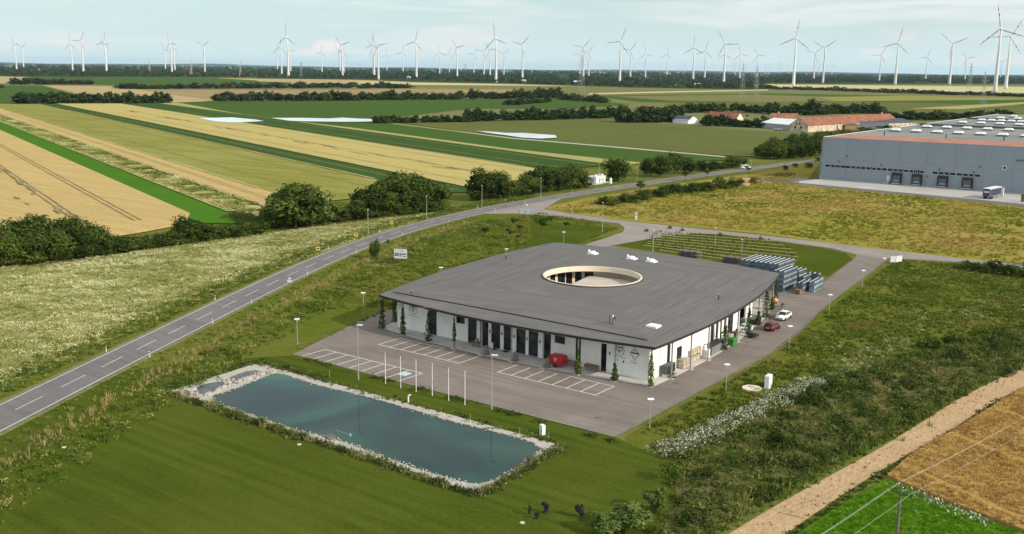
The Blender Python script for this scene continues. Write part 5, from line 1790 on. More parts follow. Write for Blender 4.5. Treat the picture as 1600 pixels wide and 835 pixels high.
# walls with openings
def wall(p0, p1, h0, h1, ops, thick=.3, name='wall', mat='wall', inner=1):
    """vertical wall from p0 to p1 (outside on the right-hand side); ops: (a, b, z0, z1, kind)"""
    p0, p1 = np.array(p0, float), np.array(p1, float)
    L = np.linalg.norm(p1 - p0)
    d = (p1 - p0) / L
    n = np.array([d[1], -d[0]])
    mb = MB()

    def blk(a, b, z0, z1, o0=0.0, o1=-thick, m=None):
        if b - a < .01 or z1 - z0 < .01:
            return
        m = m or mb
        q = [p0 + d * a + n * o0, p0 + d * b + n * o0, p0 + d * b + n * o1, p0 + d * a + n * o1]
        vs = [(*x, z0) for x in q] + [(*x, z1) for x in q]
        m.add(vs, [(3, 2, 1, 0), (4, 5, 6, 7), (0, 1, 5, 4), (1, 2, 6, 5), (2, 3, 7, 6), (3, 0, 4, 7)])

    cur = 0.0
    for (a, b, z0, z1, kind) in sorted(ops):
        blk(cur, a, .14, h0)
        blk(a, b, .14, z0)
        blk(a, b, z1, h0)
        cur = b
        if kind == 'open':
            continue
        fm, pm_ = MB(), []
        w = .07
        o0, o1 = -.10, -.2
        blk(a, a + w, z0, z1, o0, o1, fm)
        blk(b - w, b, z0, z1, o0, o1, fm)
        blk(a + w, b - w, z0, z0 + w, o0, o1, fm)
        blk(a + w, b - w, z1 - w, z1, o0, o1, fm)
        cells = []
        if kind == 'win':
            c = (a + b) / 2
            blk(c - w / 2, c + w / 2, z0 + w, z1 - w, o0, o1, fm)
            cells = [(a + w, c - w / 2, z0 + w, z1 - w), (c + w / 2, b - w, z0 + w, z1 - w)]
        elif kind == 'glass':
            zc = z1 - 1.15
            c = (a + b) / 2
            blk(a + w, b - w, zc - w / 2, zc + w / 2, o0, o1, fm)
            blk(c - w / 2, c + w / 2, zc + w / 2, z1 - w, o0, o1, fm)
            cells = [(a + w, b - w, z0 + w, zc - w / 2), (a + w, c - w / 2, zc + w / 2, z1 - w), (c + w / 2, b - w, zc + w / 2, z1 - w)]
        elif kind == 'door':
            zc = z0 + 2.3
            c = (a + b) / 2
            blk(a + w, b - w, zc - w / 2, zc + w / 2, o0, o1, fm)
            blk(c - w / 2, c + w / 2, z0 + w, zc - w / 2, o0, o1, fm)
            cells = [(a + w, b - w, zc + w / 2, z1 - w), (a + w, c - w / 2, z0 + w, zc - w / 2), (c + w / 2, b - w, z0 + w, zc - w / 2)]
        elif kind == 'slit':
            zc = z0 + 2.4
            blk(a + w, b - w, zc - w / 2, zc + w / 2, o0, o1, fm)
            cells = [(a + w, b - w, z0 + w, zc - w / 2), (a + w, b - w, zc + w / 2, z1 - w)]
        nm = 'door' if kind == 'door' else 'window'
        fo = bb(fm, nm, MAT['frame'])
        for cc in cells:
            g = MB()
            blk(*cc, -.14, -.16, g)
            bb(g, 'pane', MAT['glass'], fo)
    blk(cur, L, .14, h0)
    return bb(mb, name, MAT[mat])


X0 = -121.3
op = lambda a, b, z0, z1, k: (a - X0, b - X0, z0, z1, k)
HW = 6.02
wall((X0, 129.5), (-70.0, 129.5), HW, HW, [
    op(-113.9, -112.0, .14, 4.4, 'glass'), op(-107.6, -105.7, 3.15, 4.35, 'win'), op(-105.0, -103.1, .14, 4.3, 'glass'),
    op(-102.4, -100.6, .14, 4.25, 'glass'), op(-100.0, -98.1, .14, 4.25, 'glass'), op(-97.4, -95.6, .14, 4.25, 'door'),
    op(-94.8, -92.9, .14, 4.25, 'glass'), op(-92.3, -90.4, .14, 4.3, 'glass'), op(-89.5, -87.9, .14, 4.35, 'glass'),
    op(-87.2, -85.2, 3.15, 4.4, 'win'), op(-83.2, -82.2, .14, 4.55, 'slit'), op(-78.5, -77.5, .14, 4.6, 'slit')])
RW = [(-70.0, 129.5), (-69.8, 142.0), (-70.6, 155.0), (-71.6, 164.0), (-73.4, 175.0)]
wall(RW[0], RW[1], HW, HW, [(5.4, 6.4, .14, 4.7, 'slit'), (8.5, 10.2, .14, 3.5, 'slit')])
wall(RW[1], RW[2], HW, HW, [(9.0, 10.4, .14, 4.7, 'glass'), (11.3, 12.4, .14, 4.7, 'glass')])
wall(RW[2], RW[3], HW, HW, [(.2, 1.1, .14, 4.9, 'slit'), (2.2, 3.1, .14, 4.9, 'slit'), (4.3, 7.2, .14, 4.9, 'glass')])
wall(RW[3], RW[4], HW, HW, [(2.2, 6.5, .14, 5.2, 'open')])
wall(RW[4], (-80.0, 186.5), HW, HW, [(3, 8, .14, 5.0, 'open')])
wall((-80.0, 186.5), (-125.6, 190), HW, HW, [(6, 10, .14, 4.5, 'glass'), (18, 22, .14, 4.5, 'glass')])
wall((-125.6, 190), (-127.6, 161), HW, HW, [(8, 10, .14, 4.4, 'glass'), (18, 20, .14, 4.4, 'glass')])
wall((-127.6, 161), (-125.5, 143), HW, HW, [(6, 8, .14, 4.4, 'glass')])
wall((-125.5, 143), (X0, 129.5), HW, HW, [(6, 8, .14, 4.4, 'glass')])
# dark store behind the open bay on the right side
st = MB()
st.box(-79.5, -79.2, 163.5, 178, .14, 6.0)
st.box(-79.2, -72.2, 163.6, 163.9, .14, 6.0)
st.box(-79.2, -74.6, 177.6, 177.9, .14, 6.0)
bb(st, 'store_wall', MAT['greywood'])
# courtyard walls: dark glazing between pale piers
cw = MB()
NCW = 36
for i in range(NCW):
    a0, a1 = 2 * pi * i / NCW, 2 * pi * (i + 1) / NCW
    deg = math.degrees((a0 + a1) / 2)
    glazed = 118 < deg < 300 or i % 9 == 4
    q0 = RC_ + np.array((cos(a0), sin(a0))) * 11.2
    q1 = RC_ + np.array((cos(a1), sin(a1))) * 11.2
    m = q0 + (q1 - q0) * (.3 if i % 3 else .1)
    for (a, b, pier) in ((q0, m, True), (m, q1, not glazed)):
        mb_ = cw if pier else MB()
        c_ = (a + b) / 2
        o_ = (c_ - RC_) / np.linalg.norm(c_ - RC_) * .2
        n_ = o_ * 0 if pier else o_ * .4
        a2, b2 = a + n_, b + n_
        vs = [(*a2, .18), (*b2, .18), (*(b2 + o_), .18), (*(a2 + o_), .18), (*a2, 6.4), (*b2, 6.4), (*(b2 + o_), 6.4), (*(a2 + o_), 6.4)]
        mb_.add(vs, [(3, 2, 1, 0), (4, 5, 6, 7), (0, 1, 5, 4), (1, 2, 6, 5), (2, 3, 7, 6), (3, 0, 4, 7)])
        if not pier:
            bb(mb_, 'courtyard_window', MAT['glass'])
bb(cw, 'courtyard_wall', MAT['cream'])

# columns round the eaves
XC = [-123.1, -117.2, -110.5, -104.4, -98.4, -92.3, -86.3, -80.1, -74.0, -68.35]
YC = [132.5, 138.6, 145.0, 152.0, 158.4, 165.0, 172.0, 179.0, 185.8, 191.6]


def side_pt(i, t):
    a, m, b = map(np.array, (CN[i], MD[i], CN[(i + 1) % 4]))
    c = 2 * m - (a + b) / 2
    return (1 - t) ** 2 * a + 2 * t * (1 - t) * c + t * t * b


def inset(p, d=.35):
    v = RC_ - p
    return p + v / np.linalg.norm(v) * d


COLS_F, COLS_R = [], []
for x in XC:
    t = (x - CN[0][0]) / (CN[1][0] - CN[0][0])
    COLS_F.append(inset(side_pt(0, min(max(t, 0.006), .993))))
for y in YC:
    t = (y - CN[1][1]) / (CN[2][1] - CN[1][1])
    COLS_R.append(inset(side_pt(1, min(t, .985))))
others = [inset(side_pt(2, t)) for t in np.linspace(.1, .98, 9)] + [inset(side_pt(3, t)) for t in np.linspace(.1, .9, 9)]
cme = MB().box(-.09, .09, -.09, .09, .1, ZE - .3).box(-.2, .2, -.2, .2, .1, .17).mesh('column', MAT['column'])
for p in COLS_F + COLS_R + others:
    link('column', cme, B, (p[0] - BO.x, p[1] - BO.y, 0))
# pale concrete pads under the columns
pd = MB().box(-.42, .42, -.42, .42, 0, .12).mesh('column_pad', MAT['concrete'])
for p in COLS_F + COLS_R:
    link('column_pad', pd, B, (p[0] - BO.x, p[1] - BO.y, 0.03))
# wall lamps on the piers between the glazing
wlp = MB().box(-.06, .06, -.14, 0, 0, .5).mesh('wall_lamp', MAT['dark'])
for x, z in ((-103.0 + 2.75, 2.6), (-97.75, 2.6), (-95.2, 2.6), (-92.6, 2.6), (-76.9, 3.0), (-90.0, 2.6)):
    link('wall_lamp', wlp, B, (x - BO.x, 129.5 - BO.y, z))


# emblems on the front wall: thin raised outlines
def stroke(mb, pts, w=.05, y=129.46, closed=False, dy=.025):
    n = len(pts)
    for i in range(n if closed else n - 1):
        a, b = Vector(pts[i]), Vector(pts[(i + 1) % n])
        d = (b - a)
        if d.length < 1e-5:
            continue
        d.normalize()
        q = Vector((-d.y, d.x)) * w / 2
        vs = [(p.x, y, p.y) for p in (a - q, b - q, b + q, a + q)] + [(p.x, y + dy, p.y) for p in (a - q, b - q, b + q, a + q)]
        mb.add(vs, [(0, 1, 2, 3), (7, 6, 5, 4), (0, 4, 5, 1), (1, 5, 6, 2), (2, 6, 7, 3), (3, 7, 4, 0)])


def circ(cx_, cz_, r, n=28, a0=0, a1=360):
    return [(cx_ + r * cos(radians(a0 + (a1 - a0) * i / n)), cz_ + r * sin(radians(a0 + (a1 - a0) * i / n))) for i in range(n + (0 if a1 - a0 == 360 else 1))]


def heart_emblem(cx_, cz_, r):
    m = MB()
    stroke(m, circ(cx_, cz_, r), .05, closed=True)
    stroke(m, circ(cx_, cz_, r * .92), .03, closed=True)
    o1 = bb(m, 'emblem_ring', MAT['inkgrey'])
    m = MB()
    h = [(cx_ + r * .6 * 0.0625 * 16 * sin(t) ** 3, cz_ + r * .12 + r * .6 / 17 * (13 * cos(t) - 5 * cos(2 * t) - 2 * cos(3 * t) - cos(4 * t))) for t in np.linspace(0, 2 * pi, 30)]
    up = [p for p in h if p[1] > cz_ + r * .02]
    stroke(m, [p for p in h], .08 * r)
    stroke(m, circ(cx_ - r * .28, cz_ + r * .3, r * .26, 14, 0, 180), .16 * r)
    stroke(m, circ(cx_ + r * .28, cz_ + r * .3, r * .26, 14, 0, 180), .16 * r)
    stroke(m, [(cx_ - r * .2, cz_ - r * .1), (cx_, cz_ + r * .1), (cx_ + r * .2, cz_ - r * .1)], .14 * r)
    stroke(m, [(cx_ - r * .1, cz_ - r * .4), (cx_ + r * .05, cz_ - r * .3)], .16 * r)
    bb(m, 'emblem', MAT['ink'])


def script_line(x0, x1, z0, z1, amp, mat='inkgrey', w=.05):
    m = MB()
    n = 40
    rr = random.Random(int(abs(x0) * 10))
    pts = [(x0 + (x1 - x0) * i / n, z0 + (z1 - z0) * i / n + amp * sin(i * 1.9) * rr.uniform(.3, 1)) for i in range(n + 1)]
    stroke(m, pts, w)
    bb(m, 'lettering', MAT[mat])


heart_emblem(-75.25, 4.05, .88)
script_line(-76.4, -74.0, 2.95, 2.95, .07)
m = MB()
stroke(m, [(-75.55, 2.55), (-75.5, 2.3)], .16)
stroke(m, circ(-74.45, 2.35, .1, 8), .16, closed=True)
bb(m, 'emblem', MAT['ink'])
m = MB()
dm = []
for k in range(4):           # diamond with rounded notches at its corners
    a = pi / 2 + k * pi / 2
    c = (-72.55 + .78 * cos(a), 3.95 + .95 * sin(a))
    dm.append(c)
for k in range(4):
    a, b = Vector(dm[k]), Vector(dm[(k + 1) % 4])
    stroke(m, [tuple(a.lerp(b, .12)), tuple(a.lerp(b, .88))], .06)
    stroke(m, [tuple(a.lerp(b, .2) * .9 + Vector((-72.55, 3.95)) * .1), tuple(a.lerp(b, .8) * .9 + Vector((-72.55, 3.95)) * .1)], .03)
    stroke(m, circ(a.x, a.y, .13, 10), .045, closed=True)
bb(m, 'emblem', MAT['inkgrey'])
m = MB()
stroke(m, [(-72.55 - .62 + .04 * i, 4.02 + .13 * sin(i * 1.45)) for i in range(32)], .07)
stroke(m, [(-72.7, 4.42), (-72.4, 4.42)], .1)
bb(m, 'lettering', MAT['ink'])
m = MB()
stroke(m, circ(-73.0, 2.62, .17, 10, 60, 330), .05)
stroke(m, [(-72.85 + .05 * i, 2.52 + .09 * sin(i * 1.7)) for i in range(17)], .05)
bb(m, 'lettering', MAT['inkgrey'])
heart_emblem(-117.5, 4.0, .95)
script_line(-118.9, -116.1, 2.75, 2.75, .07)
m = MB()
for k in range(4):
    a = k * pi / 2 + .3
    stroke(m, circ(-120.55 + .5 * cos(a), 4.15 + .38 * sin(a), .3, 12), .05, closed=True)
bb(m, 'emblem', MAT['inkgrey'])


# ------------------------------------------------------------------ things on the roof
def dome_light(u, v, label, opened=True, s=1.0):
    p = P(u, v, 6.85)
    z = roof_z(*p)
    o = empty('roof_light', (*p, z - .06), .02, label, 'skylight', 'roof lights on the courtyard building')
    MB().box(-.95 * s, .95 * s, -.95 * s, .95 * s, 0, .32).build('upstand', MAT['whitebox'], o)
    d = MB()
    if opened:
        d.lathe([(.85 * s, .32), (.8 * s, .5), (.55 * s, .72), (.1, .8)], 12)
        e = MB().box(-1.0 * s, -.85 * s, -.3, .3, .3, .95)
        e.build('opening_motor', MAT['whitebox'], o)
    else:
        d.box(-.85 * s, .85 * s, -.85 * s, .85 * s, .32, .37)
    d.build('dome', MAT['lampglass'], o, smooth=False)


dome_light(926, 396, 'white roof light behind the round opening, leftmost of the three')
dome_light(987, 404.5, 'white roof light in the middle of the three behind the round opening')
dome_light(1018, 409, 'white roof light at the right end of the three behind the round opening')
dome_light(1021, 507, 'flat white square roof light near the front corner of the roof', False)


def vent(u, v, label, kind, h):
    p = P(u, v, 6.6)
    z = roof_z(*p) - .05
    o = empty('roof_vent', (*p, z), 0, label, 'vent pipe')
    if kind == 'pair':
        MB().tube((-.4, 0, 0), (-.4, 0, h), .07).build('pipe', MAT['dark'], o)
        MB().tube((.05, .2, 0), (.05, .2, h * 1.1), .12).build('pipe', MAT['whitebox'], o)
        g = MB()
        g.tube((.25, -.1, 0), (.25, -.1, h * .7), .09)
        for i in range(6):
            a0, a1 = pi - i * pi / 6, pi - (i + 1) * pi / 6
            g.tube((.5 + .25 * cos(a0), -.1, h * .7 + .25 * sin(a0)), (.5 + .25 * cos(a1), -.1, h * .7 + .25 * sin(a1)), .09)
        g.build('gooseneck', MAT['dark'], o)
    else:
        MB().tube((0, 0, 0), (0, 0, h), .1).build('pipe', MAT['dark'], o)
        MB().tube((0, 0, h - .1), (0, 0, h + .06), .16).build('cap', MAT['steel'], o)


vent(956, 506, 'group of bent vent pipes on the front slope of the roof', 'pair', 1.35)
vent(790.5, 404, 'dark vent pipe on the left slope of the roof', 'single', 1.1)
vent(1123, 467, 'single thin vent pipe on the right slope of the roof', 'single', 1.0)
vent(643, 457, 'small vent pipe near the left corner of the roof', 'single', .6)

# canopy and counter in the courtyard
ZC = 5.45
cq = [P(894.5, 443.5, ZC), P(922, 430.5, ZC), P(975, 431, ZC), P(1000, 443, ZC), P(985, 458, ZC), P(930, 456, ZC)]
c0_ = (RC_[0], RC_[1])
cq = [c0_ if False else (c0_[0] + (x - c0_[0]) * min(1, 10.6 / max(.1, hypot(x - c0_[0], y - c0_[1]))), c0_[1] + (y - c0_[1]) * min(1, 10.6 / max(.1, hypot(x - c0_[0], y - c0_[1])))) for x, y in cq]
o = empty('courtyard_canopy', (*c0_, .17), 0, 'flat pale canopy roof standing inside the round courtyard opening', 'canopy')
cl_ = ccw([(x - c0_[0], y - c0_[1]) for x, y in cq])
MB().prism(cl_, ZC - .22, ZC - .17).build('canopy_top', MAT['canopy'], o)
MB().prism([(x * .985, y * .985) for x, y in cl_], ZC - .95, ZC - .225).build('edge_beam', MAT['tarp'], o)
for x, y in cl_[::2]:
    MB().tube((x * .9, y * .9, 0), (x * .9, y * .9, ZC - .95), .08).build('post', MAT['steel'], o)
o = empty('covered_buffet', (RC_[0] - 1.0, RC_[1] - 4.4, .17), radians(10), 'low grey-blue covered counter inside the round courtyard', 'counter')
MB().box(-3.4, 2.2, -.8, .8, 0, 1.1).build('counter_body', MAT['tarp'], o, bevel=.08)
MB().box(-3.5, 2.3, -.9, .9, 1.1, 1.2).build('counter_top', MAT['greysheet'], o)


# ------------------------------------------------------------------ climbing plants on the columns
def climber(p, h, label, seed, fat=.42, bulge=1.0, mat='leafclimb', n=420, base=0.0):
    r = np.random.default_rng(seed)
    z = base + r.random(n) ** 1.1 * (h - base)
    prof = fat * (np.interp(z / h, [0, .15, .5, .85, 1], [1.0, 1.15, .75 * bulge, .45, .3]))
    prof = prof * (.75 + .4 * np.sin(z * 3.1 + seed) ** 2)
    a = r.uniform(0, 2 * pi, n)
    rad = prof * r.uniform(.45, 1.1, n)
    C = np.stack([rad * np.cos(a), rad * np.sin(a), z], 1)
    nr = np.stack([np.cos(a), np.sin(a), r.normal(.2, .4, n)], 1) + r.normal(0, .4, (n, 3))
    nr /= np.linalg.norm(nr, axis=1)[:, None]
    t1 = np.cross(nr, r.normal(0, 1, (n, 3)))
    t1 /= np.linalg.norm(t1, axis=1)[:, None]
    t2 = np.cross(nr, t1)
    s_ = r.uniform(.09, .2, n)[:, None]
    Vv = np.stack([C - t1 * s_, C - t2 * s_ * .7, C + t1 * s_, C + t2 * s_ * .7], 1).reshape(-1, 3)
    T = np.repeat(np.clip(r.normal(.5, .25, n), 0, 1), 4)
    o = empty('climbing_plant', (p[0], p[1], .14), 0, label, 'climber', 'climbing plants on the columns')
    link('foliage', fast_mesh('foliage', Vv, np.arange(4 * n).reshape(n, 4), MAT[mat], T), o)
    MB().tube((.16, 0, -.1), (.14, .05, h * .8), .04, .02, 5).build('stem', MAT['bark'], o)


climber(COLS_F[0], 5.2, 'tall dark climber on the leftmost front column', 1, .6)
climber(COLS_F[1], 4.8, 'dark climber on the column before the left emblem wall', 2, .52)
climber(COLS_F[2], 5.3, 'thick dark climber on the third front column, left of the first glazed door', 3, .6, 1.3)
climber(COLS_F[3], 5.2, 'thin ragged climber on the fourth front column', 4, .3, 1.6, n=260, base=1.2)
climber(COLS_F[7], 3.9, 'fresh green climber on the column right of the red trailer', 5, .48, 1.6, 'leafbright')
climber(COLS_F[8], 2.7, 'short dark climber on the column left of the right emblem wall', 6, .55)
climber(COLS_F[9], 5.0, 'bright green climber on the near corner column', 7, .42, 1.7, 'leafbright', n=460)
climber(COLS_R[3], 4.2, 'bushy palm-like climber on the right side column by the green box', 8, .8, 1.4)
climber(COLS_R[5], 4.6, 'climber on the right side column beside the dark red car', 9, .6, 1.1)
climber(COLS_R[6], 2.6, 'low climber on the right side column between the two cars', 10, .55)
climber(COLS_R[7], 5.2, 'tall full climber on the right side column behind the white car', 11, .75, 1.5, n=520)
climber(COLS_R[8], 2.4, 'low ragged climber near the far right corner of the roof', 12, .55)
climber(COLS_R[9], 5.2, 'slim green climber on the far right corner column', 13, .42, 1.6, n=360)
climber(inset(side_pt(3, .93)), 4.2, 'dark climber on the left side column behind the corner', 14, .55)


# ------------------------------------------------------------------ vehicles
def wheel_mesh(r=.32, w=.2):
    ty = MB().lathe([(r * .62, -w / 2), (r * .94, -w / 2), (r, -w * .35), (r, w * .35), (r * .94, w / 2), (r * .62, w / 2)], 16).mesh('tyre', MAT['rubber'], True)
    rm = MB().lathe([(r * .64, -w * .45), (r * .64, w * .4), (r * .2, w * .48)], 10).mesh('rim', MAT['steel'])
    return ty, rm


TYRE, RIM = wheel_mesh()


def add_wheel(parent, x, y, r=.32, side=1):
    k = r / .32
    e = bpy.data.objects.new('wheel', TYRE)
    COL.objects.link(e)
    e.parent = parent
    e.location = (x, y, r)
    e.rotation_euler = (pi / 2, 0, pi / 2 if side > 0 else -pi / 2)
    e.scale = (k,) * 3
    link('rim', RIM, e)
    return e


def car(name, loc, rz, paint, label, estate=False, L=4.5, Wd=1.8):
    """x across, y forward (front at -y)"""
    o = empty(name, loc, rz, label, 'car')
    h = Wd / 2
    f, r = -L / 2, L / 2
    # lower body loft: (y, half width, z low, z belt)
    secs = [(f, h * .72, .38, .62), (f + .12, h * .9, .28, .74), (f + .6, h * .98, .24, .82), (f + 1.15, h, .24, .92), (f + 2.4, h, .24, .95), (r - .75, h, .24, .98), (r - .2, h * .95, .28, .96), (r, h * .82, .4, .84)]
    mb = MB()
    vs = []
    for y, w, z0, z1 in secs:
        vs += [(-w * .92, y, z0), (-w, y, (z0 + z1) * .5), (-w * .93, y, z1), (0, y, z1 + .04), (w * .93, y, z1), (w, y, (z0 + z1) * .5), (w * .92, y, z0)]
    n = 7
    fs = [(k * n + i, k * n + i + 1, (k + 1) * n + i + 1, (k + 1) * n + i) for k in range(len(secs) - 1) for i in range(n - 1)]
    fs += [(k * n + n - 1, k * n, (k + 1) * n, (k + 1) * n + n - 1) for k in range(len(secs) - 1)]
    fs += [tuple(range(n - 1, -1, -1)), tuple(range((len(secs) - 1) * n, len(secs) * n))]
    mb.add(vs, fs).build('body', paint, o, smooth=True)
    # cabin glass and roof
    a0, a1 = f + 1.15, (r - .35 if not estate else r - .12)
    b0, b1 = f + 1.95, (r - 1.25 if not estate else r - .5)
    zt = 1.43
    g = MB()
    wb, wt = h * .9, h * .68
    g.add([(-wb, a0, .93), (wb, a0, .93), (wb, a1, .96), (-wb, a1, .96), (-wt, b0, zt), (wt, b0, zt), (wt, b1, zt), (-wt, b1, zt)], [(0, 1, 5, 4), (1, 2, 6, 5), (2, 3, 7, 6), (3, 0, 4, 7), (4, 5, 6, 7)])
    g.build('windows', MAT['glass'], o)
    rf = MB()
    rf.add([(-wt * 1.03, b0 - .05, zt - .01), (wt * 1.03, b0 - .05, zt - .01), (wt * 1.03, b1 + .08, zt - .01), (-wt * 1.03, b1 + .08, zt - .01), (-wt * .9, b0 + .1, zt + .06), (wt * .9, b0 + .1, zt + .06), (wt * .9, b1 - .05, zt + .06), (-wt * .9, b1 - .05, zt + .06)], [(0, 1, 5, 4), (1, 2, 6, 5), (2, 3, 7, 6), (3, 0, 4, 7), (4, 5, 6, 7)])
    for s_ in (-1, 1):
        rf.bar((s_ * wb, a0, .95), (s_ * wt, b0, zt), .06)
        rf.bar((s_ * wb, a1, .97), (s_ * wt, b1, zt), .09)
        rf.bar((s_ * wb * 1.01, (a0 + a1) / 2 + .2, .95), (s_ * wt * 1.02, (b0 + b1) / 2 + .2, zt), .05)
    rf.build('roof', paint, o)
    for s_ in (-1, 1):
        for y in (f + .85, r - .85):
            add_wheel(o, s_ * (h - .1), y, .33, s_)
        MB().box(s_ * h * .62 - .2, s_ * h * .62 + .2, f + .02, f + .14, .6, .74).build('headlight', MAT['lampglass'], o)
        MB().box(s_ * h * .68 - .17, s_ * h * .68 + .17, r - .12, r + .0, .72, .9).build('tail_light', MAT['redlens'], o)
        MB().box(s_ * (h + .02), s_ * (h + .2), a0 + .25, a0 + .4, .95, 1.1).build('mirror', paint, o)
    MB().box(-.5, .5, f - .02, f + .05, .42, .6).build('grille', MAT['dark'], o)
    MB().box(-.26, .26, f - .035, f - .02, .42, .53).build('number_plate', MAT['white'], o)
    MB().box(-.26, .26, r - .01, r + .02, .62, .74).build('number_plate', MAT['white'], o)
    return o


car('parked_car', (-69.25, 180.3, .06), radians(1), MAT['carwhite'], 'white saloon car parked beside the building, facing the viewer')
car('parked_car', (-67.75, 171.2, .06), radians(179), MAT['carred'], 'dark red hatchback parked beside the building, seen from behind', True, 4.1, 1.75)
p = P(1165, 264.5)
o = empty('van', (*p, .08), atan2(*(road_at(ARC[np.argmin(np.linalg.norm(ROAD - np.array(p), axis=1))] + 2) - np.array(p))[::-1]) + pi / 2, 'small white van driving on the country road near the grove', 'van')
MB().side_prism([(-2.3, .35), (2.3, .35), (2.3, 1.85), (1.9, 1.95), (-1.0, 1.95), (-1.7, 1.15), (-2.3, .95)], -.9, .9).build('body', MAT['carwhite'], o, rot=(0, 0, pi / 2), bevel=.06)
g = MB()
g.add([(-.8, -1.02, 1.85), (.8, -1.02, 1.85), (.85, -1.68, 1.2), (-.85, -1.68, 1.2)], [(0, 1, 2, 3)])
for s_ in (-1, 1):
    g.box(s_ * .9 - .02, s_ * .9 + .02, -.9, 2.0, 1.2, 1.7)
g.v = [(x, y - .02, z + .02) for x, y, z in g.v]
g.build('windows', MAT['glass'], o)
for s_ in (-1, 1):
    for y in (-1.4, 1.45):
        add_wheel(o, s_ * .82, y, .34, s_)

# red box trailer on the platform
p = P(869, 574, .14)
o = empty('cargo_trailer', (p[0], p[1] + .5, .14), radians(-4), 'red box trailer with white lettering standing under the front eave', 'trailer')
MB().side_prism([(-1.25, .45), (1.15, .45), (1.35, .9), (1.35, 1.75), (1.1, 1.95), (-1.05, 1.95), (-1.35, 1.5), (-1.4, .8)], -.75, .75).build('body', MAT['red'], o, bevel=.05)
wl_ = MB().lathe([(.14, -.09), (.27, -.09), (.27, .09), (.14, .09)], 12).mesh('wheel', MAT['rubber'])
for y in (-.8, .8):
    link('wheel', wl_, o, (0, y, .27), (pi / 2, 0, 0))
MB().bar((-1.3, 0, .5), (-2.3, 0, .45), .08).build('drawbar', MAT['steel'], o)
m = MB()
rr = random.Random(3)
for k, (z, w_) in enumerate(((1.52, .62), (1.3, .7), (1.05, .5))):
    x = -.25 - w_ / 2 + .25
    while x < -.25 + w_ / 2 + .25:
        ww = rr.uniform(.05, .1)
        m.box(x, x + ww, -.775, -.752, z - .055, z + .055)
        x += ww + .05
m.build('lettering', MAT['white'], o)
MB().box(-1.25, -1.05, -.77, -.75, .62, .76).build('tail_light', MAT['redlens'], o)

# black covered motor scooter / low trailer by the red car
o = empty('covered_trailer', (-68.3, 163.6, .06), radians(84), 'low black tarpaulin-covered trailer on the drive behind the dark red car', 'trailer')
MB().side_prism([(-.55, .35), (.55, .35), (.5, .7), (.25, .85), (-.3, .8), (-.52, .65)], -1.05, 1.0).build('cover', MAT['carblack'], o, bevel=.05)
for s_ in (-1, 1):
    link('wheel', wl_, o, (s_ * .62, .1, .27), (0, pi / 2, 0))
MB().bar((0, -1.0, .42), (0, -1.7, .4), .06).build('drawbar', MAT['steel'], o)
MB().box(-.4, -.2, 1.0, 1.03, .4, .5).build('tail_light', MAT['redlens'], o)


# ------------------------------------------------------------------ things under the eaves
def planter(name, loc, rz, L, Wd, h0, h1, mat, label, cat, legs=True, soil=False):
    o = empty(name, loc, rz, label, cat)
    b = MB()
    nb = max(2, int((h1 - h0) / .14))
    for s_ in (-1, 1):
        for k in range(nb):
            z0 = h0 + (h1 - h0) * k / nb
            z1_ = h0 + (h1 - h0) * (k + 1) / nb - .012
            MB().box(-L / 2, L / 2, s_ * Wd / 2 - .02, s_ * Wd / 2 + .02, z0, z1_).build('board', mat, o)
        MB().box(s_ * L / 2 - .03, s_ * L / 2 + .03, -Wd / 2 + .021, Wd / 2 - .021, h0, h1 - .012).build('end_board', mat, o)
    MB().box(-L / 2 + .03, L / 2 - .03, -Wd / 2 + .02, Wd / 2 - .02, h0, h1 - .1).build('soil', MAT['greywood'], o)
    if legs:
        for sx in (-1, 1):
            for sy in (-1, 1):
                MB().box(sx * (L / 2 - .15) - .04, sx * (L / 2 - .15) + .04, sy * (Wd / 2 - .08) - .04, sy * (Wd / 2 - .08) + .04, 0, h0).build('leg', mat, o)
    return o


def bench(loc, rz, L, label):
    o = empty('wooden_bench', loc, rz, label, 'bench')
    for k in range(3):
        MB().box(-L / 2, L / 2, -.2 + k * .15, -.08 + k * .15, .42, .46).build('slat', MAT['wood'], o)
    MB().box(-L / 2, L / 2, .24, .28, .6, .8).build('backrest', MAT['wood'], o)
    for s_ in (-1, 1):
        MB().box(s_ * (L / 2 - .2) - .04, s_ * (L / 2 - .2) + .04, -.2, .28, 0, .42).build('leg', MAT['wood'], o)
        MB().box(s_ * (L / 2 - .2) - .04, s_ * (L / 2 - .2) + .04, .281, .33, 0, .8).build('post', MAT['wood'], o)


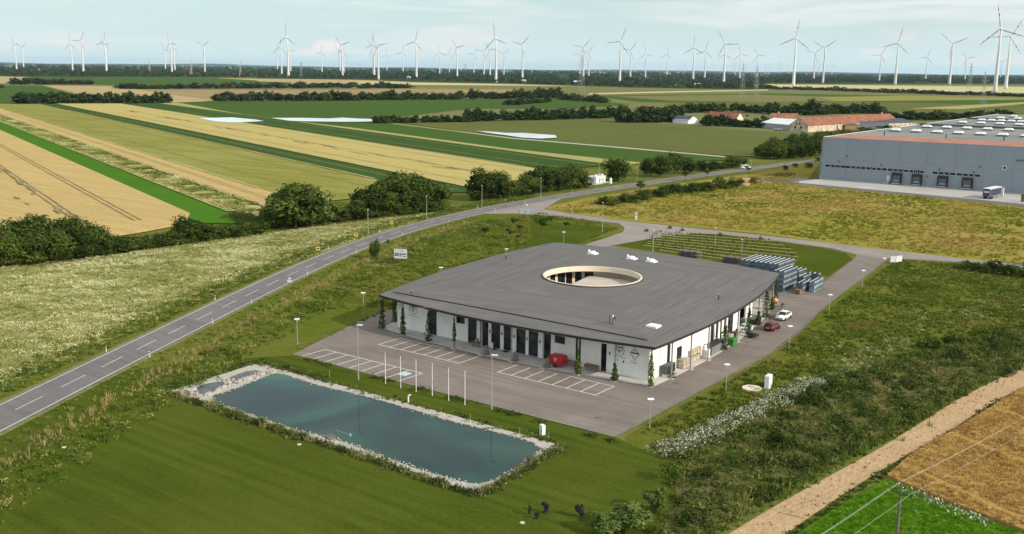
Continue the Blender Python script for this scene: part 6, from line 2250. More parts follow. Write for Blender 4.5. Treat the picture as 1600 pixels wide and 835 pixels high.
p = P(925, 580, .14)
planter('wooden_planter', (p[0] - .1, 128.55, .14), 0, 2.3, .75, .5, .98, MAT['wood'], 'brown wooden trough on legs between the two narrow windows', 'planter')
bench((-84.3, 128.9, .14), 0, 3.0, 'low wooden bench against the wall right of the red trailer')
o = planter('plant_table', (-101.9, 128.2, .14), 0, 1.9, .7, .55, .85, MAT['wood'], 'wooden table with a big pale pot before the second glazed front door', 'table')
o2 = empty('glass_jar', (-102.0, 128.2, .9), 0, 'large pale bluish pot standing on the wooden table by the entrance', 'pot')
MB().lathe([(.22, 0), (.33, .2), (.33, .5), (.2, .62), (.22, .7)], 12).build('vessel', MAT['cratepale'], o2, smooth=True)
for i, (k, dx, lb) in enumerate(((4, .75, 'dark cone-shaped cover beside the front column, leftmost of three'), (5, .55, 'dark cone-shaped cover beside the front column at the entrance door'), (6, .6, 'dark cone-shaped cover beside the front column left of the red trailer'))):
    q = COLS_F[k]
    o = empty('covered_parasol', (q[0] + dx, q[1] + .35, .14), 0, lb, 'parasol cover', 'cone covers along the front columns')
    MB().lathe([(.5, 0), (.42, .5), (.3, 1.1), (.16, 1.6), (.05, 1.75)], 10).build('cover', MAT['greywood'], o, smooth=True)
    MB().lathe([(.55, -.02), (.55, .05)], 10).build('base', MAT['concrete'], o)
o = empty('pillar_ashtray', (-99.3, 128.9, .14), 0, 'slim white bin standing in front of the glazing left of the entrance', 'bin')
MB().lathe([(.2, 0), (.2, 1.0), (.14, 1.02), (.14, .9)], 12).build('body', MAT['whitebox'], o)
MB().lathe([(.22, 1.02), (.22, 1.08)], 12).build('lid', MAT['steel'], o)
for x, lb in ((-99.0, 'black doormat left of the entrance door'), (-96.5, 'black doormat at the entrance door')):
    tag(MB().box(x - .55, x + .55, 128.5, 129.25, .141, .165).build('doormat', MAT['rubber']), lb, 'doormat')
o = empty('garden_ornament', (COLS_F[7][0] - .75, COLS_F[7][1] + .05, .03), 0, 'small pale ornament on a stick at the foot of the green climber', 'ornament')
MB().tube((0, 0, 0), (0, 0, .7), .03).build('stick', MAT['wood'], o)
MB().lathe([(.05, .6), (.16, .75), (.05, .95)], 8).build('head', MAT['palewood'], o)

# heat pump with two fans
o = empty('heat_pump', (-69.1, 134.0, .14), 0, 'dark grey heat pump with two fans outside the right wall near the corner', 'heat pump')
MB().box(-.45, .45, -1.45, 1.45, .45, 1.85).build('housing', MAT['lodge'], o, bevel=.03)
for y in (-.72, .72):
    f = MB()
    f.lathe([(.6, 0), (.6, .04), (.54, .05), (.54, .01)], 20)
    e = f.build('fan_ring', MAT['dark'], o, loc=(.451, y, 1.15), rot=(0, pi / 2, 0))
    fb = MB()
    for k in range(5):
        a = 2 * pi * k / 5
        fb.add([(.1 * cos(a), .1 * sin(a), .015), (.5 * cos(a - .3), .5 * sin(a - .3), .03), (.5 * cos(a + .3), .5 * sin(a + .3), .01)], [(0, 1, 2)])
    fb.build('fan', MAT['frame'], e)
for y in (-1.2, 1.2):
    MB().box(-.4, .4, y - .05, y + .05, 0, .45).build('foot', MAT['whitebox'], o)


def woodbox(x, y, w, l, h, label, top=True, rz=0.0, mat='palewood', z=.14, group=None):
    o = empty('storage_box', (x, y, z), rz, label, 'crate', group)
    n = max(2, int(h / .22))
    for k in range(n):
        z0, z1_ = .1 + (h - .1) * k / n, .1 + (h - .1) * (k + 1) / n - .03
        for s_ in (-1, 1):
            MB().box(-w / 2, w / 2, s_ * l / 2 - .02, s_ * l / 2 + .02, z0, z1_).build('slat', MAT[mat], o)
            MB().box(s_ * w / 2 - .02, s_ * w / 2 + .02, -l / 2 + .021, l / 2 - .021, z0, z1_).build('slat', MAT[mat], o)
    for s_ in (-1, 1):
        MB().box(s_ * w * .35 - .06, s_ * w * .35 + .06, -l / 2, l / 2, 0, .1).build('runner', MAT['greywood'], o)
        for t_ in (-1, 1):
            MB().box(s_ * (w / 2 - .08) - .04, s_ * (w / 2 - .08) + .04, t_ * (l / 2 - .08) - .04, t_ * (l / 2 - .08) + .04, .1, h - .02).build('corner_post', MAT['greywood'], o)
    MB().box(-w / 2 + .03, w / 2 - .03, -l / 2 + .03, l / 2 - .03, .1, h - .12).build('contents', MAT['palewood' if top else 'greywood'], o)
    if top:
        MB().box(-w / 2 - .04, w / 2 + .04, -l / 2 - .04, l / 2 + .04, h, h + .05).build('lid', MAT[mat], o)


woodbox(-69.4, 139.4, 1.3, 2.2, 1.35, 'pale wooden box with a lid standing alone right of the heat pump')
for i in range(3):
    for k in range(2):
        woodbox(-70.2 + (1.25 if i == 5 else 0), 142.4 + i * 1.35, 1.5, 1.25, .95, f'pale wooden box, {"top" if k else "bottom"} {"left" if i == 0 else ("middle" if i == 1 else "right")} of the stacked row on the right side', k == 1, z=.14 + k * 1.0, group='pale boxes stacked by the right wall')
o = empty('liquid_tank', (-68.9, 146.4, .14), 0, 'tall white plastic tank with a smaller one before it on the right side', 'tank')
MB().box(-.55, .55, -.55, .6, 0, 1.5).build('body', MAT['whitebox'], o, bevel=.15)
MB().box(-.5, .0, -.4, .45, 1.5, 2.15).build('upper_body', MAT['whitebox'], o, bevel=.12)
MB().lathe([(.14, 2.15), (.14, 2.24)], 10, (-.25, 0, 0)).build('cap', MAT['dark'], o)
for i in range(5):
    o = empty('waste_bin', (-69.3 - .06 * i, 148.7 + i * 1.02, .14), 0, 'grey wheeled bin with dark lid on the right side', 'bin', 'grey bins along the right wall', 1.2)
    MB().add([(-.5, -.4, .15), (.5, -.4, .15), (.5, .4, .15), (-.5, .4, .15), (-.6, -.47, 1.2), (.6, -.47, 1.2), (.6, .47, 1.2), (-.6, .47, 1.2)], [(3, 2, 1, 0), (0, 1, 5, 4), (1, 2, 6, 5), (2, 3, 7, 6), (3, 0, 4, 7), (4, 5, 6, 7)]).build('body', MAT['greybin'], o)
    MB().box(-.64, .64, -.49, .49, 1.2, 1.3).build('lid', MAT['dark'], o, bevel=.03)
    for s_ in (-1, 1):
        link('wheel', wl_, o, (s_ * .35, -.35, .13), (pi / 2, 0, 0), (.45, .45, .45))
o = empty('green_box', (-68.9, 156.6, .14), 0, 'bright green plastic box by the right side platform edge', 'box')
MB().box(-.5, .5, -.75, .75, 0, 1.1).build('body', MAT['green'], o, bevel=.05)
MB().box(-.54, .54, -.79, .79, 1.1, 1.2).build('lid', MAT['green'], o, bevel=.03)
woodbox(-71.1, 159.9, 1.2, 1.5, .8, 'pallet box with pale goods between the green box and the garden table', True, mat='palewood')
woodbox(-71.0, 162.2, 1.1, 1.1, .9, 'second pallet box with grey contents behind the first', False, mat='greywood')


def table(x, y, w, l, label):
    o = empty('garden_table', (x, y, .14), 0, label, 'table')
    MB().box(-w / 2, w / 2, -l / 2, l / 2, .72, .77).build('table_top', MAT['whitebox'], o)
    for sx in (-1, 1):
        for sy in (-1, 1):
            MB().box(sx * (w / 2 - .1) - .03, sx * (w / 2 - .1) + .03, sy * (l / 2 - .1) - .03, sy * (l / 2 - .1) + .03, 0, .72).build('leg', MAT['whitebox'], o)


def chair(x, y, rz, label):
    o = empty('garden_chair', (x, y, .14), rz, label, 'chair', 'dark chairs under the right eave')
    MB().box(-.23, .23, -.23, .23, .42, .46).build('seat', MAT['dark'], o)
    MB().box(-.23, .23, .2, .24, .5, .95).build('backrest', MAT['dark'], o)
    for sx in (-1, 1):
        for sy in (-1, 1):
            MB().box(sx * .2 - .02, sx * .2 + .02, sy * .2 - .02, sy * .2 + .02, 0, .42).build('leg', MAT['dark'], o)


table(-71.6, 165.6, 1.1, 1.8, 'white garden table in the open bay on the right side')
table(-71.9, 168.6, 1.0, 1.5, 'second white table deeper in the open bay on the right side')
for i, (x, y, r_) in enumerate(((-72.6, 165.2, 1.3), (-71.6, 164.1, 3.1), (-71.0, 163.8, 2.6), (-72.6, 166.4, 1.8))):
    chair(x, y, r_, 'dark garden chair round the table in the open bay')
o = empty('pale_armchair', (-70.6, 167.6, .14), 0, 'rounded white armchair beside the climber near the dark red car', 'armchair')
MB().box(-.45, .45, -.4, .4, .1, .45).build('seat', MAT['whitebox'], o, bevel=.08)
MB().box(-.45, .45, .3, .45, .46, .95).build('backrest', MAT['whitebox'], o, bevel=.06)
for s_ in (-1, 1):
    MB().box(s_ * .46 - .07, s_ * .46 + .07, -.4, .29, .2, .65).build('armrest', MAT['whitebox'], o, bevel=.05)
# stacked firewood in the open bay
o = empty('firewood_stack', (-74.6, 176.0, .14), radians(100), 'stack of pale split firewood at the back of the open bay', 'firewood')
rr = random.Random(5)
logm = [MB().lathe([(.19, -.25), (.2, .25)], 7).mesh('log', MAT['palewood']), MB().lathe([(.15, -.25), (.16, .25)], 6).mesh('log', MAT['stonewall'])]
for k in range(11):
    for i in range(9):
        link('log', rr.choice(logm), o, (-1.6 + i * .4 + (.2 if k % 2 else 0), 0, .2 + k * .35), (pi / 2, rr.uniform(0, 3), 0))
o = empty('dark_tub', (-72.2, 173.6, .14), 0, 'row of dark tubs in front of the firewood', 'tub')
MB().box(-.6, .6, -1.8, 1.8, 0, .9).build('body', MAT['dark'], o, bevel=.05)
MB().box(-.64, .64, -1.84, 1.84, .9, .98).build('rim', MAT['lodge'], o)
o = empty('green_tarp_stack', (-73.0, 170.4, .14), 0, 'stack under a grey-green tarpaulin in the open bay', 'tarp')
MB().add([(-.7, -.8, 0), (.7, -.8, 0), (.7, .8, 0), (-.7, .8, 0), (-.6, -.7, 1.2), (.6, -.65, 1.3), (.55, .7, 1.15), (-.6, .65, 1.35), (0, 0, 1.6)], [(0, 1, 5, 4), (1, 2, 6, 5), (2, 3, 7, 6), (3, 0, 4, 7), (4, 5, 8), (5, 6, 8), (6, 7, 8), (7, 4, 8)]).build('cover', M('grey_green_tarp', (.22, .28, .25), .7, .15, 1), o)
MB().box(-.65, .65, -.75, .75, 0, .12).build('pallet', MAT['palewood'], o)
o = empty('orange_parasol', (-72.9, 185.0, .05), 0, 'small closed orange parasol near the far right columns', 'parasol')
MB().lathe([(.05, 1.7), (.55, 1.95), (.6, 2.25), (.35, 2.6), (.05, 2.75)], 10).build('cloth', MAT['orangeball'], o, smooth=True)
MB().tube((0, 0, 0), (0, 0, 1.8), .04).build('pole', MAT['wood'], o)
for x, y, lb in ((-70.8, 183.6, 'pale plant pot by the climber behind the white car'), (-72.4, 187.6, 'pale plant pot at the far right corner of the building'), (-73.0, 189.4, 'brown pot beside the far right columns')):
    o = empty('plant_pot', (x, y, .06), 0, lb, 'plant pot')
    MB().lathe([(.2, 0), (.3, .45), (.26, .45), (.22, .35)], 10).build('pot', MAT['palewood'], o)
    V_, F_, T_ = leafball(30, .4, .5, .16, int(y))
    V_[:, 2] += .4
    link('plant', fast_mesh('plant', V_, F_, MAT['leafbright'], T_), o)

# ------------------------------------------------------------------ stacked box pallets behind the building
CW, CD, CH = 1.12, 1.55, 1.12


def crate_mesh(mat, nm='box_pallet'):
    w, d, h = CW / 2 - .015, CD / 2 - .02, CH - .01
    t = .05
    mb = MB()
    mb.box(-w, w, -d, -d + t, .14, h - .06)
    mb.box(-w, w, d - t, d, .14, h - .06)
    mb.box(-w, -w + t, -d + t, d - t, .14, h - .06)
    mb.box(w - t, w, -d + t, d - t, .14, h - .06)
    mb.box(-w + t, w - t, -d + t, d - t, .14, .2)
    for x in (-w + .1, 0, w - .1):
        mb.box(x - .07, x + .07, -d, d, 0, .139)
    mb.box(-w - .012, w + .012, -d - .015, -d + t + .01, h - .06, h - .004)
    mb.box(-w - .012, w + .012, d - t - .01, d + .015, h - .06, h - .004)
    body = len(mb.f)
    # rim lip
    mb.box(-w - .012, -w + t + .06, -d + t + .011, d - t - .011, h - .06, h)
    mb.box(w - t - .06, w + .012, -d + t + .011, d - t - .011, h - .06, h)
    rim = len(mb.f)
    # ribs and grip arches on the long sides; arch shade is flat dark colour
    for s_ in (-1, 1):
        for y in (-d + .12, 0, d - .12):
            mb.box(s_ * w - .03 * (s_ < 0), s_ * w + .03 * (s_ > 0), y - .05, y + .05, .14, h - .061)
    rim2 = len(mb.f)
    for s_ in (-1, 1):
        for y in (-d * .5, d * .5):
            x = s_ * (w + .004)
            pts = [(x, y - .24, .3), (x, y + .24, .3), (x, y + .24, .62), (x, y + .15, .76), (x, y - .15, .76), (x, y - .24, .62)]
            k = len(mb.v)
            mb.add(pts, [tuple(range(6)) if s_ > 0 else tuple(range(5, -1, -1))])
    me = bpy.data.meshes.new(nm)
    me.from_pydata(mb.v, [], mb.f)
    for m_ in (mat, MAT['rim'], MAT['dark']):
        me.materials.append(m_)
    for i, p_ in enumerate(me.polygons):
        p_.material_index = 0 if i < body else (1 if i < rim else (0 if i < rim2 else 2))
    return me


CR = crate_mesh(MAT['crate'])
CRP = crate_mesh(MAT['cratepale'])


def crates(x0, y0, nx_, ny, nz, group, label, me=CR, rz=0.0, skip=lambda i, j, k: False, jit=.02):
    for i in range(nx_):
        for j in range(ny):
            for k in range(nz):
                if skip(i, j, k):
                    continue
                lx, ly = i * CW * -1, j * CD
                x = x0 + lx * cos(rz) - ly * sin(rz)
                y = y0 + lx * sin(rz) + ly * cos(rz)
                o = link('box_pallet', me, None, (x + random.uniform(-jit, jit), y + random.uniform(-jit, jit), .06 + k * CH), (0, 0, rz + random.uniform(-.01, .01)))
                where = ['bottom', 'second', 'third', 'top', 'top'][k] if nz == 4 else ['lower', 'middle', 'upper'][min(k, 2)]
                tag(o, f'{label}, {where} layer', 'box pallet', f'{group}, {where} layer')


crates(-82.9, 210.4, 8, 6, 4, 'big block of box pallets', 'blue-grey plastic box pallet in the large rear block')
crates(-78.9, 203.5, 2, 5, 4, 'front block of box pallets', 'blue-grey plastic box pallet in the tall block at the roof corner')
crates(-77.6, 211.6, 3, 3, 3, 'side stack of box pallets', 'blue-grey plastic box pallet in the stepped stack beside the blocks', skip=lambda i, j, k: k == 2 and i == 0)
crates(-75.3, 205.0, 1, 3, 2, 'low pallet boxes by the drive', 'blue-grey plastic box pallet of the low row by the drive', rz=.05)
crates(-73.6, 207.2, 1, 4, 2, 'pale pallet boxes by the drive', 'pale blue plastic box pallet of the row nearest the drive', CRP, rz=.06)
crates(-76.2, 216.8, 2, 1, 2, 'rear pallet boxes', 'blue-grey plastic box pallet behind the stepped stack', rz=0)
woodbox(-75.2, 203.3, 1.1, 1.3, .9, 'small brown wooden crate standing before the pallet boxes', True, mat='wood', z=.06)


def rack(u, v, vt, wpx, label, n):
    """grey weathered pallets stacked on edge"""
    x, y = P(u, v)
    h = HT(u, v, vt)
    dist = sqrt(x * x + y * y + 2100)
    L = wpx * dist / FPX
    o = empty('pallet_stack', (x, y, .03), .1, label, 'pallet stack')
    bm_ = MB().box(-.03, .03, -1.3, 1.3, 0, h)
    for i in range(n):
        px = -L / 2 + L * i / (n - 1)
        z = h * random.uniform(.86, 1.0)
        m = MB()
        for y_ in (-1.2, -.4, .4, 1.2):
            m.box(px - .05, px + .05, y_ - .12, y_ + .12, 0, z)
        for zz in (.15, z * .5, z - .1):
            m.box(px - .08, px - .051, -1.35, 1.35, zz - .08, zz + .08)
            m.box(px + .051, px + .08, -1.35, 1.35, zz - .08, zz + .08)
        m.build('pallet', MAT['greywood'], o)


rack(1077, 404, 391, 32, 'weathered grey wooden pallets stacked by the vine rows', 14)
rack(1146, 411.5, 400.5, 30, 'dark pile of old grey pallets left of the blue-grey boxes', 12)


# ------------------------------------------------------------------ street lamps, poles, signs
def lamp_small(xy, rz, label, h=4.2):
    o = empty('street_lamp', (*xy, 0), rz, label, 'street lamp', 'small lamps round the site')
    MB().tube((0, 0, 0), (0, 0, h - .25), .06, .045).build('post', MAT['steel'], o)
    MB().tube((0, 0, 0), (0, 0, .35), .12).build('base', MAT['steel'], o)
    hd = MB()
    hd.add([(-.45, -.3, h), (.45, -.3, h), (.45, .3, h), (-.45, .3, h), (-.36, -.24, h + .1), (.36, -.24, h + .1), (.36, .24, h + .1), (-.36, .24, h + .1)], [(3, 2, 1, 0), (4, 5, 6, 7), (0, 1, 5, 4), (1, 2, 6, 5), (2, 3, 7, 6), (3, 0, 4, 7)])
    hd.build('lamp_head', MAT['whitebox'], o)
    MB().lathe([(.1, h - .3), (.14, h - .02)], 8).build('lens', MAT['lampglass'], o)


def lamp_tall(u, v, vt, rz, label, arm=.8, grp='tall lamps'):
    h = HT(u, v, vt)
    o = empty('street_lamp', (*P(u, v), 0), rz, label, 'street lamp', grp)
    MB().tube((0, 0, 0), (0, 0, h), .09, .055).build('post', MAT['steel'], o)
    MB().tube((0, 0, 0), (0, 0, .9), .12).build('base', MAT['steel'], o)
    MB().box(-.1, arm, -.16, .16, h, h + .1).build('lamp_head', MAT['whitebox'], o, bevel=.03)


lamp_tall(560, 594, 508.5, .5, 'tall white lamp post beside the pond, left one of two', grp='tall lamps by the pond')
lamp_tall(768, 640, 555.5, .5, 'tall white lamp post beside the pond, right one of two', grp='tall lamps by the pond')
for (u, v, vt, lb) in ((465, 538.5, 499, 'small lamp on the grass left of the parking lot'), (568, 491, 458, 'small lamp in the grass left of the building corner'), (1015, 670, 624, 'small lamp at the front corner of the lot'), (1134, 613, 570, 'small lamp right of the drive near the round cover'), (1232.5, 545, 510, 'small lamp right of the drive, level with the parked cars'),
                       (1295, 494, 461, 'small lamp right of the drive, level with the box pallets'), (1347, 449, 423, 'small lamp right of the drive near the bend'), (1381, 418, 404, 'small lamp by the white board at the bend')):
    lamp_small(P(u, v), .7, lb, HT(u, v, vt))
for (u, vt, lb) in ((689, 418.5, 'small lamp half hidden behind the left roof edge, nearer one'), (791.5, 389.5, 'small lamp half hidden behind the left roof edge, farther one'), (881, 363, 'small lamp behind the back corner of the roof')):
    lamp_small(P(u, vt, 4.2), .7, lb)
for (u, v, vt, lb) in ((575.3, 367, 328, 'slim street lamp on the far road verge before the roadside trees'), (666.7, 342.5, 307, 'slim street lamp on the far road verge right of the tall trees'), (753, 323, 291, 'slim street lamp on the far road verge before the second tree row'), (845, 308, 278.5, 'slim street lamp on the far verge at the road junction'),
                       (995, 285, 262, 'slim street lamp across the road right of the drooping tree'), (941, 365, 317, 'slim lamp on the corner lawn beside the lane'), (1020, 396, 360, 'slim lamp behind the roof beside the vine rows'), (1158.5, 399, 375, 'slim lamp at the far end of the vine rows'), (1173, 268, 252, 'slim street lamp right of the white van'), (1117, 385, 357, 'slim faint lamp along the lane by the golden meadow')):
    lamp_tall(u, v, vt, 2.2, lb, .6, 'slim street lamps along the roads')
z8 = lambda x, y: (440 + x / 4.6375, 480 + y / 4.6375)
for i, (x, t_, b_) in enumerate(((753, 335, 555), (863, 360, 590), (975, 385, 615), (1092, 410, 645), (1210, 445, 680), (1328, 468, 710))):
    u, v = z8(x, b_)
    h = HT(u, v, z8(x, t_)[1])
    o = empty('flagpole', (*P(u, v), 0), 0, f'bare white flagpole between pond and parking lot, {ORD[i]} from the left', 'flagpole', 'flagpoles in front of the lot')
    MB().tube((0, 0, 0), (0, 0, h), .055, .035).build('pole', MAT['whitebox'], o)
    MB().lathe([(.03, h), (.06, h + .05), (.02, h + .1)], 8).build('finial', MAT['whitebox'], o)
    MB().lathe([(.14, 0), (.12, .1), (.07, .12)], 8).build('base', MAT['steel'], o)
# delineator posts
dl_me = MB().side_prism([(-.06, 0), (.06, 0), (.06, .95), (-.06, 1.02)], -.04, .04).mesh('post', MAT['whitebox'])
db_me = MB().box(-.062, .062, -.042, .042, .68, .84).mesh('reflector_band', MAT['dark'])
zA = lambda x, y: (x / 3.975, 400 + y / 3.975)
zB = lambda x, y: (400 + x / 3.975, 200 + y / 3.975)
DEL = [zA(660, 600), zA(1336, 277), zA(930, 630), zA(1562, 298), zA(1320, 425), zB(450, 757), zB(765, 650), zB(622, 780), zB(912, 672), zB(1200, 587), zB(1487, 522), zB(1375, 498), zB(1550, 457), (480.5, 430), (820, 320), (894, 302), (962, 294)]
for (u, v) in DEL:
    o = empty('delineator', (*P(u, v), 0), random.uniform(0, 1), 'white marker post with a dark band beside the country road', 'marker post', 'marker posts along the road')
    link('post', dl_me, o)
    link('reflector_band', db_me, o)


def post_sign(u, v, vt, label, kind, cat='sign', rz=YAW):
    h = HT(u, v, vt)
    o = empty('road_sign', (*P(u, v), 0), rz, label, cat)
    MB().tube((0, 0, 0), (0, 0, h), .04).build('post', MAT['steel'], o)
    if kind == 'yellow':
        MB().box(-.5, .5, -.06, -.04, h - .9, h).build('panel', MAT['yellow'], o)
        MB().box(-.3, .3, -.075, -.061, h - .6, h - .3).build('symbol', MAT['dark'], o)
    elif kind == 'warn':
        m = MB().side_prism([(-.5, h - .85), (.5, h - .85), (0, h)], -.07, -.05)
        m.build('panel', MAT['signred'], o)
        MB().side_prism([(-.36, h - .78), (.36, h - .78), (0, h - .18)], -.085, -.071).build('panel_face', MAT['boardwhite'], o)
        MB().box(-.5, .5, -.07, -.05, h - 1.4, h - .92).build('supplementary_plate', MAT['boardwhite'], o)


post_sign(497, 394, 386, 'yellow roadside sign, left one of three on the far verge', 'yellow')
post_sign(556.5, 373.5, 364.5, 'yellow roadside sign, middle one of three on the far verge', 'yellow')
post_sign(612, 353, 346, 'yellow roadside sign, right one of three on the far verge', 'yellow')
post_sign(453, 449.5, 431, 'red-edged triangular warning sign with a white plate on the near verge', 'warn')

# billboard by the road bank
p = P(626, 409)
o = empty('billboard', (*p, 0), YAW - .15, 'pale advertising board with a printed picture on the road bank', 'billboard')
for s_ in (-1, 1):
    MB().box(s_ * 1.3 - .06, s_ * 1.3 + .06, .02, .14, 0, 3.0).build('post', MAT['pole'], o)
MB().box(-1.6, 1.6, -.04, .019, .75, 3.1).build('board', MAT['boardwhite'], o)
m = MB()
rr = random.Random(11)
for r_, (z, x0, x1) in enumerate(((2.75, -.2, .9), (2.5, -.2, .7))):
    x = x0
    while x < x1:
        w_ = rr.uniform(.06, .14)
        m.box(x, x + w_, -.055, -.041, z - .07, z + .07)
        x += w_ + .05
m.build('red_print', M('faded_red_print', (.5, .32, .30), .8, .1, 3), o)
m = MB()
m.side_prism([(-1.45, 1.35), (-.4, 1.35), (-.4, 2.0), (-.6, 2.12), (-1.2, 2.15), (-1.5, 1.75)], -.055, -.041)
m.build('picture', MAT['printblue'], o)
m = MB()
m.box(-1.35, -.45, -.066, -.056, 2.0, 2.12)
m.box(-1.4, -1.15, -.066, -.056, 1.4, 1.75)
m.box(-.75, -.5, -.066, -.056, 1.4, 1.65)
m.box(-.3, 1.35, -.055, -.041, 1.72, 2.0)
m.box(-.3, .4, -.055, -.041, 1.3, 1.5)
m.box(.6, 1.3, -.055, -.041, 1.15, 1.35)
m.build('picture', MAT['print'], o)
# back of the grey board at the junction, white board at the bend
p0, p1 = P(810.5, 336.5), P(833.5, 338)
a = atan2(p1[1] - p0[1], p1[0] - p0[0])
L = hypot(p1[0] - p0[0], p1[1] - p0[1])
o = empty('notice_board', (*p0, 0), a, 'wide grey board seen from behind at the road junction', 'board')
for x in (.4, L / 2, L - .4):
    MB().box(x - .05, x + .05, -.12, -.02, 0, 2.1).build('post', MAT['steel'], o)
MB().box(0, L, -.019, .03, .5, 2.2).build('board', MAT['boardwhite'], o)
o = empty('white_globe_lamp', (*P(823, 334), 0), 0, 'white ball-topped post behind the grey junction board', 'post lamp')
h = HT(823, 334, 320)
MB().tube((0, 0, 0), (0, 0, h - .4), .05).build('post', MAT['steel'], o)
MB().lathe([(.08, h - .4), (.28, h - .25), (.3, h - .1), (.2, h + .05), (.05, h + .1)], 10).build('head', MAT['whitebox'], o, smooth=True)
p = P(1390.5, 412.5)
o = empty('angled_board', (*p, 0), 0, 'white folded sign board at the bend of the drive', 'board')
for (q0, q1) in (((0, 0), (1.1, 1.0)), ((1.1, 1.0), (2.0, 3.0))):
    a = atan2(q1[1] - q0[1], q1[0] - q0[0])
    L = hypot(q1[0] - q0[0], q1[1] - q0[1]) - .06
    e = MB().box(.03, L, -.03, .03, .4, 1.9).build('panel', MAT['boardwhite'], o, loc=(*q0, 0), rot=(0, 0, a))
    MB().box(.05, .13, .031, .11, 0, 1.8).build('post', MAT['steel'], o, loc=(*q0, 0), rot=(0, 0, a))
# white post box and stakes along the lane
o = empty('marker_pillar', (*P(993.5, 343.5), 0), .3, 'white pillar with a red top in the golden meadow by the lane', 'pillar')
h = HT(993.5, 343.5, 332)
MB().box(-.3, .3, -.2, .2, 0, h * .8).build('body', MAT['whitebox'], o, bevel=.04)
MB().box(-.31, .31, -.21, .21, h * .8, h).build('top', MAT['boardwhite'], o)
MB().box(-.32, .32, -.215, -.205, h * .55, h * .68).build('red_band', MAT['signred'], o)
z9 = lambda x, y: (790 + x / 9.276, 310 + y / 9.276)
for i, (x, b_, t_) in enumerate(((712, 155, 112), (840, 172, 125), (962, 220, 148), (1107, 222, 180), (1180, 240, 195), (1340, 268, 203))):
    u, v = z9(x, b_)
    o = empty('wooden_stake', (*P(u, v), 0), 0, f'pale stake in the grass beside the lane, {ORD[i]} from the left', 'stake', 'stakes beside the lane')
    h = HT(u, v, z9(x, t_)[1])
    MB().box(-.05, .05, -.05, .05, 0, h).build('post', MAT['palewood'], o)
    MB().lathe([(.07, h), (.01, h + .12)], 6).build('point', MAT['palewood'], o)

# cabinets, covers and pipes
p = P(1200, 606)
o = empty('utility_cabinet', (*p, 0), radians(4), 'tall white utility cabinet on the grass right of the round cover', 'cabinet')
MB().box(-.35, .35, -.75, .75, .1, 1.95).build('body', MAT['whitebox'], o, bevel=.03)
MB().box(-.42, .42, -.82, .82, 0, .1).build('plinth', MAT['concrete'], o)
MB().box(.351, .37, -.02, .02, .2, 1.85).build('door_seam', MAT['steel'], o)
MB().box(.351, .38, .15, .22, .5, .65).build('handle', MAT['dark'], o)
p = P(1174.5, 609)
o = empty('shaft_cover', (*p, 0), .4, 'round pale concrete shaft cover lying in the grass', 'manhole cover')
MB().lathe([(1.42, 0), (1.42, .28), (1.36, .32)], 32).build('slab', MAT['cream'], o)
MB().prism([(-.2, -.75), (1.3, -.55), (1.25, .2), (-.1, .1)], .321, .36).build('hatch', MAT['concrete'], o)
MB().box(-.75, .55, .2, .34, .321, .37).build('joint', MAT['printblue'], o)
p = P(847.5, 679)
o = empty('utility_cabinet', (*p, 0), radians(-25), 'small white cabinet at the right end of the pond bank', 'cabinet')
MB().box(-.35, .35, -.25, .25, .05, 1.3).build('body', MAT['whitebox'], o, bevel=.02)
MB().box(-.4, .4, -.3, .3, 0, .05).build('plinth', MAT['concrete'], o)
MB().box(.05, .25, -.27, -.251, .3, .9).build('panel', MAT['steel'], o)
p = P(638, 629)
o = empty('inlet_pipe', (*p, 0), .6, 'bent white inlet pipe on the far pond bank', 'pipe')
h = .85
g = MB().tube((0, 0, 0), (0, 0, h), .1)
for i in range(4):
    a0, a1 = pi - i * pi / 6, pi - (i + 1) * pi / 6
    g.tube((.25 + .25 * cos(a0), 0, h + .25 * sin(a0)), (.25 + .25 * cos(a1), 0, h + .25 * sin(a1)), .1)
g.build('pipe', MAT['whitebox'], o)
MB().lathe([(.17, 0), (.17, .08)], 8).build('flange', MAT['steel'], o)
z1b = lambda x, y: (240 + x / 4.9125, 550 + y / 4.9125)
u, v = z1b(1402, 660)
p = P(u, v)
h = HT(u, v, z1b(1402, 602)[1])
o = empty('overflow_pipe', (*p, 0), -.05, 'thin pale pipe frame standing at the near pond edge', 'pipe')
MB().tube((0, 0, 0), (0, 0, h), .05).build('upright', MAT['cratepale'], o)
MB().tube((-.03, 0, h), (2.2, .35, h - .15), .045).build('arm', MAT['cratepale'], o)
MB().box(2.1, 2.35, .25, .45, h - .3, h - .05).build('nozzle', MAT['cratepale'], o)
u, v = z1b(1360, 662)
p = P(u, v)
o = empty('wooden_jetty', (*p, 0), -.2, 'short plank step at the near pond edge below the pipe frame', 'jetty')
for k in range(5):
    MB().box(-.8, .8, -.55 + k * .22, -.36 + k * .22, .18, .24).build('plank', MAT['greywood'], o)
for s_ in (-1, 1):
    MB().box(s_ * .6 - .06, s_ * .6 + .06, -.55, .52, .02, .18).build('beam', MAT['wood'], o)
for u, v, lb in ((467.5, 695.5, 'small pale cover plate on the lawn below the pond'), (100, 700, 'small pale cover plate on the lawn at the left'), (816, 818, 'small pale cover plate on the lawn beside the purple shrubs'), (518.5, 560, 'pale flat stone on the grass by the lot corner')):
    if v == 560:
        continue
    tag(MB().lathe([(.28, 0), (.28, .08), (.24, .1)], 10).build('cover_plate', MAT['concrete'], loc=(*P(u, v), .03)), lb, 'cover plate')
for i, (x, y) in enumerate(((1408, 560), (1460, 560),)):
    pass
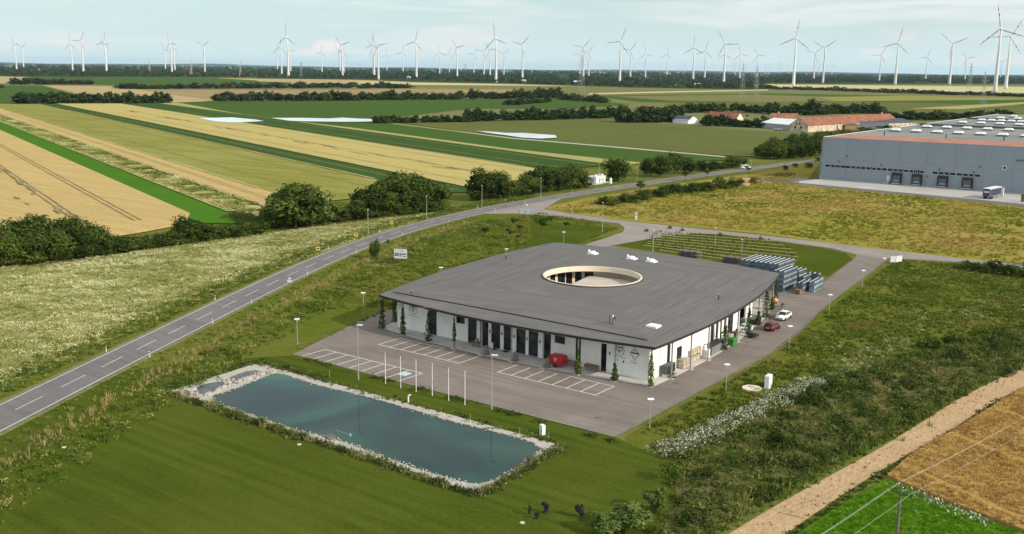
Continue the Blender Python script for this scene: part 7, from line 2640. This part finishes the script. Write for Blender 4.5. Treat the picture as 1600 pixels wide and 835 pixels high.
# thin marker rods along the pond
for i, (u, v) in enumerate(((305, 594), (356, 578), (380, 568), (515, 590), (690, 650), (735, 660), (812, 680), (857, 688))):
    tag(MB().tube((0, 0, 0), (0, 0, 1.1), .03, .02, 5).build('marker_rod', MAT['palewood'], loc=(*P(u, v), 0)), 'thin wooden rod standing on the pond bank', 'rod', 'thin rods along the pond bank')

# ------------------------------------------------------------------ vine rows
z6 = lambda x, y: (800 + x / 3.975, 200 + y / 3.975)
VL = [((900, 655), (1620, 707)), ((885, 668), (1680, 733)), ((872, 681), (1730, 758)), ((855, 694), (1760, 782)), ((838, 708), (1770, 806)), ((820, 720), (1760, 830)), ((803, 732), (1700, 850)), ((900, 762), (1640, 864))]
VT = [leafball(12, .3, .5, .2, s) for s in (301, 302, 303)]
vp = MB().tube((0, 0, 0), (0, 0, 1.7), .04, .035, 5).mesh('post', MAT['greywood'])
for i, (a, b) in enumerate(VL):
    a, b = np.array(P(*z6(*a))), np.array(P(*z6(*b)))
    L = np.linalg.norm(b - a)
    o = empty('vine_row', (*a, 0), 0, f'row of young vines on stakes behind the building, {ORD[i]} from the back', 'vine row', 'vine rows behind the building')
    n = int(L / .8)
    q = (b - a) * (np.arange(n) / n)[:, None] + rng.normal(0, .12, (n, 2))
    q = q[rng.random(n) < .85]
    scatter('vines', q, VT, .7, 1.3, MAT['weeds'], np.full(len(q), -.02), z=.35, parent=o, thing=(None,))
    dvec = (b - a) / L
    nv = np.array([-dvec[1], dvec[0]])
    MB().add([(*(-nv * .5), .042), (*(dvec * L - nv * .5), .042), (*(dvec * L + nv * .5), .042), (*(nv * .5), .042)], [(0, 1, 2, 3)]).build('cultivated_strip', MAT['vinestrip'], o, loc=(nv[0] * 1.1, nv[1] * 1.1, 0))
    for k in range(int(L / 7) + 1):
        w_ = dvec * min(L, k * 7)
        link('post', vp, o, (w_[0], w_[1], 0))
sheet('vineyard_ground', [(-143, 260), (-146, 232), (-130, 229.5), (-77, 226), (-76, 219), (-79.8, 252), (-84, 259), (-92, 263), (-110, 265), (-130, 264)], 0.036, MAT['lawn'])

# ------------------------------------------------------------------ power line at the lower right
PO = Vector((-24.8, 98.9, 0))
LD = Vector((P(1600, 647, 5.6)[0] + 24.8, P(1600, 647, 5.6)[1] - 98.9, 0)).normalized()
LN = Vector((LD.y, -LD.x, 0))
o = empty('utility_pole', PO, atan2(LD.y, LD.x), 'weathered wooden power pole with a short crossarm beside the wheat', 'utility pole')
MB().tube((0, 0, -.2), (0, 0, 6.1), .16, .12, 10).build('pole', MAT['pole'], o)
MB().tube((0, -1.1, 5.05), (0, 1.1, 5.05), .06).build('crossarm', MAT['dark'], o)
for y, z in ((-1.05, 5.1), (1.05, 5.1), (0, 6.1)):
    MB().lathe([(.05, 0), (.08, .1), (.06, .22)], 8).build('insulator', MAT['dark'], o, loc=(0, y, z))
for y, z, lb in ((1.05, 5.32, 'power wire on the left end of the pole crossarm'), (0.0, 6.32, 'power wire running over the top of the wooden pole'), (-1.05, 5.32, 'power wire on the right end of the pole crossarm')):
    m = MB()
    for sgn, span in ((1, 90), (-1, 55)):
        prev = None
        for k in range(25):
            t = k / 24
            s_ = sgn * span * t
            sag = -1.3 * 4 * t * (1 - t)
            q = PO + LD * s_ - LN * y * -1 + Vector((0, 0, z + sag * (span / 90)))
            q = PO + LD * s_ + Vector((-LD.y, LD.x, 0)) * y + Vector((0, 0, z + sag * (span / 90)))
            if prev is not None:
                m.tube(prev, q, .014, None, 5, False)
            prev = q
    tag(m.build('power_wire', MAT['wire']), lb, 'wire')
for sgn, lb in ((1, 'far wooden power pole beyond the right edge'), (-1, 'near wooden power pole below the frame')):
    q = PO + LD * (90 if sgn > 0 else -55)
    o = empty('utility_pole', q, atan2(LD.y, LD.x), lb, 'utility pole')
    MB().tube((0, 0, -.2), (0, 0, 6.1), .16, .12, 10).build('pole', MAT['pole'], o)
    MB().tube((0, -1.1, 5.05), (0, 1.1, 5.05), .06).build('crossarm', MAT['dark'], o)

# ------------------------------------------------------------------ warehouse
WX0, WX1, WY0, WY1, WZ = -155.3, 60.0, 437.0, 790.0, 18.3
MAT['cladding'] = M('grey_blue_cladding', (0.26, 0.30, 0.34), 0.55, 0.05, 0.06)
MAT['whroof'] = M('warehouse_roof', (0.175, 0.185, 0.165), 0.9, 0.12, 0.03, c2=(0.23, 0.235, 0.215))
MAT['sedum'] = M('red_gravel_roof', (0.36, 0.155, 0.10), 0.95, 0.2, 0.25)
w = empty('warehouse', (WX0, WY0, 0), 0, 'huge grey-blue warehouse with loading docks and white roof lights', 'warehouse')
PW_ = 11.0
pan = MB().box(0.02, PW_ - .02, 0, .3, .3, 9.2).mesh('wall_panel', MAT['cladding'])
pan2 = MB().box(0.02, PW_ - .02, 0, .3, 9.24, WZ).mesh('wall_panel', MAT['cladding'])
npan = int((WX1 - WX0) / PW_)
for i in range(npan):
    link('wall_panel', pan, w, (i * PW_, 0, 0))
    link('wall_panel', pan2, w, (i * PW_, 0, 0))
LX = npan * PW_
MB().box(0, .3, .31, WY1 - WY0, .3, WZ).build('side_wall', MAT['cladding'], w)
MB().box(0, LX, WY1 - WY0 + .01, WY1 - WY0 + .3, 0, WZ).build('rear_wall', MAT['cladding'], w)
MB().box(LX - .3, LX, .31, WY1 - WY0, .3, WZ).build('side_wall', MAT['cladding'], w)
MB().box(.05, LX, .05, WY1 - WY0 - .05, 0, .28).build('plinth', MAT['concrete'], w)
rf = MB().box(.32, LX - .32, .32, WY1 - WY0 - .02, WZ - .4, WZ - .1).build('roof', MAT['whroof'], w)
MB().box(0.5, LX - .5, .8, 29.5, WZ - .099, WZ - .05).build('gravel_strip', MAT['sedum'], rf)
MB().box(-.06, LX, -.06, .36, WZ + .002, WZ + .05).build('parapet_cap', MAT['steel'], w)
MB().box(-.06, .36, .37, WY1 - WY0, WZ + .002, WZ + .12).build('parapet_cap', MAT['whitesheet'], w)
MB().box(2, LX - .5, 143, 144.5, WZ - .099, WZ + 1.0).build('fire_wall', MAT['lodge'], rf)
MB().box(2, LX - .5, 250, 251.5, WZ - .099, WZ + .8).build('fire_wall', MAT['lodge'], rf)
# roof lights: white domes on kerbs
sk = MB()
sk.box(-2.3, 2.3, -2.3, 2.3, 0, .7)
SKB = sk.mesh('upstand', MAT['lodge'])
sk = MB()
sk.add([(-2.2, -2.2, .7), (2.2, -2.2, .7), (2.2, 2.2, .7), (-2.2, 2.2, .7), (-1.4, -1.4, 1.5), (1.4, -1.4, 1.5), (1.4, 1.4, 1.5), (-1.4, 1.4, 1.5)], [(0, 1, 5, 4), (1, 2, 6, 5), (2, 3, 7, 6), (3, 0, 4, 7), (4, 5, 6, 7)])
SKD = sk.mesh('roof_light', MAT['whitebox'])
for yy, xa, xb, st_ in ((508, -145, -70, 9.6), (556, -143, -62, 9.8), (621, -140.5, -60, 9.8), (662, -139, -58, 5.4), (705, -137, -50, 9.8), (740, -136, -50, 9.8)):
    x = xa
    while x < xb:
        o = link('roof_light', SKD, w, (x - WX0, yy - WY0, WZ - .099))
        link('upstand', SKB, o)
        x += st_
for x, y in ((-139, 470), (-113, 472), (-90, 474), (-75, 470)):
    MB().tube((0, 0, 0), (0, 0, 1.8), .25).build('roof_vent', MAT['dark'], w, loc=(x - WX0, y - WY0, WZ - .1))


def whx(u, v):          # pixel on the front wall plane -> x, z
    d = ray(u, v)
    k = WY0 / d.y
    return d.x * k, CAMH + d.z * k


zw = lambda x, y: (1200 + x / 3.975, 150 + y / 3.975)
groups = [(372, 445), (402, 448), (431, 451), (460, 454), (497, 457), (528, 460), (558, 463), (587, 466), (626, 468), (656, 471), (688, 474), (719, 477), (759, 480), (790, 483), (823, 486), (855, 489), (892, 491), (921, 493), (948, 496), (1038, 503), (1073, 507), (1108, 511), (1143, 514), (1187, 517), (1223, 520), (1260, 523), (1296, 527)]
fm_ = MB()
for a, b in groups:
    x, z = whx(*zw(a, b))
    x -= WX0
    f = MB()
    f.box(-1.35, 1.35, -.08, -.005, -.62, -.52)
    f.box(-1.35, 1.35, -.08, -.005, .52, .62)
    f.box(-1.35, -1.22, -.08, -.005, -.519, .519)
    f.box(1.22, 1.35, -.08, -.005, -.519, .519)
    fo = f.build('window', MAT['boardwhite'], w, loc=(x, 0, 6.0))
    MB().box(-1.21, 1.21, -.05, -.02, -.51, .51).build('pane', MAT['glass'], fo)
x, z = whx(*zw(1470, 447))
fo = MB().box(-.75, .75, -.08, -.005, -.8, .8).build('window', MAT['boardwhite'], w, loc=(x - WX0, 0, z))
MB().box(-.45, .45, -.1, -.081, -.5, .5).build('pane', MAT['glass'], fo)
for a, b, c_ in ((800, 528, 50), (925, 535, 52), (1085, 548, 54), (1238, 562, 58)):
    x, z = whx(*zw(a, b))
    o = MB().box(-2.0, 2.0, -1.2, -.9, .9, 4.8).add([(-2.0, -1.2, 4.8), (2.0, -1.2, 4.8), (2.0, -.02, 5.0), (-2.0, -.02, 5.0), (-2.0, -1.2, .9), (-2.0, -.02, .9), (2.0, -1.2, .9), (2.0, -.02, .9)], [(0, 1, 2, 3), (0, 3, 5, 4), (1, 6, 7, 2)]).build('loading_dock', MAT['dark'], w, loc=(x - WX0, 0, 0))
    MB().box(-1.4, 1.4, -1.25, -1.205, 1.2, 3.9).build('dock_door', MAT['lodge'], o)
    MB().box(-1.2, 1.2, -1.29, -1.251, 1.5, 2.0).build('dock_stripe', MAT['greysheet'], o)
    MB().box(-1.6, 1.6, -1.5, -1.205, .3, .88).build('dock_leveller', MAT['steel'], o)
x, z = whx(*zw(745, 520))
MB().box(-.6, .6, -.06, -.005, 1.3, 3.6).build('door', MAT['boardwhite'], w, loc=(x - WX0, 0, 0))
sm = MB()
for k in range(6):
    sm.box(-2.6 + k * .35, -2.6 + (k + 1) * .35 - .01, -1.4, -.1, 0, .2 + k * .2)
sm.box(-.48, .8, -1.4, -.1, 0, 1.3)
sm.build('steps', MAT['steel'], w, loc=(x - WX0, 0, 0))
for a, b in ((490, 375), (442, 407), (703, 428), (1065, 456), (1318, 440), (1278, 475), (990, 500)):
    x, z = whx(*zw(a, b))
    MB().box(-.3, .3, -.3, -.005, -.3, .3).build('wall_lamp', MAT['lodge'], w, loc=(x - WX0, 0, z))
x, z = whx(1599, 251.5)
m = MB()
for k in range(3):
    m.box(k * 1.1, k * 1.1 + .8, -.06, -.005, -.4, .4)
m.build('lettering', MAT['lodge'], w, loc=(x - WX0 - 2.5, 0, z))
MB().tube((-.5, .4, .3), (-.5, .4, WZ - 1), .12).build('downpipe', MAT['steel'], w)
# lorry trailer, steel boxes on the apron
zt = lambda x, y: (1200 + x / 3.975, 150 + y / 3.975)
p = P(*zt(1345, 640))
o = empty('lorry_trailer', (p[0] + 1.5, p[1] + 4.5, .05), radians(-8), 'white and dark blue lorry trailer parked at the warehouse apron', 'lorry trailer')
MAT['lorryblue'] = M('dark_blue_curtain', (0.04, 0.05, 0.085), .6, .15, .5)
MB().box(-1.25, 1.25, -6, 6, 1.1, 3.9).build('body', MAT['greysheet'], o)
MB().box(-1.28, 1.28, -6.05, 6.05, 3.9, 4.05).build('roof', MAT['whitebox'], o)
for s_ in (-1, 1):
    MB().box(s_ * 1.27 - .015, s_ * 1.27 + .015, -5.8, 5.8, 1.2, 3.6).build('curtain_side', MAT['lorryblue'], o)
MB().box(-1.2, 1.2, -6.03, -6.001, 1.2, 3.8).build('rear_door', MAT['lorryblue'], o)
m = MB()
m.box(-.9, .9, -6.06, -6.031, 2.4, 3.1)
m.build('lettering', MAT['boardwhite'], o)
MB().box(-.5, .5, -5.5, 5.5, .8, 1.099).build('chassis', MAT['dark'], o)
for y in (-4.8, -3.6, -2.4):
    for s_ in (-1, 1):
        add_wheel(o, s_ * 1.05, y, .5, s_)
for s_ in (-1, 1):
    MB().bar((s_ * .8, 3.4, 0), (s_ * .8, 3.4, .85), .12).build('support_leg', MAT['dark'], o)
for u, v, lb, mt_, hh, ww in ((1283, 279.5, 'small grey box at the left foot of the warehouse wall', 'boardwhite', 1.8, 1.1), (1565, 307, 'pale cabinet on the apron right of the lorry trailer', 'boardwhite', 3.2, 1.2), (1598.5, 316, 'red-brown box cut by the right edge on the apron', 'tileroof', 3.0, 1.4)):
    o = empty('apron_box', (*P(u, v), .05), 0, lb, 'box')
    MB().box(-ww / 2, ww / 2, -ww / 2, ww / 2, .1, hh).build('body', MAT[mt_], o, bevel=.05)
    MB().box(-ww / 2 - .05, ww / 2 + .05, -ww / 2 - .05, ww / 2 + .05, 0, .1).build('plinth', MAT['concrete'], o)
    MB().box(-ww * .4, ww * .4, -ww / 2 - .03, -ww / 2 - .002, .3, hh - .3).build('door', MAT[mt_], o)

# ------------------------------------------------------------------ white cabin by the road
pf, pl, pr = np.array(P(931.2, 288)), np.array(P(922.6, 286.6)), np.array(P(945.9, 285.6))
a = atan2(*(pr - pf)[::-1])
Lc, Wc = float(np.linalg.norm(pr - pf)), 4.2
hc = HT(931.2, 288, 277.5)
o = empty('roadside_cabin', (*pf, 0), a, 'white flat-roofed technical cabin beside the country road', 'cabin')
MB().box(0, Lc, 0, Wc, .25, hc).build('wall', MAT['whitebox'], o)
MB().box(-.15, Lc + .15, -.15, Wc + .15, hc, hc + .18).build('roof', MAT['whitesheet'], o)
d = MB().box(Lc * .3, Lc * .46, -.05, -.005, .4, hc - .5).build('door', MAT['greysheet'], o)
MB().box(Lc * .36, Lc * .365, -.07, -.051, .4, hc - .5).build('door_seam', MAT['dark'], d)
MB().box(Lc * .55, Lc * .8, -.05, -.005, .8, hc - .8).build('vent_panel', MAT['greysheet'], o)
MB().box(-.05, -.005, Wc * .25, Wc * .75, .6, hc - .6).build('vent_panel', MAT['greysheet'], o)
for x, y, s_ in ((1, 1.2, .5), (Lc * .75, 1.0, .6), (Lc * .9, 2.5, .5), (Lc * .5, 2.6, .4)):
    MB().box(x - s_, x + s_, y - s_, y + s_, hc + .18, hc + .18 + s_ * 1.2).build('roof_unit', MAT['boardwhite'], o)
MB().box(-2.5, Lc + 3, -1.2, Wc + 1, 0, .12).build('base_slab', MAT['concrete'], o)
o = empty('antenna_mast', (*P(935.5, 284), 0), 0, 'thin pale mast rising behind the white roadside cabin', 'mast')
h = HT(935.5, 284, 249)
MB().tube((0, 0, 0), (0, 0, h), .1, .05).build('mast', MAT['steel'], o)
MB().box(-.4, .4, -.03, .03, h - 1.5, h - 1.3).build('antenna', MAT['steel'], o)
o = empty('white_tank', (*P(954, 287), 0), 0, 'small upright white tank right of the white cabin', 'tank')
MB().lathe([(.55, 0), (.55, 2.0), (.3, 2.3)], 12).build('body', MAT['whitebox'], o)
MB().lathe([(.7, 0), (.7, .1)], 10).build('foot', MAT['concrete'], o)


# ------------------------------------------------------------------ farm buildings
def gable(name, p0, p1, depth, hw, hr, wallm, roofm, label, cat, wins=(), gwins=(), chimney=None, over=.3, mono=False):
    """p0->p1: foot of the front wall in world xy, building lies behind it (left of p0->p1)"""
    p0, p1 = np.array(p0), np.array(p1)
    L = float(np.linalg.norm(p1 - p0))
    o = empty(name, (*p0, 0), atan2(*(p1 - p0)[::-1]), label, cat)
    if not mono:
        mb = MB()
        mb.add([(0, 0, 0), (L, 0, 0), (L, depth, 0), (0, depth, 0), (0, 0, hw), (L, 0, hw), (L, depth, hw), (0, depth, hw), (0, depth / 2, hr), (L, depth / 2, hr)],
               [(0, 1, 5, 4), (2, 3, 7, 6), (1, 2, 6, 9, 5), (3, 0, 4, 8, 7)])
        mb.build('wall', wallm, o)
        sl_ = (hr - hw) / (depth / 2)
        r = MB()
        for (y0, y1) in ((-over, depth / 2), (depth + over, depth / 2)):
            z0 = hw - over * sl_ + .05
            z1_ = hr + .05
            vs = [(-over, y0, z0), (L + over, y0, z0), (L + over, y1, z1_), (-over, y1, z1_)]
            vs += [(x, y, z + .2) for x, y, z in vs]
            r.add(vs, [(0, 1, 2, 3), (7, 6, 5, 4), (0, 4, 5, 1), (1, 5, 6, 2), (2, 6, 7, 3), (3, 7, 4, 0)] if y0 < y1 else [(3, 2, 1, 0), (4, 5, 6, 7), (1, 5, 4, 0), (2, 6, 5, 1), (3, 7, 6, 2), (0, 4, 7, 3)])
        rf_ = r.build('roof', roofm, o)
        if chimney:
            MB().box(L * chimney - .5, L * chimney + .5, depth / 2 - .5, depth / 2 + .5, hr - .4, hr + 1.6).build('chimney', MAT['stonewall'], rf_)
    else:
        mb = MB()
        mb.add([(0, 0, 0), (L, 0, 0), (L, depth, 0), (0, depth, 0), (0, 0, hw), (L, 0, hw), (L, depth, hr), (0, depth, hr)], [(0, 1, 5, 4), (2, 3, 7, 6), (1, 2, 6, 5), (3, 0, 4, 7)])
        mb.build('wall', wallm, o)
        vs = [(-over, -over, hw), (L + over, -over, hw), (L + over, depth + over, hr + .05), (-over, depth + over, hr + .05)]
        vs += [(x, y, z + .25) for x, y, z in vs]
        MB().add(vs, [(3, 2, 1, 0), (4, 5, 6, 7), (0, 1, 5, 4), (1, 2, 6, 5), (2, 3, 7, 6), (3, 0, 4, 7)]).build('roof', roofm, o)
    for (x, z, w_, h_) in wins:
        f = MB().box(x - w_ / 2, x + w_ / 2, -.06, -.005, z, z + h_).build('window', MAT['frame'], o)
        MB().box(x - w_ / 2 + .12, x + w_ / 2 - .12, -.08, -.061, z + .12, z + h_ - .12).build('pane', MAT['glass'], f)
    for (y, z, w_, h_) in gwins:
        f = MB().box(-.06, -.005, y - w_ / 2, y + w_ / 2, z, z + h_).build('window', MAT['frame'], o)
        MB().box(-.08, -.061, y - w_ / 2 + .12, y + w_ / 2 - .12, z + .12, z + h_ - .12).build('pane', MAT['glass'], f)
    return o


zf = lambda x, y: (1180 + x / 6.154, 170 + y / 6.154)
# long red-roofed barn: gable end towards the left front
g0, g1 = np.array(P(*zf(393, 215))), np.array(P(*zf(505, 228)))
gd = float(np.linalg.norm(g1 - g0))
bx = np.array(P(*zf(860, 205)))
e1 = np.array(P(*zf(1190, 178)))
dir_b = bx - g1
dir_b /= np.linalg.norm(dir_b)
hw = HT(*zf(505, 228), zf(505, 165)[1])
hr = HT(*zf(450, 221), zf(450, 88)[1])
bl = 150.0
gable('red_barn', g1, g1 + dir_b * bl, gd * .95, hw, hr, MAT['stonewall'], MAT['tileroof'], 'long barn with a red tiled roof and weathered plaster walls', 'barn',
      wins=[(bl * .3, 1, 2, 3), (bl * .45, 1, 2, 3)], gwins=[(gd * .35, hw * .5, 1.6, 2.0), (gd * .65, hw * .5, 1.6, 2.0), (gd * .42, hw * 1.05, 1.3, 1.6), (gd * .6, hw * 1.05, 1.3, 1.6)], chimney=.9)
q0, q1 = P(*zf(55, 185)), P(*zf(392, 216))
gable('white_roofed_shed', q0, q1, 26, HT(*zf(55, 185), zf(55, 135)[1]), HT(*zf(55, 185), zf(100, 92)[1]) * 1.0, MAT['greysheet'], MAT['whitesheet'], 'farm shed with a low white sheet roof left of the red barn', 'shed')
q0, q1 = P(*zf(1000, 196)), P(*zf(1280, 188))
gable('grey_shed', q0, q1, 38, HT(*zf(1000, 196), zf(1000, 128)[1]) * .95, HT(*zf(1000, 196), zf(1000, 115)[1]) * .9, MAT['lodge'], MAT['sand'], 'dark grey farm shed in front of the right end of the red barn', 'shed')
q0, q1 = P(*zf(1281, 188)), P(*zf(1552, 180))
gable('pale_shed', q0, q1, 34, HT(*zf(1281, 188), zf(1281, 140)[1]), HT(*zf(1281, 188), zf(1281, 110)[1]), MAT['stonewall'], MAT['sand'], 'low pale shed with a dark roof right of the dark grey shed', 'shed', wins=[(60, 2, 2, 2.5), (66, 2, 2, 2.5)])
q0, q1 = P(*zf(862, 208)), P(*zf(1000, 204))
gable('lean_to_shed', q0, q1, 10, HT(*zf(862, 208), zf(862, 160)[1]), HT(*zf(862, 208), zf(862, 150)[1]), MAT['wood'], MAT['sand'], 'brown wooden lean-to against the red barn', 'shed', mono=True)
# white gabled house and its neighbours
zh = lambda x, y: (1040 + x / 6.154, 175 + y / 6.154)
q0, q1 = np.array(P(*zh(218, 114))), np.array(P(*zh(315, 110)))
dd_ = q1 - q0
Lh = float(np.linalg.norm(dd_))
n_ = np.array([-dd_[1], dd_[0]]) / Lh
# gable end faces the viewer: long side runs back from the left corner
gable('white_house', q0 + n_ * 18, q0, Lh, HT(*zh(218, 114), zh(218, 80)[1]), HT(*zh(266, 112), zh(266, 42)[1]), MAT['whitebox'], MAT['sand'], 'small bright white gabled house among the trees', 'house')
q0, q1 = P(*zh(82, 108)), P(*zh(216, 116))
gable('white_annex', q0, q1, 6, 3.0, 3.4, MAT['whitebox'], MAT['greysheet'], 'low white wall and annex left of the white gabled house', 'annex', mono=True)
q0, q1 = np.array(P(*zh(375, 116))), np.array(P(*zh(455, 120)))
dd_ = q1 - q0
Lh = float(np.linalg.norm(dd_))
gable('cream_house', q0, q0 + dd_ / Lh * 30, 16, HT(*zh(375, 116), zh(375, 68)[1]), HT(*zh(400, 117), zh(445, 2)[1]), MAT['cream'], MAT['tileroof'], 'cream farmhouse with a red roof half hidden by trees', 'house', gwins=[(5, 3, 1.5, 2), (10, 3, 1.5, 2)])
q0, q1 = P(*zh(640, 112)), P(*zh(725, 112))
gable('small_red_house', q0, q1, 14, HT(*zh(640, 112), zh(640, 80)[1]), HT(*zh(640, 112), zh(640, 36)[1]), MAT['stonewall'], MAT['tileroof'], 'small red-roofed house between trees right of the cream house', 'house', wins=[(8, 6, 2, 2), (14, 6, 2, 2)])
q0, q1 = P(*zh(1035, 90)), P(*zh(1290, 92))
gable('distant_red_house', q0, q1, 16, HT(*zh(1035, 90), zh(1035, 58)[1]), HT(*zh(1035, 90), zh(1035, 18)[1]), MAT['stonewall'], MAT['tileroof'], 'red-roofed house behind the white-roofed shed', 'house', chimney=.3)
p = P(*zh(1080, 185))
o = empty('farm_trailer', (*p, 0), .3, 'pale farm trailer parked before the white-roofed shed', 'trailer')
MB().box(-3, 3, -1.2, 1.2, 1, 2.0).build('body', MAT['greysheet'], o)
for x in (-1.5, 1.5):
    for s_ in (-1, 1):
        add_wheel(o, x, s_ * 1.1, .55, s_).rotation_euler = (pi / 2, 0, 0)
# white sheds in the far woods
for (u, v, w_, h_, lb) in ((60, 110.5, 28, 9, 'white building in the far woods at the left'), (816, 129, 34, 9, 'pale low building at the far wood edge in the centre'), (897, 131.5, 24, 10, 'white building at the wood edge left of the big central turbine'), (904, 129.5, 14, 9, 'small white building behind the other one in the central woods'), (636, 123.5, 14, 10, 'white gabled building by the far left wood edge'), (1053, 134.5, 12, 8, 'tiny white building at the wood edge right of centre'), (1083, 134, 26, 7, 'long pale building at the wood edge right of centre'), (1014, 116.5, 60, 9, 'long white hall near the horizon in the centre'), (472, 107.5, 60, 9, 'long white hall near the horizon on the left')):
    p = np.array(P(u, v))
    d_ = np.array([cos(YAW + .2), sin(YAW + .2)])
    gable('far_building', p, p + d_ * w_, w_ * .5, h_ * .7, h_, MAT['whitebox'], MAT['whitesheet'], lb, 'building')
# pale clearings in the far woods
fld('clearing', 'fartan', (985, 121.6), (1110, 122.4), (1112, 123.4), (985, 122.8))

# ------------------------------------------------------------------ labels: tell look-alikes in a row apart by their place
bpy.context.view_layer.update()
rows = {}
for o in bpy.data.objects:
    if o.parent is None and o.get('group') and o.get('label') and o.get('category') in ('tree', 'shrub', 'climber', 'marker post', 'rod', 'chair', 'bin'):
        rows.setdefault((o['group'], o['label']), []).append(o)
for (g, lb), os_ in rows.items():
    if 1 < len(os_) <= 60 and 'from the left' not in lb:
        os_.sort(key=lambda o: proj(o.location)[0])
        if len(lb.split()) > 12:
            print('LONG', lb)
        for i, o in enumerate(os_):
            o['label'] = f'{lb}, {ORDINAL[i]} from the left'

# ------------------------------------------------------------------ haze: thin air over the whole plain
hz_m = bpy.data.materials.new('haze_air')
hz_m.use_nodes = True
t = hz_m.node_tree
for n_ in list(t.nodes):
    t.nodes.remove(n_)
ho = nd(t, 'ShaderNodeOutputMaterial')
pv = nd(t, 'ShaderNodeVolumePrincipled')
pv.inputs['Color'].default_value = (0.58, 0.82, 1.0, 1)
pv.inputs['Density'].default_value = 0.000016
pv.inputs['Anisotropy'].default_value = 0.1
t.links.new(pv.outputs[0], ho.inputs['Volume'])
hb = MB().box(-44000, 44000, -6000, 44000, -3.5, 240).build('haze', hz_m)
tag(hb, kind='stuff')
